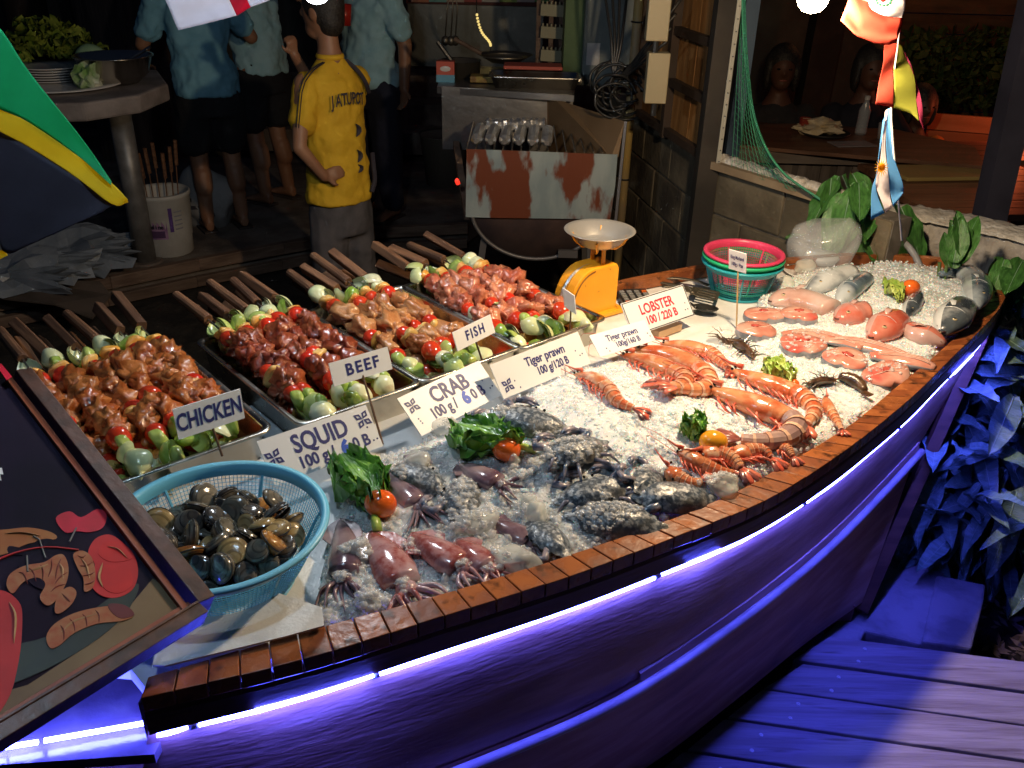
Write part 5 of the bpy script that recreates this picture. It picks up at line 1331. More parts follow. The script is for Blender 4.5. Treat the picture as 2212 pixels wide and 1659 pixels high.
def remesh(o, vox, sm=6):
    m_ = o.modifiers.new('r', 'REMESH'); m_.mode = 'VOXEL'; m_.voxel_size = vox; m_.use_smooth_shade = True
    s_ = o.modifiers.new('s', 'SMOOTH'); s_.iterations = sm; s_.factor = .5
    return o
def wrinkle(o, strength, size):
    tx_ = bpy.data.textures.new('folds', 'CLOUDS'); tx_.noise_scale = size; tx_.noise_depth = 2
    d = o.modifiers.new('d', 'DISPLACE'); d.texture = tx_; d.strength = strength; d.mid_level = .5; d.texture_coords = 'GLOBAL'
def cap_(b, a, c, r0, r1, n=10):
    b.tube([a, a, c, c], [r0*.02, r0, r1, r1*.02], n)
    b.ell(a, (r0,)*3, sub=2); b.ell(c, (r1,)*3, sub=2)
def limb(b, pts, rs):
    for i in range(len(pts)-1): cap_(b, Vector(pts[i]), Vector(pts[i+1]), rs[i], rs[i+1])
def rings(b, R_):
    b.loft([[Vector((cx_+rx*math.cos(a), cy_+ry*math.sin(a), z)) for a in [2*math.pi*k/20 for k in range(20)]] for z, rx, ry, cx_, cy_ in R_], cap0=True, cap1=True)
def hand(b, w_, d_, side=1, curl=.5, s=1, palm_n=(0, 0, 1)):
    """w_ wrist, d_ direction; five fingers"""
    w_, d_ = Vector(w_), Vector(d_).normalized(); n_ = Vector(palm_n); sd = d_.cross(n_).normalized()*side; n_ = sd.cross(d_).normalized()*side
    b.ell(w_+d_*.045*s, (.001, .001, .001), sub=1)
    b.loft([[w_+d_*u*s+sd*wx*s*math.cos(a)+n_*wz*s*math.sin(a) for a in [2*math.pi*k/12 for k in range(12)]] for u, wx, wz in ((-.005, .022, .018), (.02, .034, .016), (.06, .042, .015), (.085, .040, .012))], cap0=True, cap1=True)
    for k, (o_, l_) in enumerate(((-.030, .060), (-.010, .072), (.010, .068), (.029, .052))):
        p = w_+d_*.08*s+sd*o_*s; q = p+(d_*math.cos(curl)-n_*math.sin(curl))*l_*.5*s; e_ = q+(d_*math.cos(curl*2.2)-n_*math.sin(curl*2.2))*l_*.5*s
        limb(b, [p, q, e_], [.0095*s, .0085*s, .007*s])
    p = w_+d_*.025*s-sd*.03*s; q = p+(d_*.6-sd*.8)*.035*s; limb(b, [p, q, q+(d_*.9-sd*.2-n_*.4)*.03*s], [.011*s, .010*s, .008*s])

skin = mat('brown_skin', (.26, .12, .065), (.32, .16, .09), sc=6, rough=.5, sss=.1)
hair = mat('black_hair', (.012, .01, .009), (.03, .025, .02), sc=90, rough=.5, bump=.004, bsc=160)
def person(label, loc, yaw, s=1.0): return thing('person', label, 'person', loc, (0, 0, yaw))
def build(par, nm, fn, m_, vox, sm=5, wr=None):
    b = B(); fn(b); o = b.obj(nm, m_, par, True, world=False); remesh(o, vox, sm)
    if wr: wrinkle(o, *wr)
    return o
def head(b, c, r=.095, fwd=Vector((0, 1, 0))):
    c = Vector(c); M_ = frame(fwd.cross(Vector((0, 0, 1))), (0, 0, 1))
    b.ell(c, (r*.80, r*.98, r*1.18), M_, sub=3)
    b.ell(c+M_ @ Vector((0, r*.35, -r*.75)), (r*.55, r*.55, r*.5), M_, sub=2)
    b.ell(c+M_ @ Vector((0, r*.98, -r*.15)), (r*.13, r*.22, r*.22), M_, sub=2)
    for sg in (-1, 1): b.ell(c+M_ @ Vector((sg*r*.82, -.0, -r*.1)), (r*.10, r*.24, r*.32), M_, sub=2)
# --- the boy in the yellow shirt
kid_at = at(690, 690, FZ-.14); kid_at = Vector((-.87, 4.25, -.29))
K = person('boy from behind in a yellow football shirt, hand on hip, other hand at his mouth', kid_at, R(44)); K.scale = (.90, .95, 1.0)
HS = 1.03
def kb_(b):
    rings(b, [(.70, .15, .11, 0, 0), (.95, .13, .10, 0, 0), (1.18, .17, .10, 0, 0), (1.27, .08, .07, 0, .0), (1.34, .055, .055, 0, .01), (1.42, .05, .055, 0, .02)])
    head(b, (-.01, .035, 1.50), .105, Vector((-.45, .9, 0)))
    for sg in (-1, 1): limb(b, [(sg*.08, 0, .72), (sg*.09, .01, .38), (sg*.10, -.02, .06)], [.085, .055, .04]); b.ell((sg*.10, .05, .035), (.045, .12, .035), sub=2)
    limb(b, [(-.17, 0, 1.20), (-.25, -.06, 1.00), (-.275, -.08, .94), (-.17, -.12, .80)], [.048, .040, .036, .027]); hand(b, (-.17, -.12, .80), (.9, -.25, .15), -1, .35, .85, (0, -1, .3))
    limb(b, [(.17, 0, 1.20), (.13, .24, 1.05), (.11, .27, 1.04), (-.06, .24, 1.29)], [.048, .04, .036, .026]); hand(b, (-.06, .24, 1.29), (-.25, -.2, .9), 1, 1.2, .85, (0, -1, 0))
build(K, 'body', kb_, skin, .0075, 4)
kyel = mat('yellow_jersey', (.62, .36, .015), (.70, .42, .02), sc=8, rough=.8, bump=.0015, bsc=40)
def ks(b):
    rings(b, [(.64, .185, .15, -.01, 0), (.70, .18, .145, -.005, 0), (.95, .158, .125, 0, 0), (1.10, .178, .118, 0, 0), (1.20, .175, .105, 0, 0), (1.27, .10, .075, 0, .0), (1.30, .066, .064, 0, .005)])
    limb(b, [(-.15, 0, 1.19), (-.215, -.03, 1.045)], [.070, .072]); limb(b, [(.15, 0, 1.19), (.19, .12, 1.08)], [.068, .07])
build(K, 'shirt', ks, kyel, .0085, 4, (.034, .09))
def kp(b):
    rings(b, [(.66, .165, .13, 0, 0), (.55, .17, .135, 0, 0), (.48, .17, .13, 0, 0)])
    for sg in (-1, 1): limb(b, [(sg*.085, 0, .58), (sg*.10, 0, .20)], [.105, .098])
build(K, 'trousers', kp, mat('grey_cloth', (.07, .065, .07), (.11, .10, .105), sc=8, rough=.85), .011, 4, (.02, .12))
def kh(b):
    M_ = frame(Vector((-.45, .9, 0)).cross(Vector((0, 0, 1))), (0, 0, 1))
    b.ell(Vector((-.01, .035, 1.50))+M_ @ Vector((0, -.012, .018)), (.094, .108, .118), M_, sub=3)
    b.ell(Vector((-.01, .035, 1.50))+M_ @ Vector((0, -.045, -.035)), (.078, .07, .085), M_, sub=3)
build(K, 'hair', kh, hair, .009, 2)
navy = mat('shirt_print_navy', (.03, .025, .035), rough=.7)
def backpt(x, z, lift=.012):
    rx, ry = .172, .122; y = -ry*math.sqrt(max(0, 1-(x/rx)**2)); n_ = Vector((x/rx**2, y/ry**2, 0)).normalized(); return Vector((x, y, z))+n_*(lift+.010), n_
for i, ch in enumerate('JATUPOT'):
    p, n_ = backpt(-.083+.0265*i, 1.125+.010*math.sin(i/6*math.pi))
    c_ = bpy.data.curves.new('lettering', 'FONT'); c_.body = ch; c_.size = .066; c_.extrude = .001; c_.offset = .0012; c_.align_x = 'CENTER'; c_.align_y = 'CENTER'; c_.materials.append(navy); c_.resolution_u = 2
    o = bpy.data.objects.new('lettering', c_); COL.objects.link(o); o.parent = K
    M_ = Matrix((Vector((0, 0, 1)).cross(n_), Vector((0, 0, 1)), n_)).transposed(); o.matrix_basis = M4(M_, p) @ Matrix.Diagonal((.72, 1.15, 1, 1))
for z0, z1 in ((1.02, .96), (.90, .84), (.83, .79)):
    b = B(); pts = [backpt(.03+.022*math.sin(k/5*math.pi), z0+(z1-z0)*k/5, .006)[0] for k in range(6)]; b.tube(pts, [.002, .008, .012, .012, .008, .002], 6, flat=.2); b.obj('shirt_figure', navy, K, world=False)
def stripe(pts, w_):
    b = B(); b.tube(smooth_line(pts, 10), w_, 6, flat=.5); b.obj('stripe', navy, K, world=False)
for dy in (0, -.024):
    stripe([(-.07, -.035+dy*.5, 1.287), (-.15, -.045+dy, 1.262), (-.215, -.045+dy, 1.20), (-.265, -.070+dy, 1.08), (-.28, -.075+dy, 1.03)], .0055)
stripe([(.055, -.05, 1.29), (.10, -.09, 1.24), (.13, -.105, 1.19), (.165, -.08, 1.14)], .011)
stripe([(.16, -.09, .86), (.135, -.13, .80), (.13, -.14, .74), (.10, -.15, .69)], .012)
b = B(); b.torus((0, .005, 1.305), .062, .010, 24, 6, flat=1.4); b.obj('collar', kyel, K, True, world=False)

# --- staff in blue shirts
tee = mat('blue_tee', (.16, .38, .50), (.20, .44, .56), sc=10, rough=.85)
tee2 = mat('pale_blue_tee', (.30, .52, .58), (.36, .58, .64), sc=10, rough=.85)
shorts = mat('black_shorts', (.012, .012, .014), rough=.9)
flip = mat('flip_flop', (.05, .035, .03), rough=.7)
def adult(label, loc, yaw, tmat, pmat, arms, long=False, lean=.0, s=1, knee=None, seated=False):
    P_ = person(label, loc, yaw); P_.scale = (s, s, s)
    lx = lean
    def bd(b):
        rings(b, [(.86, .16, .11, 0, 0), (1.05, .14, .10, 0, lx*.3), (1.32, .19, .11, 0, lx*.8), (1.42, .10, .08, 0, lx), (1.50, .058, .058, 0, lx+.02), (1.56, .055, .06, 0, lx+.04)])
        head(b, (0, lx+.06, 1.65), .10)
        for sg in (-1, 1):
            limb(b, [(sg*.09, 0, .88), (sg*.10, .02, .48), (sg*.11, -.03, .09)], [.095, .060, .043])
            limb(b, [(sg*.10, -.01, .36), (sg*.105, -.025, .28)], [.060, .058])
            b.loft([[Vector((sg*.11+w_*math.cos(a), y, .008+hh+hh*math.sin(a))) for a in [2*math.pi*k/10 for k in range(10)]] for y, w_, hh in ((-.08, .03, .035), (-.02, .036, .042), (.06, .042, .026), (.13, .044, .014), (.155, .03, .009))], cap0=True, cap1=True)
        for sg, a in zip((-1, 1), arms): 
            limb(b, [(sg*.19, lx, 1.36)]+[Vector(q) for q in a], [.055, .044, .032]); d_ = (Vector(a[1])-Vector(a[0])); hand(b, a[1], d_, sg, .5, 1, (0, -.6, .8))
    build(P_, 'body', bd, skin, .010, 4)
    def ts(b):
        rings(b, [(.84, .195, .15, 0, 0), (.92, .19, .145, 0, 0), (1.10, .172, .135, 0, lx*.35), (1.30, .205, .135, 0, lx*.8), (1.40, .14, .10, 0, lx), (1.455, .07, .07, 0, lx+.01)])
        for sg, a in zip((-1, 1), arms):
            q = Vector((sg*.19, lx, 1.36)); limb(b, [q, q*.35+Vector(a[0])*.65], [.075, .078])
    build(P_, 'shirt', ts, tmat, .011, 4, (.06, .11))
    def pt(b):
        rings(b, [(.92, .175, .13, 0, 0), (.80, .185, .145, 0, 0), (.72, .18, .14, 0, 0)])
        for sg in (-1, 1): limb(b, [(sg*.09, 0, .80), (sg*.11, .02, .56 if not long else .50)]+([(sg*.115, -.02, .12)] if long else []), [.12, .105, .075])
    build(P_, 'trousers' if long else 'shorts', pt, pmat, .012, 4, (.03, .14))
    def hr(b): b.ell((0, lx+.05, 1.675), (.092, .104, .112), sub=3); b.ell((0, lx+.02, 1.63), (.082, .08, .09), sub=3)
    build(P_, 'hair', hr, hair, .010, 2)
    for sg in (-1, 1):
        b = B(); b.prism([(sg*.11-.045, -.10, 0), (sg*.11+.045, -.10, 0), (sg*.11+.052, .12, 0), (sg*.11, .17, 0), (sg*.11-.052, .12, 0)], .014); b.obj('sandal', flip, P_, world=False, bevel=.003)
    return P_
adult('worker in a blue shirt and black shorts leaning over the concrete table, back to us', Vector((-1.86, 5.42, FZ)), R(32), tee, shorts, [((-.30, .16, 1.12), (-.26, .42, .98)), ((.33, .10, 1.14), (.28, .36, 1.25))], lean=.10, s=.98)
adult('second worker in a pale blue shirt and rolled black shorts, further from us', Vector((-1.70, 6.05, FZ)), R(60), tee2, shorts, [((-.28, .16, 1.10), (-.15, .40, 1.10)), ((.26, .20, 1.12), (.1, .42, 1.2))], lean=.06, s=1.02)
adult('worker in light blue shirt and long dark trousers, arm hanging, right of the boy', Vector((-.93, 5.75, FZ)), R(150), tee2, mat('navy_trousers', (.012, .014, .03), rough=.9), [((-.27, .0, 1.10), (-.30, .06, .86)), ((.27, .06, 1.12), (.22, .28, 1.30))], long=True, lean=.02, s=1.0)
# red cup held by the worker
t = thing('red_cup', 'red cup held up by the worker behind the boy', 'cup', aty(745, 30, 5.3)); b = B(); b.lathe([(.001, -.06), (.03, -.06), (.04, .05), (.037, .05), (.028, -.055), (.001, -.055)], 16); b.obj('cup', mat('red_plastic', (.5, .03, .02), rough=.4), t, True, world=False)

# --- concrete table at left
TZ = .60
t = thing('concrete_table', 'thick grey concrete prep table with a round steel leg, at the left', 'table', at(315, 565, FZ))
tabm = mat('table_concrete', (.17, .14, .125), (.26, .22, .20), sc=7, rough=.7, bump=.002, bsc=40)
tp = [aty(-120, 232, 4.6), aty(175, 236, 4.45), aty(300, 218, 4.55), aty(372, 190, 5.1), aty(345, 158, 5.9), aty(-120, 150, 6.1)]
zt = sum(p.z for p in (tp[0], tp[1], tp[2]))/3
Tz = aty(240, 205, 4.5).z+.04
tp = [Vector((p.x, p.y, Tz)) for p in (at(-150, 228, Tz), at(180, 222, Tz), at(300, 205, Tz), at(362, 180, Tz), at(340, 150, Tz), at(-150, 146, Tz))]
b = B(); b.prism(tp[::-1], -.085); b.obj('slab', tabm, t, bevel=.012)
lt = at(252, 235, Tz-.085); lb = at(316, 565, FZ)
b = B(); b.tube([Vector((lb.x, lb.y, Tz-.09)), lb], .058, 20); b.obj('leg', mat('galvanised', (.30, .29, .28), (.20, .19, .18), sc=10, rough=.5, metal=.5), t, True)
b = B(); b.lathe([(.001, .012), (.09, .012), (.095, 0), (.001, 0)], 20, lb); b.obj('foot', conc, t)
platem = mat('plate_white', (.55, .53, .50), rough=.25)
def plate(c, r, lab, n=1, grp=None, m_=platem):
    for k in range(n):
        b = B(); b.lathe([(.001, .0), (r*.6, 0), (r, .016), (r, .020), (r*.6, .006), (.001, .005)], 40)
        o = b.obj('plate', m_, None, True, loc=(c.x, c.y, c.z+.012*k)); tagm(o, lab if n == 1 else '%s plate of the stack left of the bowl' % ['bottom', 'second', 'third', 'fourth', 'fifth', 'top'][k], 'plate', grp)
plate(at(128, 186, Tz), .30, 'large oval-looking pale platter on the near edge of the concrete table')
plate(at(118, 172, Tz+.0), .20, '', 6, 'plates stacked on the concrete table')
t = thing('steel_bowl', 'wide steel mixing bowl on the concrete table', 'bowl', at(255, 180, Tz))
b = B(); b.lathe([(.001, .003), (.10, .004), (.155, .05), (.18, .13), (.19, .132), (.19, .136), (.175, .136), (.15, .055), (.095, .010), (.001, .008)], 40); b.obj('bowl_wall', mat('bowl_steel', (.5, .46, .40), metal=1, rough=.25), t, True, world=False)
b = B(); b.tube([(.05, 0, .10), (.20, -.02, .18)], .008, 6); b.obj('spoon_handle', steel, t, world=False)
t = thing('lettuce_heap', 'heap of yellow-green lettuce in a shallow basket on the concrete table', 'lettuce', at(115, 150, Tz))
lc = at(110, 150, Tz)
b = B(); b.lathe([(.15, 0), (.24, .05), (.25, .055), (.24, .06), (.14, .008), (.001, .008)], 30, lc); b.obj('basket', mat('orange_basket', (.35, .13, .02), rough=.6), t, True)
b = B(); rl = random.Random(4)
for k in range(70):
    a = rl.uniform(0, 6.28); r_ = .24*math.sqrt(rl.random()); c = lc+Vector((r_*math.cos(a), r_*math.sin(a), .06+.20*(1-(r_/.26)**2)*rl.uniform(.5, 1)))
    w_ = rl.uniform(.04, .07); M_ = Matrix.Rotation(rl.uniform(-1, 1), 3, 'X') @ Matrix.Rotation(rl.uniform(0, 6), 3, 'Z')
    rows = [[c+M_ @ Vector((w_*(i/5-.5)*2*math.sin(.5+2.2*j/7), w_*(j/7-.5)*2, .02*math.sin(i*2.1+j*1.7))) for j in range(8)] for i in range(6)]
    b.loft(rows, closed=False)
b.obj('leaves', mat('lettuce_olive', (.16, .22, .02), (.30, .34, .05), sc=20, rough=.5), t, True, kind='stuff')
b = B(); b.ell(at(200, 130, Tz+.08), (.085, .08, .08), sub=3, amp=.1); tagm(b.obj('cabbage', mat('cabbage_green', (.25, .42, .22), (.35, .5, .3), sc=10, rough=.5), None, True), 'pale green cabbage behind the steel bowl', 'cabbage')
b = B(); c = at(190, 168, Tz+.05); b.ell(c, (.06, .05, .07), sub=3, amp=.6, fr=2.2, seed=2); tagm(b.obj('food_bag', mat('thin_bag', (.55, .55, .42), (.2, .35, .1), sc=8, rough=.25), None), 'crumpled clear bag of greens left of the steel bowl', 'plastic bag')

# bucket, crate, crumpled bags under the table
t = thing('paint_bucket', 'white plastic paint bucket with a purple label holding long skewers', 'bucket', at(368, 543, FZ))
b = B(); b.lathe([(.001, 0), (.125, 0), (.135, .01), (.138, .10), (.142, .11), (.155, .34), (.160, .345), (.160, .365), (.153, .37), (.150, .35), (.13, .02), (.001, .015)], 36); b.obj('pail', mat('bucket_white', (.50, .48, .44), (.42, .40, .36), sc=8, rough=.5), t, True, world=False)
def wrap(a0, a1, z0, z1, m_, nm, lift=.002, col=6):
    b = B(); rows = [[Vector(((.136+.016*(z/.36)+lift)*math.cos(R(a)), (.136+.016*(z/.36)+lift)*math.sin(R(a)), z)) for a in [a0+(a1-a0)*k/12 for k in range(13)]] for z in (z0, z1)]
    b.loft(rows, closed=False); b.obj(nm, m_, t, True, world=False)
wrap(-128, -66, .12, .30, mat('label_purple', (.22, .10, .24), (.38, .22, .36), sc=9, rough=.4), 'label')
wrap(-120, -72, .13, .17, mat('label_dark', (.10, .05, .12), rough=.4), 'label_band', .004)
wrap(-60, -52, .16, .30, mat('label_violet', (.10, .05, .20), rough=.4), 'label_strip', .004)
for k in range(5): wrap(-48, -30, .17+.025*k, .178+.025*k, mat('label_text_grey', (.25, .25, .28), rough=.5), 'text_line', .004)
for i, ch in enumerate('eline'):
    a = R(-100+5.2*i); c_ = bpy.data.curves.new('lettering', 'FONT'); c_.body = ch; c_.size = .034; c_.extrude = .0005; c_.offset = .0008; c_.materials.append(navy); c_.resolution_u = 2
    o = bpy.data.objects.new('lettering', c_); COL.objects.link(o); o.parent = t; n_ = Vector((math.cos(a), math.sin(a), 0))
    o.matrix_basis = M4(Matrix((Vector((0, 0, 1)).cross(n_), Vector((0, 0, 1)), n_)).transposed(), n_*.153+Vector((0, 0, .185)))
for k in range(9):
    a = R(200+17*k); b = B(); b.tube([(.10*math.cos(a), .10*math.sin(a), .05), (.14*math.cos(a), .13*math.sin(a)+.03, .50+.04*(k % 3))], .0035, 5)
    b.tube([(.135*math.cos(a), .125*math.sin(a)+.03, .46+.03*(k % 3)), (.15*math.cos(a), .14*math.sin(a)+.035, .60+.03*(k % 3))], .011, 6); b.obj('skewer_bundle', hw, t, world=False)
t = thing('feed_sack', 'pale printed sack slumped behind the paint bucket', 'sack', at(430, 505, FZ))
q = at(432, 500, FZ); b = B(); b.ell(q+Vector((0, .15, .16)), (.20, .14, .19), sub=3, amp=.25, fr=1.4, seed=3); b.obj('sack_body', mat('sack_white', (.22, .21, .20), (.32, .31, .30), sc=6, rough=.7, bump=.006, bsc=14), t, True)
for k in range(3):
    b = B(); b.box(q+Vector((-.06+.06*k, -.006+.02*k, .20-.05*k)), (.07, .01, .022), Rz(.2)); b.obj('print_mark', navy, t)
bagm = mat('bag_grey', (.20, .23, .27), (.30, .33, .37), sc=5, rough=.35, bump=.012, bsc=9)
rb_ = random.Random(8)
for i, (px, py, r_, lab) in enumerate(((150, 545, .20, 'crumpled grey plastic sheet, largest of the heap by the table leg'), (60, 575, .20, 'crumpled grey plastic bag under the black flag'), (215, 520, .13, 'small bunched plastic bag against the table leg'), (20, 600, .18, 'dark crumpled bag at the left edge of the heap'))):
    c = at(px, py, FZ+.10); b = B(); b.ell(c, (r_*1.4, r_*.7, r_*.55), sub=3, amp=.75, fr=1.9, seed=i+2); 
    for k in range(5):
        a = rb_.uniform(-.6, .6); d_ = Vector((math.cos(a), -abs(math.sin(a))*.4, rb_.uniform(-.1, .25))); b.tube([c, c+d_*r_*1.5, c+d_*r_*2.1], [r_*.35, r_*.22, r_*.02], 7, flat=.4)
    tagm(b.obj('crumpled_bag', bagm, None, i > 9), lab, 'plastic bag', 'crumpled plastic under the table')
b = B(); P = [at(-60, 640, FZ+.05), at(120, 660, FZ+.04), at(200, 690, FZ-.02), at(240, 640, FZ-.02), at(215, 610, FZ+.02), at(60, 610, FZ+.06), at(-60, 600, FZ+.05)]
b.prism(P[::-1], .01); tagm(b.obj('cardboard_sheet', mat('dark_card', (.08, .06, .045), (.12, .09, .07), sc=6, rough=.8)), 'ragged brown cardboard sheet on the floor below the bags', 'cardboard')

# --- barbecue grill and its metal sheets
gy = 3.9
galv = mat('galv_sheet', (.24, .30, .31), (.34, .39, .39), sc=7, stretch=(1.5, 1, .6), rough=.45, metal=.25, bump=.001, col3=(.17, .045, .02), sc3=5, thr3=(.49, .54))
t = thing('barbecue_grill', 'drum barbecue with a rusty sheet in front and steel wind shields behind', 'barbecue', Vector((.1, gy+.2, FZ)))
def panel(px, y, name, m_, th=.004, ys=None):
    b = B(); P = [aty(x, yy_, (ys[i] if ys else y)) for i, (x, yy_) in enumerate(px)]; n_ = (P[1]-P[0]).cross(P[2]-P[0]).normalized(); b.prism(P, th, n_); return b.obj(name, m_, t)
fp_ = [(1008, 322), (1120, 326), (1250, 331), (1334, 334), (1329, 400), (1318, 474), (1180, 472), (1080, 471), (1006, 469)]
panel(fp_, gy, 'rusty_sheet', galv)
ssh = mat('shield_steel', (.22, .21, .20), (.34, .32, .30), sc=3, rough=.35, metal=.9, bump=.006, bsc=5)
panel([(954, 186), (1238, 204), (1236, 330), (956, 322)], gy, 'back_shield', ssh, ys=[4.5, 4.5, 4.5, 4.5])
panel([(1183, 198), (1225, 222), (1349, 262), (1336, 338), (1320, 340), (1183, 330)], gy, 'side_shield', mat('cardboard_brown', (.16, .10, .05), (.20, .13, .07), sc=4, rough=.8), ys=[4.5, 4.4, 3.95, 3.92, 3.92, 4.5])
# drum with end disc facing us
zc = aty(1150, 470, gy).z
dr = mat('drum_rust', (.055, .035, .035), (.10, .06, .05), sc=6, rough=.7)
cx_ = aty(1160, 450, gy+.02); rdr = .30
b = B(); half = [Vector((cx_.x+rdr*math.cos(a), gy+.02, cx_.z-.0+rdr*math.sin(a)*.80)) for a in [R(180+180*i/24) for i in range(25)]]
b.prism(half, .55, (0, 1, 0)); b.obj('drum', dr, t, True)
b = B(); b.tube([p-Vector((0, .01, 0)) for p in half], .010, 6); b.obj('drum_rim', mat('rim_metal', (.16, .15, .15), metal=.6, rough=.5), t, True)
b = B(); b.box(aty(1180, 545, gy)+Vector((.10, -.01, 0)), (.09, .02, .035)); b.obj('vent', mat('rim_metal', (0, 0, 0)), t)
for x0, x1 in ((-.22, -.32), (.24, .30)):
    for yq in (gy+.04, gy+.5):
        b = B(); b.bar((cx_.x+x0, yq, cx_.z), (cx_.x+x1, yq, FZ-.14), .03, .03); b.obj('leg', mat('rim_metal', (0, 0, 0)), t)
for k in range(16):
    x = cx_.x-.32+.04*k; b = B(); zz = aty(1160, 322, gy).z-.01; b.tube([(x, gy+.01, zz), (x, gy+.58, zz)], .004, 5); b.obj('grate_bar', dsteel, t)
b = B(); b.bar(aty(985, 310, 4.45), aty(1010, 470, 3.98), .03, .03); b.obj('frame_bar', woodk, t)
b = B(); b.bar(aty(1352, 262, 3.95), aty(1330, 480, 3.9), .012, .012); b.obj('frame_bar', mat('rim_metal', (0, 0, 0)), t)
foil = mat('foil', (.75, .74, .72), metal=.85, rough=.33, bump=.004, bsc=60)
ez = aty(1160, 322, gy).z
names = ['leftmost', 'second', 'third', 'fourth', 'fifth', 'rightmost']
for k in range(6):
    c = Vector((aty(1030+30*k, 315, gy+.08).x, gy+.10, ez+.02)); b = B(); b.tube([c+Vector((-.0, -.07, 0)), c+Vector((0, -.05, .005)), c+Vector((.01, .14, .01)), c+Vector((.01, .17, 0))], [.012, .026, .028, .010], 9); 
    b.v = [tuple(Vector(v)+Vector((0, 0, .007*noise.noise(Vector(v)*60)))) for v in b.v]
    tagm(b.obj('foil_parcel', foil), '%s foil parcel in the front row on the grill' % names[k], 'foil parcel', 'foil wrapped parcels on the grill')
for k, (x0, x1, yq, lab) in enumerate(((1045, 1130, .26, 'long crumpled foil parcel across the back of the grill'), (1110, 1180, .30, 'short foil parcel at the back right of the grill'))):
    a, c = aty(x0, 300, gy+yq), aty(x1, 302, gy+yq); a.z = c.z = ez+.045; b = B(); b.tube([a+(c-a)*i/14 for i in range(15)], [.008]+[.028+.006*math.sin(i*2.2) for i in range(13)]+[.006], 10)
    b.v = [tuple(Vector(v)+Vector((0, 0, .010*noise.noise(Vector(v)*45)))) for v in b.v]
    tagm(b.obj('foil_parcel', foil), lab, 'foil parcel', 'foil wrapped parcels on the grill')
b = B(); b.ell(Vector((aty(988, 392, 4.0).x, 4.0, aty(988, 392, 4.0).z)), (.012, .012, .016), sub=2, amp=.4); tagm(b.obj('ember', mat('ember_glow', (.3, .02, .01), emit=(1, .04, .02), estr=1.2)), 'glowing red ember at the left side of the grill', 'ember')

# --- steel work table behind the grill, with its trays
t = thing('work_table', 'steel topped work table behind the barbecue', 'table', Vector((.1, 5.0, FZ)))
wz = aty(1100, 190, 4.55).z
P = [Vector((p.x, p.y, wz)) for p in (at(944, 188, wz), at(1240, 206, wz), at(1245, 150, wz), at(960, 140, wz))]
b = B(); b.prism(P, -.03); b.obj('top', ssh, t)
for q in P:
    b = B(); b.bar(q-Vector((0, 0, .02)), Vector((q.x, q.y, FZ)), .04, .04); b.obj('leg', dsteel, t)
def wtop(x, y, dz=0): p = at(x, y, wz); p.z = wz+dz; return p
t2 = thing('roasting_tray', 'shallow steel tray on the work table holding a red board', 'tray', wtop(1155, 186))
b = B(); b.loft([rrect(-.20, .20, -.09, .09, .03, 0), rrect(-.22, .22, -.11, .11, .03, .055), rrect(-.23, .23, -.12, .12, .03, .058), rrect(-.215, .215, -.105, .105, .03, .05), rrect(-.195, .195, -.085, .085, .03, .004)], cap0=True, cap1=True); b.obj('tray_wall', steel, t2, True, world=False)
b = B(); b.box(wtop(1150, 176, .075), (.30, .14, .018)); tagm(b.obj('red_board', mat('red_board', (.45, .09, .06), rough=.6), bevel=.005), 'red cutting board resting on the steel tray', 'cutting board')
t2 = thing('salt_box', 'small red and blue carton on the work table', 'carton', wtop(963, 176))
b = B(); b.box((0, 0, .05), (.09, .05, .10)); b.obj('carton_body', mat('carton_red', (.45, .08, .05), rough=.6), t2, world=False)
b = B(); b.box((0, -.001, .018), (.092, .052, .036)); b.obj('carton_band', mat('carton_blue', (.10, .28, .40), rough=.6), t2, world=False)
b = B(); b.ell((0, -.026, .065), (.028, .003, .014), sub=2); b.obj('carton_mark', platem, t2, world=False)
t2 = thing('saucepan', 'dark saucepan with its handle up, on the work table', 'saucepan', wtop(995, 165))
b = B(); b.lathe([(.001, 0), (.10, 0), (.105, .08), (.11, .082), (.10, .078), (.095, .006), (.001, .006)], 28); b.obj('pan', dsteel, t2, True, world=False)
b = B(); b.tube([(-.05, 0, .08), (-.12, 0, .17)], .012, 8); b.obj('handle', blkp, t2, world=False)
t2 = thing('wok', 'shallow dark wok on the work table below the hanging light string', 'wok', wtop(1090, 150, .03))
b = B(); b.lathe([(.001, 0), (.08, .01), (.15, .05), (.155, .05), (.08, .016), (.001, .006)], 28); b.obj('pan', dsteel, t2, True, world=False)
b = B(); b.tube([(-.13, 0, .05), (-.28, .02, .12)], .012, 8); b.obj('handle', woodk, t2, world=False)
b = B(); b.box(wtop(1050, 178, .02), (.16, .10, .03)); tagm(b.obj('food_box', mat('yellow_food', (.30, .22, .05), (.18, .10, .03), sc=30, rough=.6, bump=.004), bevel=.004), 'small wooden box of chopped yellow food on the work table', 'box')

# --- shelving, post, cabinet, wires
cab = mat('grey_green_paint', (.10, .13, .13), (.15, .18, .18), sc=3, rough=.5)
grn = mat('green_panel', (.05, .10, .035), (.08, .14, .05), sc=4, rough=.6)
t = thing('electric_cabinet', 'tall grey metal cabinet with a white sticker, right of the shelf rack', 'cabinet', Vector((.45, 5.1, FZ)))
P0 = aty(1255, 186, 4.9); P1 = aty(1362, 188, 4.9)
b = B(); b.box(((P0.x+P1.x)/2, 5.05, P0.z+.8), (P1.x-P0.x, .3, 1.6)); b.obj('cabinet_body', cab, t, bevel=.006)
q = aty(1222, 182, 5.0); b = B(); b.box((q.x+.03, 5.12, q.z+.8), (.10, .25, 1.6)); b.obj('side_panel', grn, t)
a_ = aty(1282, 118, 4.88); b = B(); b.box((a_.x, 4.895, a_.z), (.07, .003, .11)); b.obj('sticker', mat('sticker_grey', (.45, .45, .45), rough=.5), t, bevel=.001)
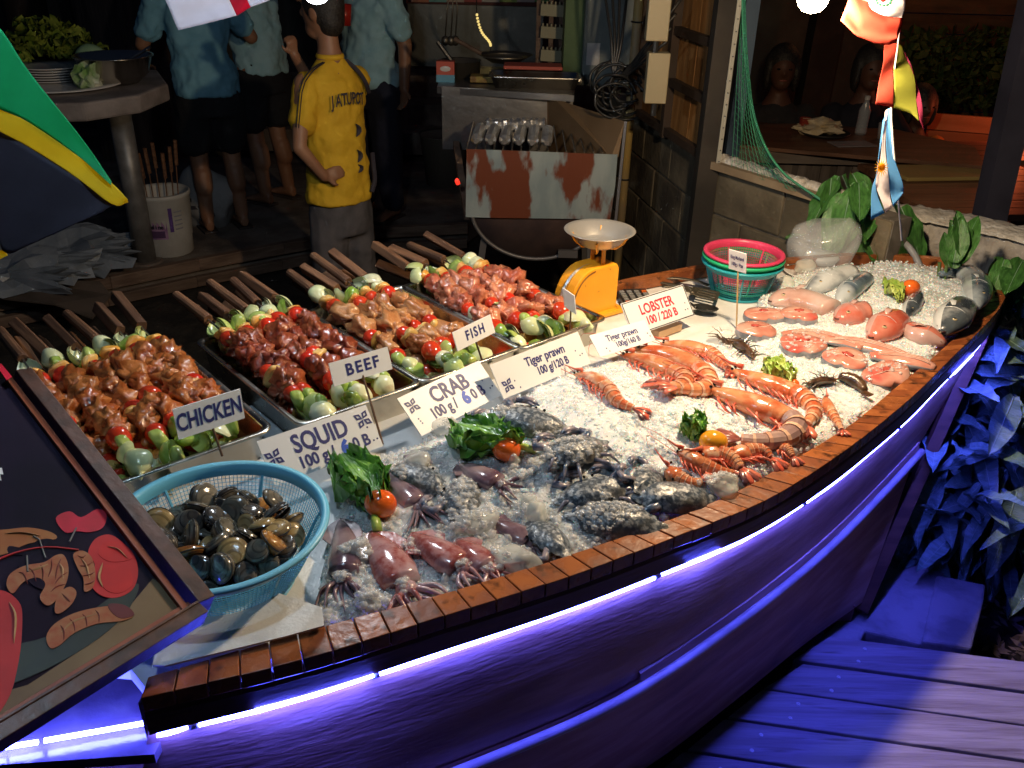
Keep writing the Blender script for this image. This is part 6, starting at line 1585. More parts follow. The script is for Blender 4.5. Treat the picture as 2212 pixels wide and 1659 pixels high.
b = B(); b.lathe([(.001, .012), (.018, .010), (.02, 0)], 14, aty(1250, 176, 4.88), Matrix.Rotation(R(90), 3, 'X')); b.obj('lock', steel, t)
t = thing('dish_rack', 'wooden rack with pale slotted shelves beside the cabinet', 'rack', Vector((.25, 5.4, FZ)))
for y_ in (20, 68, 118):
    a, c = aty(1168, y_, 5.3), aty(1222, y_+4, 5.3); b = B(); b.bar(a, c, .05, .06); b.obj('shelf', mat('rack_cream', (.30, .28, .18), rough=.6), t)
    for k in range(6):
        q = a+(c-a)*(k+.5)/6; b = B(); b.box(q+Vector((0, 0, .035)), (.008, .03, .02)); b.obj('peg', mat('rack_cream', (0, 0, 0)), t)
for x_ in (1165, 1192, 1214):
    b = B(); b.bar(aty(x_, -40, 5.35), aty(x_-4, 165, 5.35), .025, .025); b.obj('post', woodk, t)
t = thing('yellow_pole', 'slim yellow-brown pole running up beside the electric cables', 'pole', aty(1345, 600, 3.95))
pa, pb = aty(1388, -40, 4.2), aty(1348, 560, 4.2); pb = Vector((pa.x-.0, 4.2, FZ-.15)); pa = Vector((aty(1360, 250, 4.2).x, 4.2, 2.3)); pb.x = pa.x
b = B(); b.tube([pa, pb], .022, 12); b.obj('shaft', mat('pole_yellow', (.34, .24, .08), (.26, .20, .12), sc=5, rough=.6), t, True)
for z in (.5, .9, 1.2): 
    b = B(); b.torus((pa.x, 4.2, z), .026, .004, 16, 6); b.obj('tie', blkp, t)
for i, (x0, y0, x1, y1) in enumerate(((1403, -30, 1440, 88), (1400, 112, 1436, 222))):
    a, c = aty(x0, y0, 3.7), aty(x1, y1, 3.7); t = thing('junction_box', ['upper', 'lower'][i]+' beige junction box hanging on the cables', 'junction box', a, group='beige electric boxes')
    b = B(); b.box((a+c)/2, (c.x-a.x, .06, a.z-c.z)); b.obj('case', mat('box_beige', (.30, .25, .15), rough=.5), t, bevel=.004)
    b = B(); b.tube([((a.x+c.x)/2, 3.69, c.z), ((a.x+c.x)/2, 3.69, c.z-.05)], .012, 8); b.obj('gland', blkp, t)
t = thing('cable_bundle', 'tangle of black cables looped around the yellow pole', 'cable', aty(1330, 180, 4.1)); rr_ = random.Random(12)
for k in range(11):
    c = aty(1335+rr_.uniform(-25, 25), 190+rr_.uniform(-25, 30), 4.1+rr_.uniform(-.05, .05)); r_ = rr_.uniform(.06, .12)
    P = [c+Vector((r_*math.cos(a)*rr_.uniform(.9, 1.1), rr_.uniform(-.02, .02), r_*.9*math.sin(a))) for a in [R(30*j+rr_.uniform(0, 9)) for j in range(11)]]
    b = B(); b.tube(smooth_line(P, 26), .006, 6); b.obj('cable', blkp, t, True)
for k in range(4):
    b = B(); b.tube(smooth_line([aty(1300+20*k, -60, 4.3), aty(1320+8*k, 80, 4.15), aty(1335, 170, 4.1), aty(1440+10*k, 90-30*k, 3.9)], 16), .007, 6); b.obj('cable', blkp, t, True)
# back wall of the kitchen, tarp and hanging things
dkw = mat('soot_wall', (.055, .05, .042), (.09, .085, .07), sc=3, rough=.8, bump=.004, bsc=20)
b = B(); b.box((-1.0, 8.2, 1.2), (8.5, .12, 3.2)); tagm(b.obj('back_wall', dkw), 'dark sooty back wall behind the kitchen', 'wall')
t = thing('stove_hood_sheet', 'dull metal sheet wall above the rear worktop', 'metal sheet', aty(1050, 100, 7.2))
a, c = aty(880, 8, 7.2), aty(1170, 150, 7.2); b = B(); b.box(((a.x+c.x)/2, 7.22, (a.z+c.z)/2), (c.x-a.x, .02, a.z-c.z)); b.obj('sheet', mat('dull_metal', (.12, .12, .10), (.16, .16, .14), sc=3, metal=.6, rough=.4, bump=.003, bsc=6), t)
b = B(); b.box(((a.x+c.x)/2, 7.15, a.z+.04), (c.x-a.x, .05, .06)); b.obj('edge_beam', mat('maroon_wood', (.10, .02, .015), rough=.6), t)
t = thing('ceiling_banner', 'row of coloured labels along the top of the kitchen opening', 'banner', aty(1050, 0, 7.0)); rr_ = random.Random(2)
for k, cc_ in enumerate(((.5, .2, .1), (.2, .45, .4), (.5, .4, .3), (.45, .1, .08), (.5, .48, .4), (.3, .4, .1), (.5, .45, .4), (.1, .3, .1))):
    p0 = aty(890+38*k, 4, 7.0); b = B(); b.box((p0.x+.06, 7.0, p0.z+.12), (.13, .01, .24)); b.obj('label_card', mat('card%d' % k, cc_, rough=.6), t)
t = thing('hanging_ladles', 'ladles and whisks hanging on thin wires', 'utensils', aty(975, 60, 5.6))
for k, x_ in enumerate((962, 974, 984)):
    b = B(); b.tube([aty(976+2*k, -60, 5.6), aty(x_+4, 20, 5.6), aty(x_, 78, 5.6)], .004, 5); b.ell(aty(x_, 88, 5.6), (.025, .02, .03), sub=2); b.obj('ladle', dsteel, t, True)
t = thing('light_string', 'short gold string of tiny lights hanging over the worktop', 'string lights', aty(1040, 60, 5.5)); P = smooth_line([aty(1030, -20, 5.5), aty(1030, 30, 5.5), aty(1040, 68, 5.5), aty(1058, 92, 5.5), aty(1060, 110, 5.5)], 24)
b = B(); b.tube(P, .003, 5); b.obj('wire', blkp, t)
gl = mat('tiny_light', (.5, .4, .1), emit=(1, .75, .25), estr=.9)
for q in P[6:20]:
    b = B(); b.ell(q, (.009,)*3, sub=1); b.obj('tiny_bulb', gl, t)
# steps behind the staff
for k, (y_, z_) in enumerate(((7.2, .05), (7.5, .22), (7.8, .40))):
    b = B(); b.box((-1.2, y_+.3, z_-.1), (2.6, .6, .18)); tagm(b.obj('stair_step', conc, bevel=.01), '%s concrete step in the dark behind the workers' % ['lowest', 'middle', 'top'][k], 'step', 'steps behind the workers')
t = thing('plastic_bin', 'pale plastic tub in the dark behind the long-trousered worker', 'tub', Vector((-.55, 6.6, FZ))); b = B(); b.lathe([(.001, 0), (.14, 0), (.18, .36), (.19, .37), (.17, .36), (.001, .34)], 24); b.obj('tub', mat('tub_grey', (.17, .15, .12), rough=.6), t, True, world=False)
# tree trunk and dim garden at far left
t = thing('tree_trunk', 'broad ribbed tree trunk behind the concrete table', 'tree', Vector((-2.7, 7.2, FZ)))
p0 = aty(265, 60, 7.2); b = B(); rg = []
for z in np.linspace(-.3, 3.2, 12):
    rg.append([Vector((p0.x+(.34+.025*math.sin(k*2.5)+.015*math.sin(k*7+z*3))*math.cos(2*math.pi*k/60), 7.3+.34*math.sin(2*math.pi*k/60), z)) for k in range(60)])
b.loft(rg); b.obj('trunk', mat('bark', (.07, .05, .042), (.11, .08, .065), sc=8, stretch=(3, 3, .4), rough=.9, bump=.01, bsc=30), t)
p0 = aty(60, 60, 7.6); b = B(); b.tube([(p0.x, 7.6, -.3), (p0.x+.05, 7.6, 3)], .16, 16)
tagm(b.obj('post', mat('dark_post', (.03, .022, .02), rough=.9), None, True), 'dark round post at the upper left', 'post')
gl1 = mat('garden_leaf', (.05, .10, .02), (.10, .18, .05), sc=5, rough=.6)
rl = random.Random(5)
t = thing('palm_bush', 'dim palm-like bush seen far behind the concrete table', 'bush', aty(150, 60, 9))
for k in range(46):
    c = aty(rl.uniform(85, 215), rl.uniform(20, 130), 9.0); a = rl.uniform(0, 3.14); d_ = Vector((math.cos(a), rl.uniform(-.3, .3), math.sin(a)*.8)); s_ = d_.cross(Vector((0, 1, 0))).normalized()
    L_ = rl.uniform(.25, .5); b = B(); b.add([c, c+d_*L_*.4+s_*.04, c+d_*L_, c+d_*L_*.4-s_*.04, c+d_*L_*.4+Vector((0, -.02, .0))], [(0, 1, 4), (1, 2, 4), (2, 3, 4), (3, 0, 4)]); b.obj('leaf', gl1, t)
t = thing('lit_shop_window', 'small turquoise lit pane far off at the upper left', 'window', aty(92, 20, 9.4))
b = B(); a, c = aty(84, 2, 9.4), aty(98, 44, 9.4); b.box(((a.x+c.x)/2, 9.4, (a.z+c.z)/2), (c.x-a.x, .02, a.z-c.z)); b.obj('pane', mat('pane_glow', (.1, .3, .3), emit=(.05, .6, .5), estr=.45), t)
b = B(); a, c = aty(99, -4, 9.4), aty(116, 38, 9.4); b.box(((a.x+c.x)/2, 9.41, (a.z+c.z)/2), (c.x-a.x, .02, a.z-c.z)); b.obj('curtain', mat('curtain_grey', (.2, .2, .2), emit=(.3, .3, .32), estr=.25), t)
# ------------------------------------------------------------------ concrete block wall and wooden screen at right
blockm = mat('concrete_block', (.09, .075, .05), (.15, .125, .085), sc=6, rough=.85, bump=.005, bsc=40, col3=(.05, .04, .03), sc3=3.5, rnd=.12)
crust = mat('white_crust', (.50, .47, .42), (.66, .64, .60), sc=25, rough=.9, bump=.012, bsc=45)
WZ = .70
cA = at(1537, 358, WZ); cB = at(1800, 440, WZ); cL = at(1395, 262, WZ)
def blockwall(a, c, z1, rows, lab, bl=.40, bh=.195, th=.12, name='block_wall'):
    t = thing(name, lab, 'wall', a)
    d = c-a; L_ = d.length; d.normalize(); n_ = Vector((-d.y, d.x, 0))
    if n_.dot(CAM-a) > 0: n_ = -n_
    b = B(); e0 = a+n_*.012; e1 = c+n_*.012
    b.prism([e0, e1, e1+n_*(th-.02), e0+n_*(th-.02)], -(rows*bh)); b.obj('mortar', mat('mortar', (.10, .09, .075), (.16, .14, .12), sc=20, rough=.95), t)
    for r_ in range(rows):
        x = -bl*.5*(r_ % 2)
        while x < L_:
            x0, x1 = max(0, x)+.004, min(L_, x+bl)-.004
            if x1-x0 > .03:
                off = random.uniform(-.004, .004); z = z1-bh*r_-.004
                b = B(); p0, p1 = a+d*x0+n_*off, a+d*x1+n_*off; p0.z = p1.z = z
                b.prism([p0, p1, p1+n_*th, p0+n_*th], -(bh-.008)); b.obj('concrete_block', blockm, t, bevel=.006)
            x += bl
    return t, d, n_
t, d_, n_ = blockwall(cA, cB+(cB-cA).normalized()*.25, WZ, 6, 'low concrete block wall with a crusty white edge, behind the colander stack')
a = cA-n_*.02; c = cB+(cB-cA).normalized()*.1-n_*.02
b = B(); b.bar(a+Vector((0, 0, .012)), c+Vector((0, 0, .012)), .03, .03); b.obj('timber_cap', mat('cap_timber', (.22, .16, .10), (.30, .23, .15), sc=6, rough=.8), t)
b = B(); rows = []
for i in range(60):
    p = a+(c-a)*i/59+n_*.07+Vector((0, 0, .02+.012*noise.noise(Vector((i*.9, 0, 0))))); rad = .022+.010*noise.noise(Vector((i*.7, 5, 0)))
    rows.append([p+n_*rad*1.8*math.cos(q)+Vector((0, 0, rad*math.sin(q))) for q in [2*math.pi*k/8 for k in range(8)]])
b.loft(rows, cap0=True, cap1=True); b.obj('mortar_crust', crust, t, True)
tl, dl, nl = blockwall(cL+(cL-cA).normalized()*.8, cA-(cA-cL).normalized()*.03, WZ, 6, 'dark block wall below the wooden screen, left of the corner post')
tp_ = thing('corner_post', 'dark timber post at the corner of the block walls', 'post', Vector((cA.x, cA.y, FZ)))
b = B(); b.bar(Vector((cA.x-.02, cA.y, -.4)), Vector((cA.x-.02, cA.y, 2.6)), .085, .085, up=(0, 1, 0)); b.obj('shaft', mat('black_timber', (.02, .016, .013), (.035, .028, .022), sc=5, rough=.8), tp_)
t = thing('wooden_screen', 'dark framed wooden screen with orange-brown plank panels above the block wall', 'screen', cL)
pm_ = mat('panel_plank', (.26, .12, .035), (.36, .18, .06), sc=5, stretch=(4, 4, .6), rough=.6, bump=.002, rnd=.3)
fm_ = mat('screen_frame', (.035, .022, .014), (.05, .03, .02), sc=5, rough=.7)
s0 = cL+(cL-cA)*.1; s1 = cA-(cA-cL).normalized()*.07; dd = (s1-s0); Ls = dd.length; dd.normalize(); dn = Vector((-dd.y, dd.x, 0))
if dn.dot(CAM-s0) < 0: dn = -dn
for r_ in range(7):
    z = WZ+.03+.22*r_
    b = B(); p0, p1 = s0.copy(), s1.copy(); p0.z = p1.z = z; b.bar(p0+dn*.015, p1+dn*.015, .04, .035); b.obj('rail', fm_, t)
    for k in range(8):
        q0 = s0+dd*(Ls*k/8+.003); q1 = s0+dd*(Ls*(k+1)/8-.003); q0.z = q1.z = z+.11+random.uniform(-.002, .002)
        b = B(); o_ = -dn*random.uniform(.0, .006); b.bar(q0+o_, q1+o_, .012, .19); b.obj('plank', pm_, t)
for k in (0, .48, 1):
    q = s0+dd*Ls*k; b = B(); b.bar(Vector((q.x, q.y, WZ))+dn*.018, Vector((q.x, q.y, 2.4))+dn*.018, .04, .045, up=dn); b.obj('stile', fm_, t)
# white measuring strip and blue post
q0, q1 = aty(1598, 0, cA.y-.06), aty(1557, 358, cA.y-.06); t = thing('measuring_strip', 'pale strip with small tick marks fixed beside the corner post', 'ruler', q1)
q1 = Vector((q0.x, q0.y, q1.z)); q0.z += .3
b = B(); b.bar(q0, q1, .018, .006, up=(0, 1, 0)); b.obj('strip', mat('strip_white', (.34, .33, .28), rough=.6), t)
for k in range(20):
    z = q1.z+.045*k+.02; b = B(); b.box((q0.x, q0.y-.012, z), (.006, .003, .003)); b.obj('tick', blk, t)
b = B(); p = aty(1617, 60, 4.1); b.bar(Vector((p.x, 4.1, -.3)), Vector((p.x, 4.1, 2.6)), .06, .05, up=(0, 1, 0))
tagm(b.obj('blue_post', mat('blue_paint', (.05, .09, .16), (.07, .12, .2), sc=4, rough=.6)), 'slim dark blue post behind the green net', 'post')
# green net
t = thing('green_net', 'green fishing net hung from the post, sweeping down to the wall top', 'net', cA)
rows = []
for i in range(34):
    u = i/33; L_ = smooth_line([aty(1604, -40, 3.62), aty(1603, 60, 3.62), aty(1592, 200, 3.6), aty(1578, 360, 3.58)], 34)[i]
    Rr = smooth_line([aty(1606, -40, 3.6), aty(1612, 110, 3.55), aty(1632, 260, 3.45), aty(1680, 360, 3.3), aty(1775, 432, 3.15)], 34)[i]
    rows.append([L_*(1-k/22)+Rr*k/22+Vector((0, .03*math.sin(k*.9+u*4), 0)) for k in range(23)])
b = B(); b.loft(rows, closed=False); o = b.obj('mesh', mat('net_green', (.03, .22, .12), (.05, .30, .16), sc=5, rough=.6), t)
wm_ = o.modifiers.new('w', 'WIREFRAME'); wm_.thickness = .0022; wm_.use_even_offset = False
b = B(); b.tube([r[-1] for r in rows], .005, 5); b.obj('edge_cord', mat('net_green', (0, 0, 0)), t)

# ------------------------------------------------------------------ restaurant beyond the wall
rf = mat('dark_floor', (.04, .025, .015), (.07, .045, .03), sc=3, rough=.6)
b = B(); b.prism([(1.35, 4.0, -.15), (9, 2.5, -.15), (9, 12, -.15), (1.2, 12, -.15)], -.05); b.obj('restaurant_floor', rf, kind='structure')
wallp = mat('brown_plank', (.16, .08, .035), (.24, .13, .06), sc=3, stretch=(.6, 1, 5), rough=.6, bump=.003, bsc=12, rnd=.3)
t = thing('plank_wall', 'brown horizontal plank wall at the back of the restaurant', 'wall', Vector((3.2, 8.6, -.1)))
for k in range(17):
    for j, (x0, x1) in enumerate(((1.6, 3.3), (3.31, 5.2))):
        b = B(); b.box(((x0+x1)/2, 8.6+random.uniform(0, .02), -.02+.17*k), (x1-x0-.01, .03, .160)); b.obj('plank', wallp, t)
cm = mat('counter_wood', (.12, .055, .03), (.19, .09, .05), sc=4, stretch=(.5, 3, 3), rough=.45, bump=.002)
cmg = mat('counter_edge', (.16, .13, .11), (.24, .20, .17), sc=6, stretch=(.5, 3, 3), rough=.8)
CYv = 5.0
z_c = aty(1800, 318, CYv).z
t = thing('bar_counter', 'long wooden counter with upright slats below, where the diners sit', 'counter', Vector((2, CYv, -.1)))
xa, xb = aty(1585, 330, CYv).x, aty(2010, 318, CYv).x
b = B(); b.prism([(xa, CYv, z_c), (xb+.15, CYv-.35, z_c), (xb+.3, CYv+.1, z_c), (xb, CYv+.55, z_c), (xa, CYv+.7, z_c)], -.02); b.obj('top', cm, t)
b = B(); b.bar((xa, CYv-.01, z_c-.055), (xb, CYv-.01, z_c-.055), .04, .07); b.obj('front_edge', cmg, t)
b = B(); b.bar((xb, CYv-.01, z_c-.055), (xb+.17, CYv-.38, z_c-.055), .04, .07); b.obj('front_edge', cmg, t)
for k in range(24):
    x = xa+.05+(xb-xa-.05)*k/24; b = B(); b.box((x+.02, CYv+.05+random.uniform(0, .02), (z_c-.09)/2-.08), (.052+random.uniform(-.012, .01), .022, z_c+.02)); b.obj('slat', mat('slat_grey', (.09, .075, .065), (.15, .125, .11), sc=5, stretch=(4, 4, .5), rough=.8, rnd=.35), t)
# diners
dsk = mat('dim_skin', (.09, .038, .022), (.12, .05, .03), sc=6, rough=.55)  # darkened copy of the skin, dim light at the counter put into its colour
def diner(label, x, y, zs, tm, armpts, yaw=0, s=1):
    P_ = thing('person', label, 'person', Vector((x, y, zs)), (0, 0, yaw)); P_.scale = (s,)*3
    def bd(b):
        rings(b, [(.0, .17, .13, 0, 0), (.25, .14, .10, 0, 0), (.48, .19, .11, 0, 0), (.58, .10, .08, 0, 0), (.66, .055, .055, 0, 0), (.70, .055, .055, 0, 0)])
        head(b, (0, .02, .80), .10)
        for sg, a in zip((-1, 1), armpts): limb(b, [(sg*.18, 0, .53)]+[Vector(q) for q in a], [.052, .042, .030]); hand(b, a[1], Vector(a[1])-Vector(a[0]), sg, .3, 1, (0, 0, 1))
        for sg in (-1, 1): limb(b, [(sg*.10, 0, .05), (sg*.12, .42, .06), (sg*.12, .42, -.40)], [.10, .07, .05])
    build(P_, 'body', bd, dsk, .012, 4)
    def ts(b):
        rings(b, [(-.02, .18, .14, 0, 0), (.25, .16, .125, 0, 0), (.48, .205, .13, 0, 0), (.56, .14, .10, 0, 0), (.61, .07, .07, 0, 0)])
        for sg, a in zip((-1, 1), armpts): q = Vector((sg*.18, 0, .53)); limb(b, [q, q*.4+Vector(a[0])*.6], [.072, .07])
    build(P_, 'shirt', ts, tm, .012, 4, (.03, .12))
    def hr(b): b.ell((0, -.008, .845), (.097, .112, .108), sub=3); b.ell((-.085, .01, .78), (.03, .06, .12), sub=2); b.ell((.085, .01, .78), (.03, .06, .12), sub=2); b.ell((0, -.06, .74), (.085, .06, .12), sub=3)
    build(P_, 'hair', hr, hair, .011, 2)
    for sg in (-.035, .035):
        b = B(); b.ell((sg, .112, .81), (.012, .006, .006), sub=2); b.obj('eye', eye_m, P_, True, world=False)
    b = B(); b.ell((0, .112, .745), (.024, .006, .006), sub=2); b.obj('mouth', mat('lips', (.3, .08, .06), rough=.5), P_, True, world=False)
    return P_
hp = aty(1690, 148, 5.75)
diner('diner with dark hair in a dark top sitting at the counter, left side', hp.x, 5.75, hp.z-.80, mat('striped_dark', (.02, .018, .02), (.03, .028, .03), sc=5, rough=.9), [((-.28, .20, .28), (-.15, .42, .14)), ((.30, .15, .26), (.20, .45, .12))], R(172))
hp = aty(1880, 148, 5.7)
Pd = diner('diner in dark clothes resting a forearm on the counter behind the striped flag', hp.x, 5.7, hp.z-.80, mat('dark_top', (.012, .012, .02), rough=.9), [((-.30, .22, .28), (-.08, .44, .14)), ((.32, .22, .22), (.05, .50, .13))], R(180))
hp = aty(1990, 215, 5.9)
diner('diner in an orange top half hidden by the striped flag', hp.x, 5.9, hp.z-.80, mat('orange_top', (.45, .17, .03), rough=.9), [((-.30, .20, .28), (-.15, .42, .2)), ((.32, .2, .22), (.2, .45, .18))], R(190), .95)
for k in range(7):
    pass
def ctop(x, y): p = at(x, y, z_c); p.z = z_c; return p
t = thing('food_platter', 'black platter piled with crumpled paper and food on the counter', 'platter', ctop(1780, 292))
b = B(); b.lathe([(.001, 0), (.12, 0), (.15, .02), (.145, .022), (.11, .006), (.001, .006)], 30); b.obj('dish', blkp, t, True, world=False)
b = B(); b.ell((-.02, .02, .045), (.12, .08, .045), sub=3, amp=.7, fr=2.3, seed=4); b.obj('paper', mat('cream_paper', (.62, .50, .30), (.7, .6, .42), sc=20, rough=.8, bump=.004), t, False, world=False)
t = thing('water_bottle', 'clear plastic water bottle on the counter between the diners', 'bottle', ctop(1858, 290))
b = B(); b.lathe([(.001, 0), (.032, 0), (.034, .02), (.032, .08), (.034, .14), (.014, .19), (.014, .205), (.001, .206)], 20); b.obj('bottle_body', mat('bottle_pet', (.6, .65, .7), rough=.08, alpha=.35), t, True, world=False)
b = B(); b.lathe([(.016, .20), (.016, .222), (.001, .223)], 14); b.obj('cap', platem, t, True, world=False)
for k, (x, y, lab) in enumerate(((1735, 288, 'small red drink glass on the counter in front of the left diner'), (1905, 300, 'clear tumbler beside the water bottle on the counter'))):
    b = B(); b.lathe([(.001, 0), (.028, 0), (.035, .09), (.033, .09), (.027, .004), (.001, .004)], 18, ctop(x, y)); tagm(b.obj('drink_glass', mat('glass_red' if k == 0 else 'glass_clear', (.4, .05, .03) if k == 0 else (.6, .6, .6), rough=.1, alpha=.6), None, True), lab, 'glass')
b = B(); b.box(ctop(1840, 312)+Vector((0, 0, .003)), (.24, .13, .004), Rz(.2)); tagm(b.obj('menu_sheet', mat('sheet_grey', (.25, .24, .25), rough=.5)), 'laminated sheet lying near the counter edge', 'menu')
t = thing('wall_ornament', 'rounded orange-brown guitar-like ornament on the plank wall', 'ornament', aty(1655, 50, 8.4))
b = B(); q = aty(1658, 62, 8.45); b.ell(q, (.17, .05, .20), sub=3); b.ell(q+Vector((-.02, 0, .27)), (.13, .05, .13), sub=3); b.obj('ornament_body', mat('orn_wood', (.22, .07, .02), (.28, .10, .03), sc=4, rough=.35), t, True)
b = B(); b.tube([q+Vector((-.02, -.03, .3)), q+Vector((-.03, -.03, .7))], .03, 8); b.obj('neck', mat('orn_dark', (.03, .015, .01), rough=.5), t)
b = B(); p = aty(1762, 150, 7.4); b.bar(Vector((p.x, 7.4, -.2)), Vector((p.x+.05, 7.4, 2.6)), .22, .2, up=(0, 1, 0)); tagm(b.obj('pillar', mat('black_timber', (0, 0, 0))), 'thick dark pillar between the two diners', 'pillar')
for k, (x0, y0, x1, y1, c_, lab) in enumerate(((1622, 130, 1656, 165, (.22, .10, .04), 'small brown notice on the plank wall at the left'), (1830, 190, 1925, 250, (.20, .12, .06), 'wide brown board behind the right diner'))):
    a, c = aty(x0, y0, 8.3), aty(x1, y1, 8.3); b = B(); b.box(((a.x+c.x)/2, 8.53, (a.z+c.z)/2), (c.x-a.x, .03, a.z-c.z)); tagm(b.obj('notice_board', mat('notice%d' % k, c_, rough=.6)), lab, 'board')
# pendant that lights the restaurant, above the picture edge
t = thing('pendant_lamp', 'warm pendant lamp over the restaurant tables', 'lamp', (3.3, 6.9, 2.2))
b = B(); b.lathe([(.03, .10), (.12, .0), (.115, .0), (.025, .09)], 20); b.obj('lamp_shade', mat('shade_red', (.4, .05, .02), rough=.5), t, True, world=False)
l = bpy.data.lights.new('pendant_light', 'POINT'); l.energy = 6; l.color = (1, .40, .15); l.shadow_soft_size = .04
o = bpy.data.objects.new('pendant_light', l); COL.objects.link(o); o.parent = t; o.location = (0, 0, -.03)
l = bpy.data.lights.new('red_light', 'POINT'); l.energy = 5; l.color = (1, .16, .05); l.shadow_soft_size = .04
t = thing('red_table_lamp', 'small glowing red lamp on the low wall at the far right', 'lamp', aty(2163, 288, 6.0)); 
b = B(); b.ell((0, 0, 0), (.05, .03, .02), sub=2); b.obj('lamp_glass', mat('red_glow', (.3, 0, 0), emit=(1, .03, .01), estr=2.0), t, True, world=False)
o = bpy.data.objects.new('red_light', l); COL.objects.link(o); o.parent = t; o.location = (0, -.25, .25)
# low orange wall, tables, hedge on the right
low = mat('orange_plank', (.30, .13, .045), (.38, .18, .07), sc=3, stretch=(.5, 1, 4), rough=.6, rnd=.2)
t = thing('low_plank_wall', 'low orange-brown plank partition at the far right', 'partition', aty(2100, 300, 6.3))
for k in range(5):
    a, c = aty(2010, 242, 6.4), aty(2260, 236, 6.2); a.z = c.z = a.z-.06-.115*k; b = B(); b.bar(a, c, .03, .108); b.obj('plank', low, t)
def rtable(px, py, w_, d_, Y, lab, h=.45, yaw=0.1):
    c = aty(px, py, Y); t = thing('low_table', lab, 'table', Vector((c.x, c.y, -.15)), (0, 0, yaw), group='low wooden tables in the restaurant')
    H_ = c.z+.15
    for k in range(4):
        b = B(); b.box((0, -d_/2+d_*(k+.5)/4, H_), (w_, d_/4-.008, .03)); b.obj('board', cm, t, world=False)
    for sx in (-1, 1):
        for sy in (-1, 1): b = B(); b.box((sx*(w_/2-.06), sy*(d_/2-.06), (H_-.015)/2), (.06, .06, H_-.015)); b.obj('leg', cm, t, world=False)
    return Vector((c.x, c.y, c.z+.016))
q = rtable(2075, 385, .9, .5, 4.6, 'low table with a yellow cutting board, right of the light blue flag')
b = B(); b.box(q+Vector((-.1, 0, .012)), (.55, .26, .02), Rz(.15)); tagm(b.obj('yellow_board', mat('yellow_board', (.42, .30, .10), rough=.6), bevel=.004), 'yellowish board lying on the low table at right', 'board')
rtable(2050, 330, 1.0, .5, 5.4, 'second low table farther back at the right')
rtable(2140, 440, .8, .45, 4.1, 'nearest low bench at the right, in front of the dark post')
b = B(); p0, p1 = aty(2215, 120, 3.6), aty(2130, 500, 3.6); b.bar(p0+(p0-p1)*.5, p1+(p1-p0)*.2, .10, .10, up=(0, 1, 0)); tagm(b.obj('leaning_post', mat('post_navy', (.02, .02, .035), (.03, .03, .05), sc=6, rough=.7)), 'thick dark post leaning at the right edge', 'post')
hed = mat('hedge_leaf', (.03, .07, .015), (.06, .12, .03), sc=6, rough=.7)
t = thing('hedge', 'dim green hedge and hanging foliage in the dark at the upper right', 'hedge', aty(2100, 150, 8)); rl = random.Random(6)
b = B()
for k in range(1500):
    c = aty(rl.uniform(1960, 2290), rl.uniform(70, 235), 8+rl.uniform(-.5, .5)); d_ = Vector((rl.uniform(-1, 1), rl.uniform(-1, 1), rl.uniform(-1, 1))).normalized(); s_ = d_.orthogonal().normalized(); L_ = rl.uniform(.06, .13)
    b.add([c, c+d_*L_*.5+s_*L_*.3, c+d_*L_, c+d_*L_*.5-s_*L_*.3], [(0, 1, 2, 3)])
b.obj('foliage', hed, t, kind='stuff')
l = bpy.data.lights.new('magenta_light', 'POINT'); l.energy = 5; l.color = (.9, .1, .35); l.shadow_soft_size = .05
b = B(); b.box((3.6, 7.6, 2.75), (4.6, 4.2, .05)); tagm(b.obj('restaurant_ceiling', mat('ceil_dark', (.05, .03, .03), (.08, .05, .05), sc=6, rough=.8)), 'dark ceiling over the restaurant', 'ceiling')

# ------------------------------------------------------------------ rough planter wall and plants at the bow
t = thing('planter_wall', 'rough pale topped concrete planter wall behind the bow of the boat', 'wall', at(1940, 480, .60))
top = [at(1925, 462, .62), at(2010, 474, .62), at(2110, 492, .62), at(2230, 520, .62), at(2420, 560, .62)]
top = smooth_line(top, 40); dirn = (top[-1]-top[0]).normalized(); nb_ = Vector((-dirn.y, dirn.x, 0)); 
if nb_.dot(CAM-top[0]) > 0: nb_ = -nb_
rows = []
for i, p in enumerate(top):
    j = .012*noise.noise(Vector((i*.8, 0, 3))); j2 = .012*noise.noise(Vector((i*.8, 7, 3)))
    rows.append([p-nb_*(.09+j)+Vector((0, 0, -.9)), p-nb_*(.09+j)+Vector((0, 0, -.05+j2)), p-nb_*(.07+j2)+Vector((0, 0, .0+j)), p+Vector((0, 0, .015+j2)), p+nb_*.07+Vector((0, 0, j)), p+nb_*.09+Vector((0, 0, -.6))])
b = B(); b.loft(rows, closed=False, ks=None)
o = b.obj('wall_body', mat('rough_grey_wall', (.26, .24, .22), (.40, .38, .36), sc=9, rough=.95, bump=.015, bsc=30), t, False)
b = B(); rw = []
for i, p in enumerate(top):
    rw.append([p+nb_*(.10*math.cos(q))+Vector((0, 0, .012+.02*math.sin(q)+.012*noise.noise(Vector((i*1.1, q, 0))))) for q in [math.pi*k/7 for k in range(8)]])
b.loft(rw, closed=False); b.obj('crust_top', crust, t, True)
b = B(); b.tube(smooth_line([at(1925, 500, .6), at(1960, 530, .6), at(1985, 570, .55), at(1995, 620, .5)], 12), .012, 8); tagm(b.obj('hose', mat('grey_hose', (.25, .26, .28), rough=.5), None, True), 'grey hose hanging down the planter wall by the cord', 'hose')

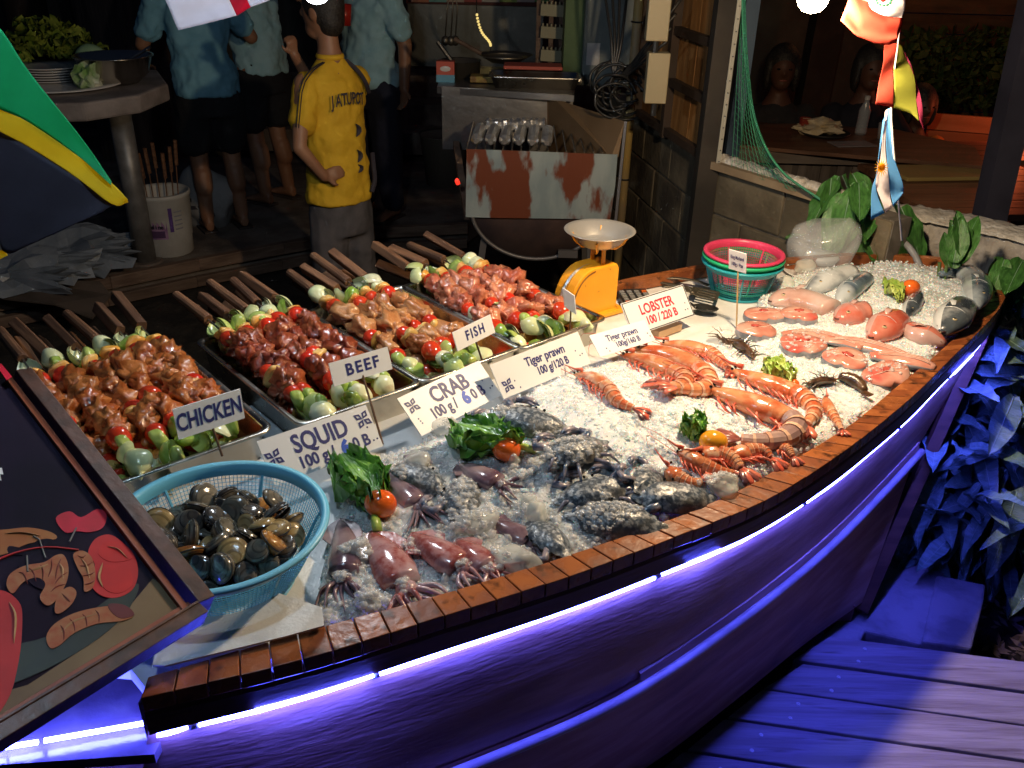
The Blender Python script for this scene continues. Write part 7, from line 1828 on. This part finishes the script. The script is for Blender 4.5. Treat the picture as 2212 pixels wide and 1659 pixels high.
def leaf_mesh(m_, s, w_=.22, curl=.35, wav=.02):
    b = B(); rows = []
    for i in range(25):
        u = i/24; ww = w_*(math.sin(math.pi*min(1, .06+u*.94))**.75)*(1-.25*u); row = []
        for j in range(9):
            v = -1+j/4
            row.append(Vector((u, ww*v*.5*2, .10*abs(v)**1.2*w_*2+wav*math.sin(i*.75+s*2+(3 if v > 0 else 0))*abs(v)**2-curl*u*u+.004*math.sin(i*3.1)*abs(v))))
        rows.append(row)
    b.loft(rows, closed=False); me = b.mesh('leaf', m_, True); return me
lg = mat('leaf_green', (.035, .12, .025), (.06, .19, .04), sc=7, rough=.42, coat=.1, bump=.0025, bsc=16, rnd=.25, stretch=(1, 3, 1))
lf = mat('fern_leaf', (.10, .19, .15), (.16, .27, .23), sc=6, rough=.42, coat=.2, bump=.004, bsc=22, rnd=.22, stretch=(4, 1, 1))
LGm = [leaf_mesh(lg, s, .27, c_) for s, c_ in ((0, .2), (1, .45), (2, .1))]
LFm = [leaf_mesh(lf, s, .16, c_, .018) for s, c_ in ((0, .25), (1, .55), (2, .9), (3, .1))]
vein = mat('leaf_vein', (.22, .34, .26), rough=.5)
def vein_mesh(c_):
    b = B(); b.tube([Vector((i/8, 0, -c_*(i/8)**2+.004)) for i in range(9)], [.008*(1-.8*i/8) for i in range(9)], 5); return b.mesh('midrib', vein, True)
VM = {c_: vein_mesh(c_) for c_ in (.2, .45, .1, .25, .55, .9)}
LGc, LFc = (.2, .45, .1), (.25, .55, .9, .1)
def plant(pos, n, ln, lab, meshes, curls, seed, up=(.2, 1.2), az=(0, 6.28), spread=.05, scatter=None, group='leafy plants around the bow', name='leafy_plant'):
    r_ = random.Random(seed); t = thing(name, lab, 'plant', pos, group=group)
    for i in range(n):
        k = r_.randrange(len(meshes)); a = r_.uniform(*az); e_ = r_.uniform(*up); L_ = ln*r_.uniform(.65, 1.15)
        q = Vector((r_.uniform(-spread, spread), r_.uniform(-spread, spread), r_.uniform(-spread*.6, spread*1.6)))
        o = place(meshes[k], 'leaf', t, loc=q, rot=(r_.uniform(-.35, .35), -e_, a), scale=L_)
        place(VM[curls[k]], 'midrib', o)
    b = B()
    for i in range(4): b.tube([(0, 0, -.3), (r_.uniform(-.05, .05), r_.uniform(-.05, .05), 0)], .006, 5)
    b.obj('stem', mat('stem_green', (.08, .14, .04), rough=.6), t, world=False)
    return t
plant(at(1830, 470, .66), 26, .22, 'broad leaved green plant hanging over the wall behind the plastic bag', LGm, LGc, 1, (-1.4, -.5), (3.6, 5.8), .10)
plant(at(1890, 510, .60), 20, .21, 'broad leaved green plant below the light blue flag', LGm, LGc, 2, (-1.4, -.5), (3.6, 5.8), .08)
plant(at(1790, 540, .50), 7, .14, 'small yellow-green plant between the colanders and the bag', LGm, LGc, 3, (-1.2, -.1), (2.8, 6.0), .06)
plant(at(2065, 572, .62), 9, .165, 'upright green plant with three large leaves in front of the planter wall', LGm, LGc, 4, (.9, 1.45), (1.0, 2.2), .03)
plant(at(2175, 600, .58), 12, .20, 'green plant at the right edge above the bow', LGm, LGc, 5, (-1.3, -.2), (3.4, 5.6), .05)
for i, (px, py, Z, n, ln, lab) in enumerate(((2120, 800, .28, 22, .28, 'blue lit leafy plant just outside the bow, upper clump'), (2200, 880, .22, 18, .30, 'blue lit leafy plant at the right edge beside the upper clump'), (2060, 900, .16, 22, .30, 'blue lit long leaved plant against the bow, middle clump'), (2150, 1000, .08, 22, .30, 'long leaved plant low at the right, half in blue light'), (2040, 1050, .02, 20, .28, 'blue lit long leaved plant touching the hull, lower clump'), (2215, 1110, -.02, 18, .30, 'dark green long leaved plant at the right edge near the slabs'), (2090, 1150, -.10, 16, .26, 'dark long leaved plant above the narrow stone slab'), (2200, 720, .38, 14, .24, 'green leafy plant at the right edge beside the bow tip'), (2010, 1150, -.14, 12, .22, 'small dim plant at the foot of the bow stem'))):
    plant(at(px, py, Z), int(n*1.6), ln*.85, lab, LFm, LFc, 20+i, (-1.2, .7), (2.8, 5.6), .11)
# leaf litter
lit = random.Random(3); b = B()
for k in range(420):
    c = at(lit.uniform(1900, 2260), lit.uniform(1150, 1420), -.32); a = lit.uniform(0, 6.28); d_ = Vector((math.cos(a), math.sin(a), lit.uniform(-.2, .3))); s_ = d_.orthogonal().normalized(); L_ = lit.uniform(.02, .06)
    b.add([c, c+d_*L_*.5+s_*L_*.16, c+d_*L_, c+d_*L_*.5-s_*L_*.16], [(0, 1, 2, 3)])
b.obj('leaf_litter', mat('dry_leaf', (.10, .07, .05), (.16, .12, .09), sc=20, rough=.8), kind='stuff')

# ------------------------------------------------------------------ turn lettering into plain meshes
bpy.context.view_layer.update()
_dg = bpy.context.evaluated_depsgraph_get()
for o in [o for o in bpy.data.objects if o.type == 'FONT']:
    me = bpy.data.meshes.new_from_object(o.evaluated_get(_dg))
    n = bpy.data.objects.new('letters', me); COL.objects.link(n)
    n.parent = o.parent; n.matrix_parent_inverse = o.matrix_parent_inverse.copy(); n.matrix_basis = o.matrix_basis.copy()
    bpy.data.objects.remove(o)
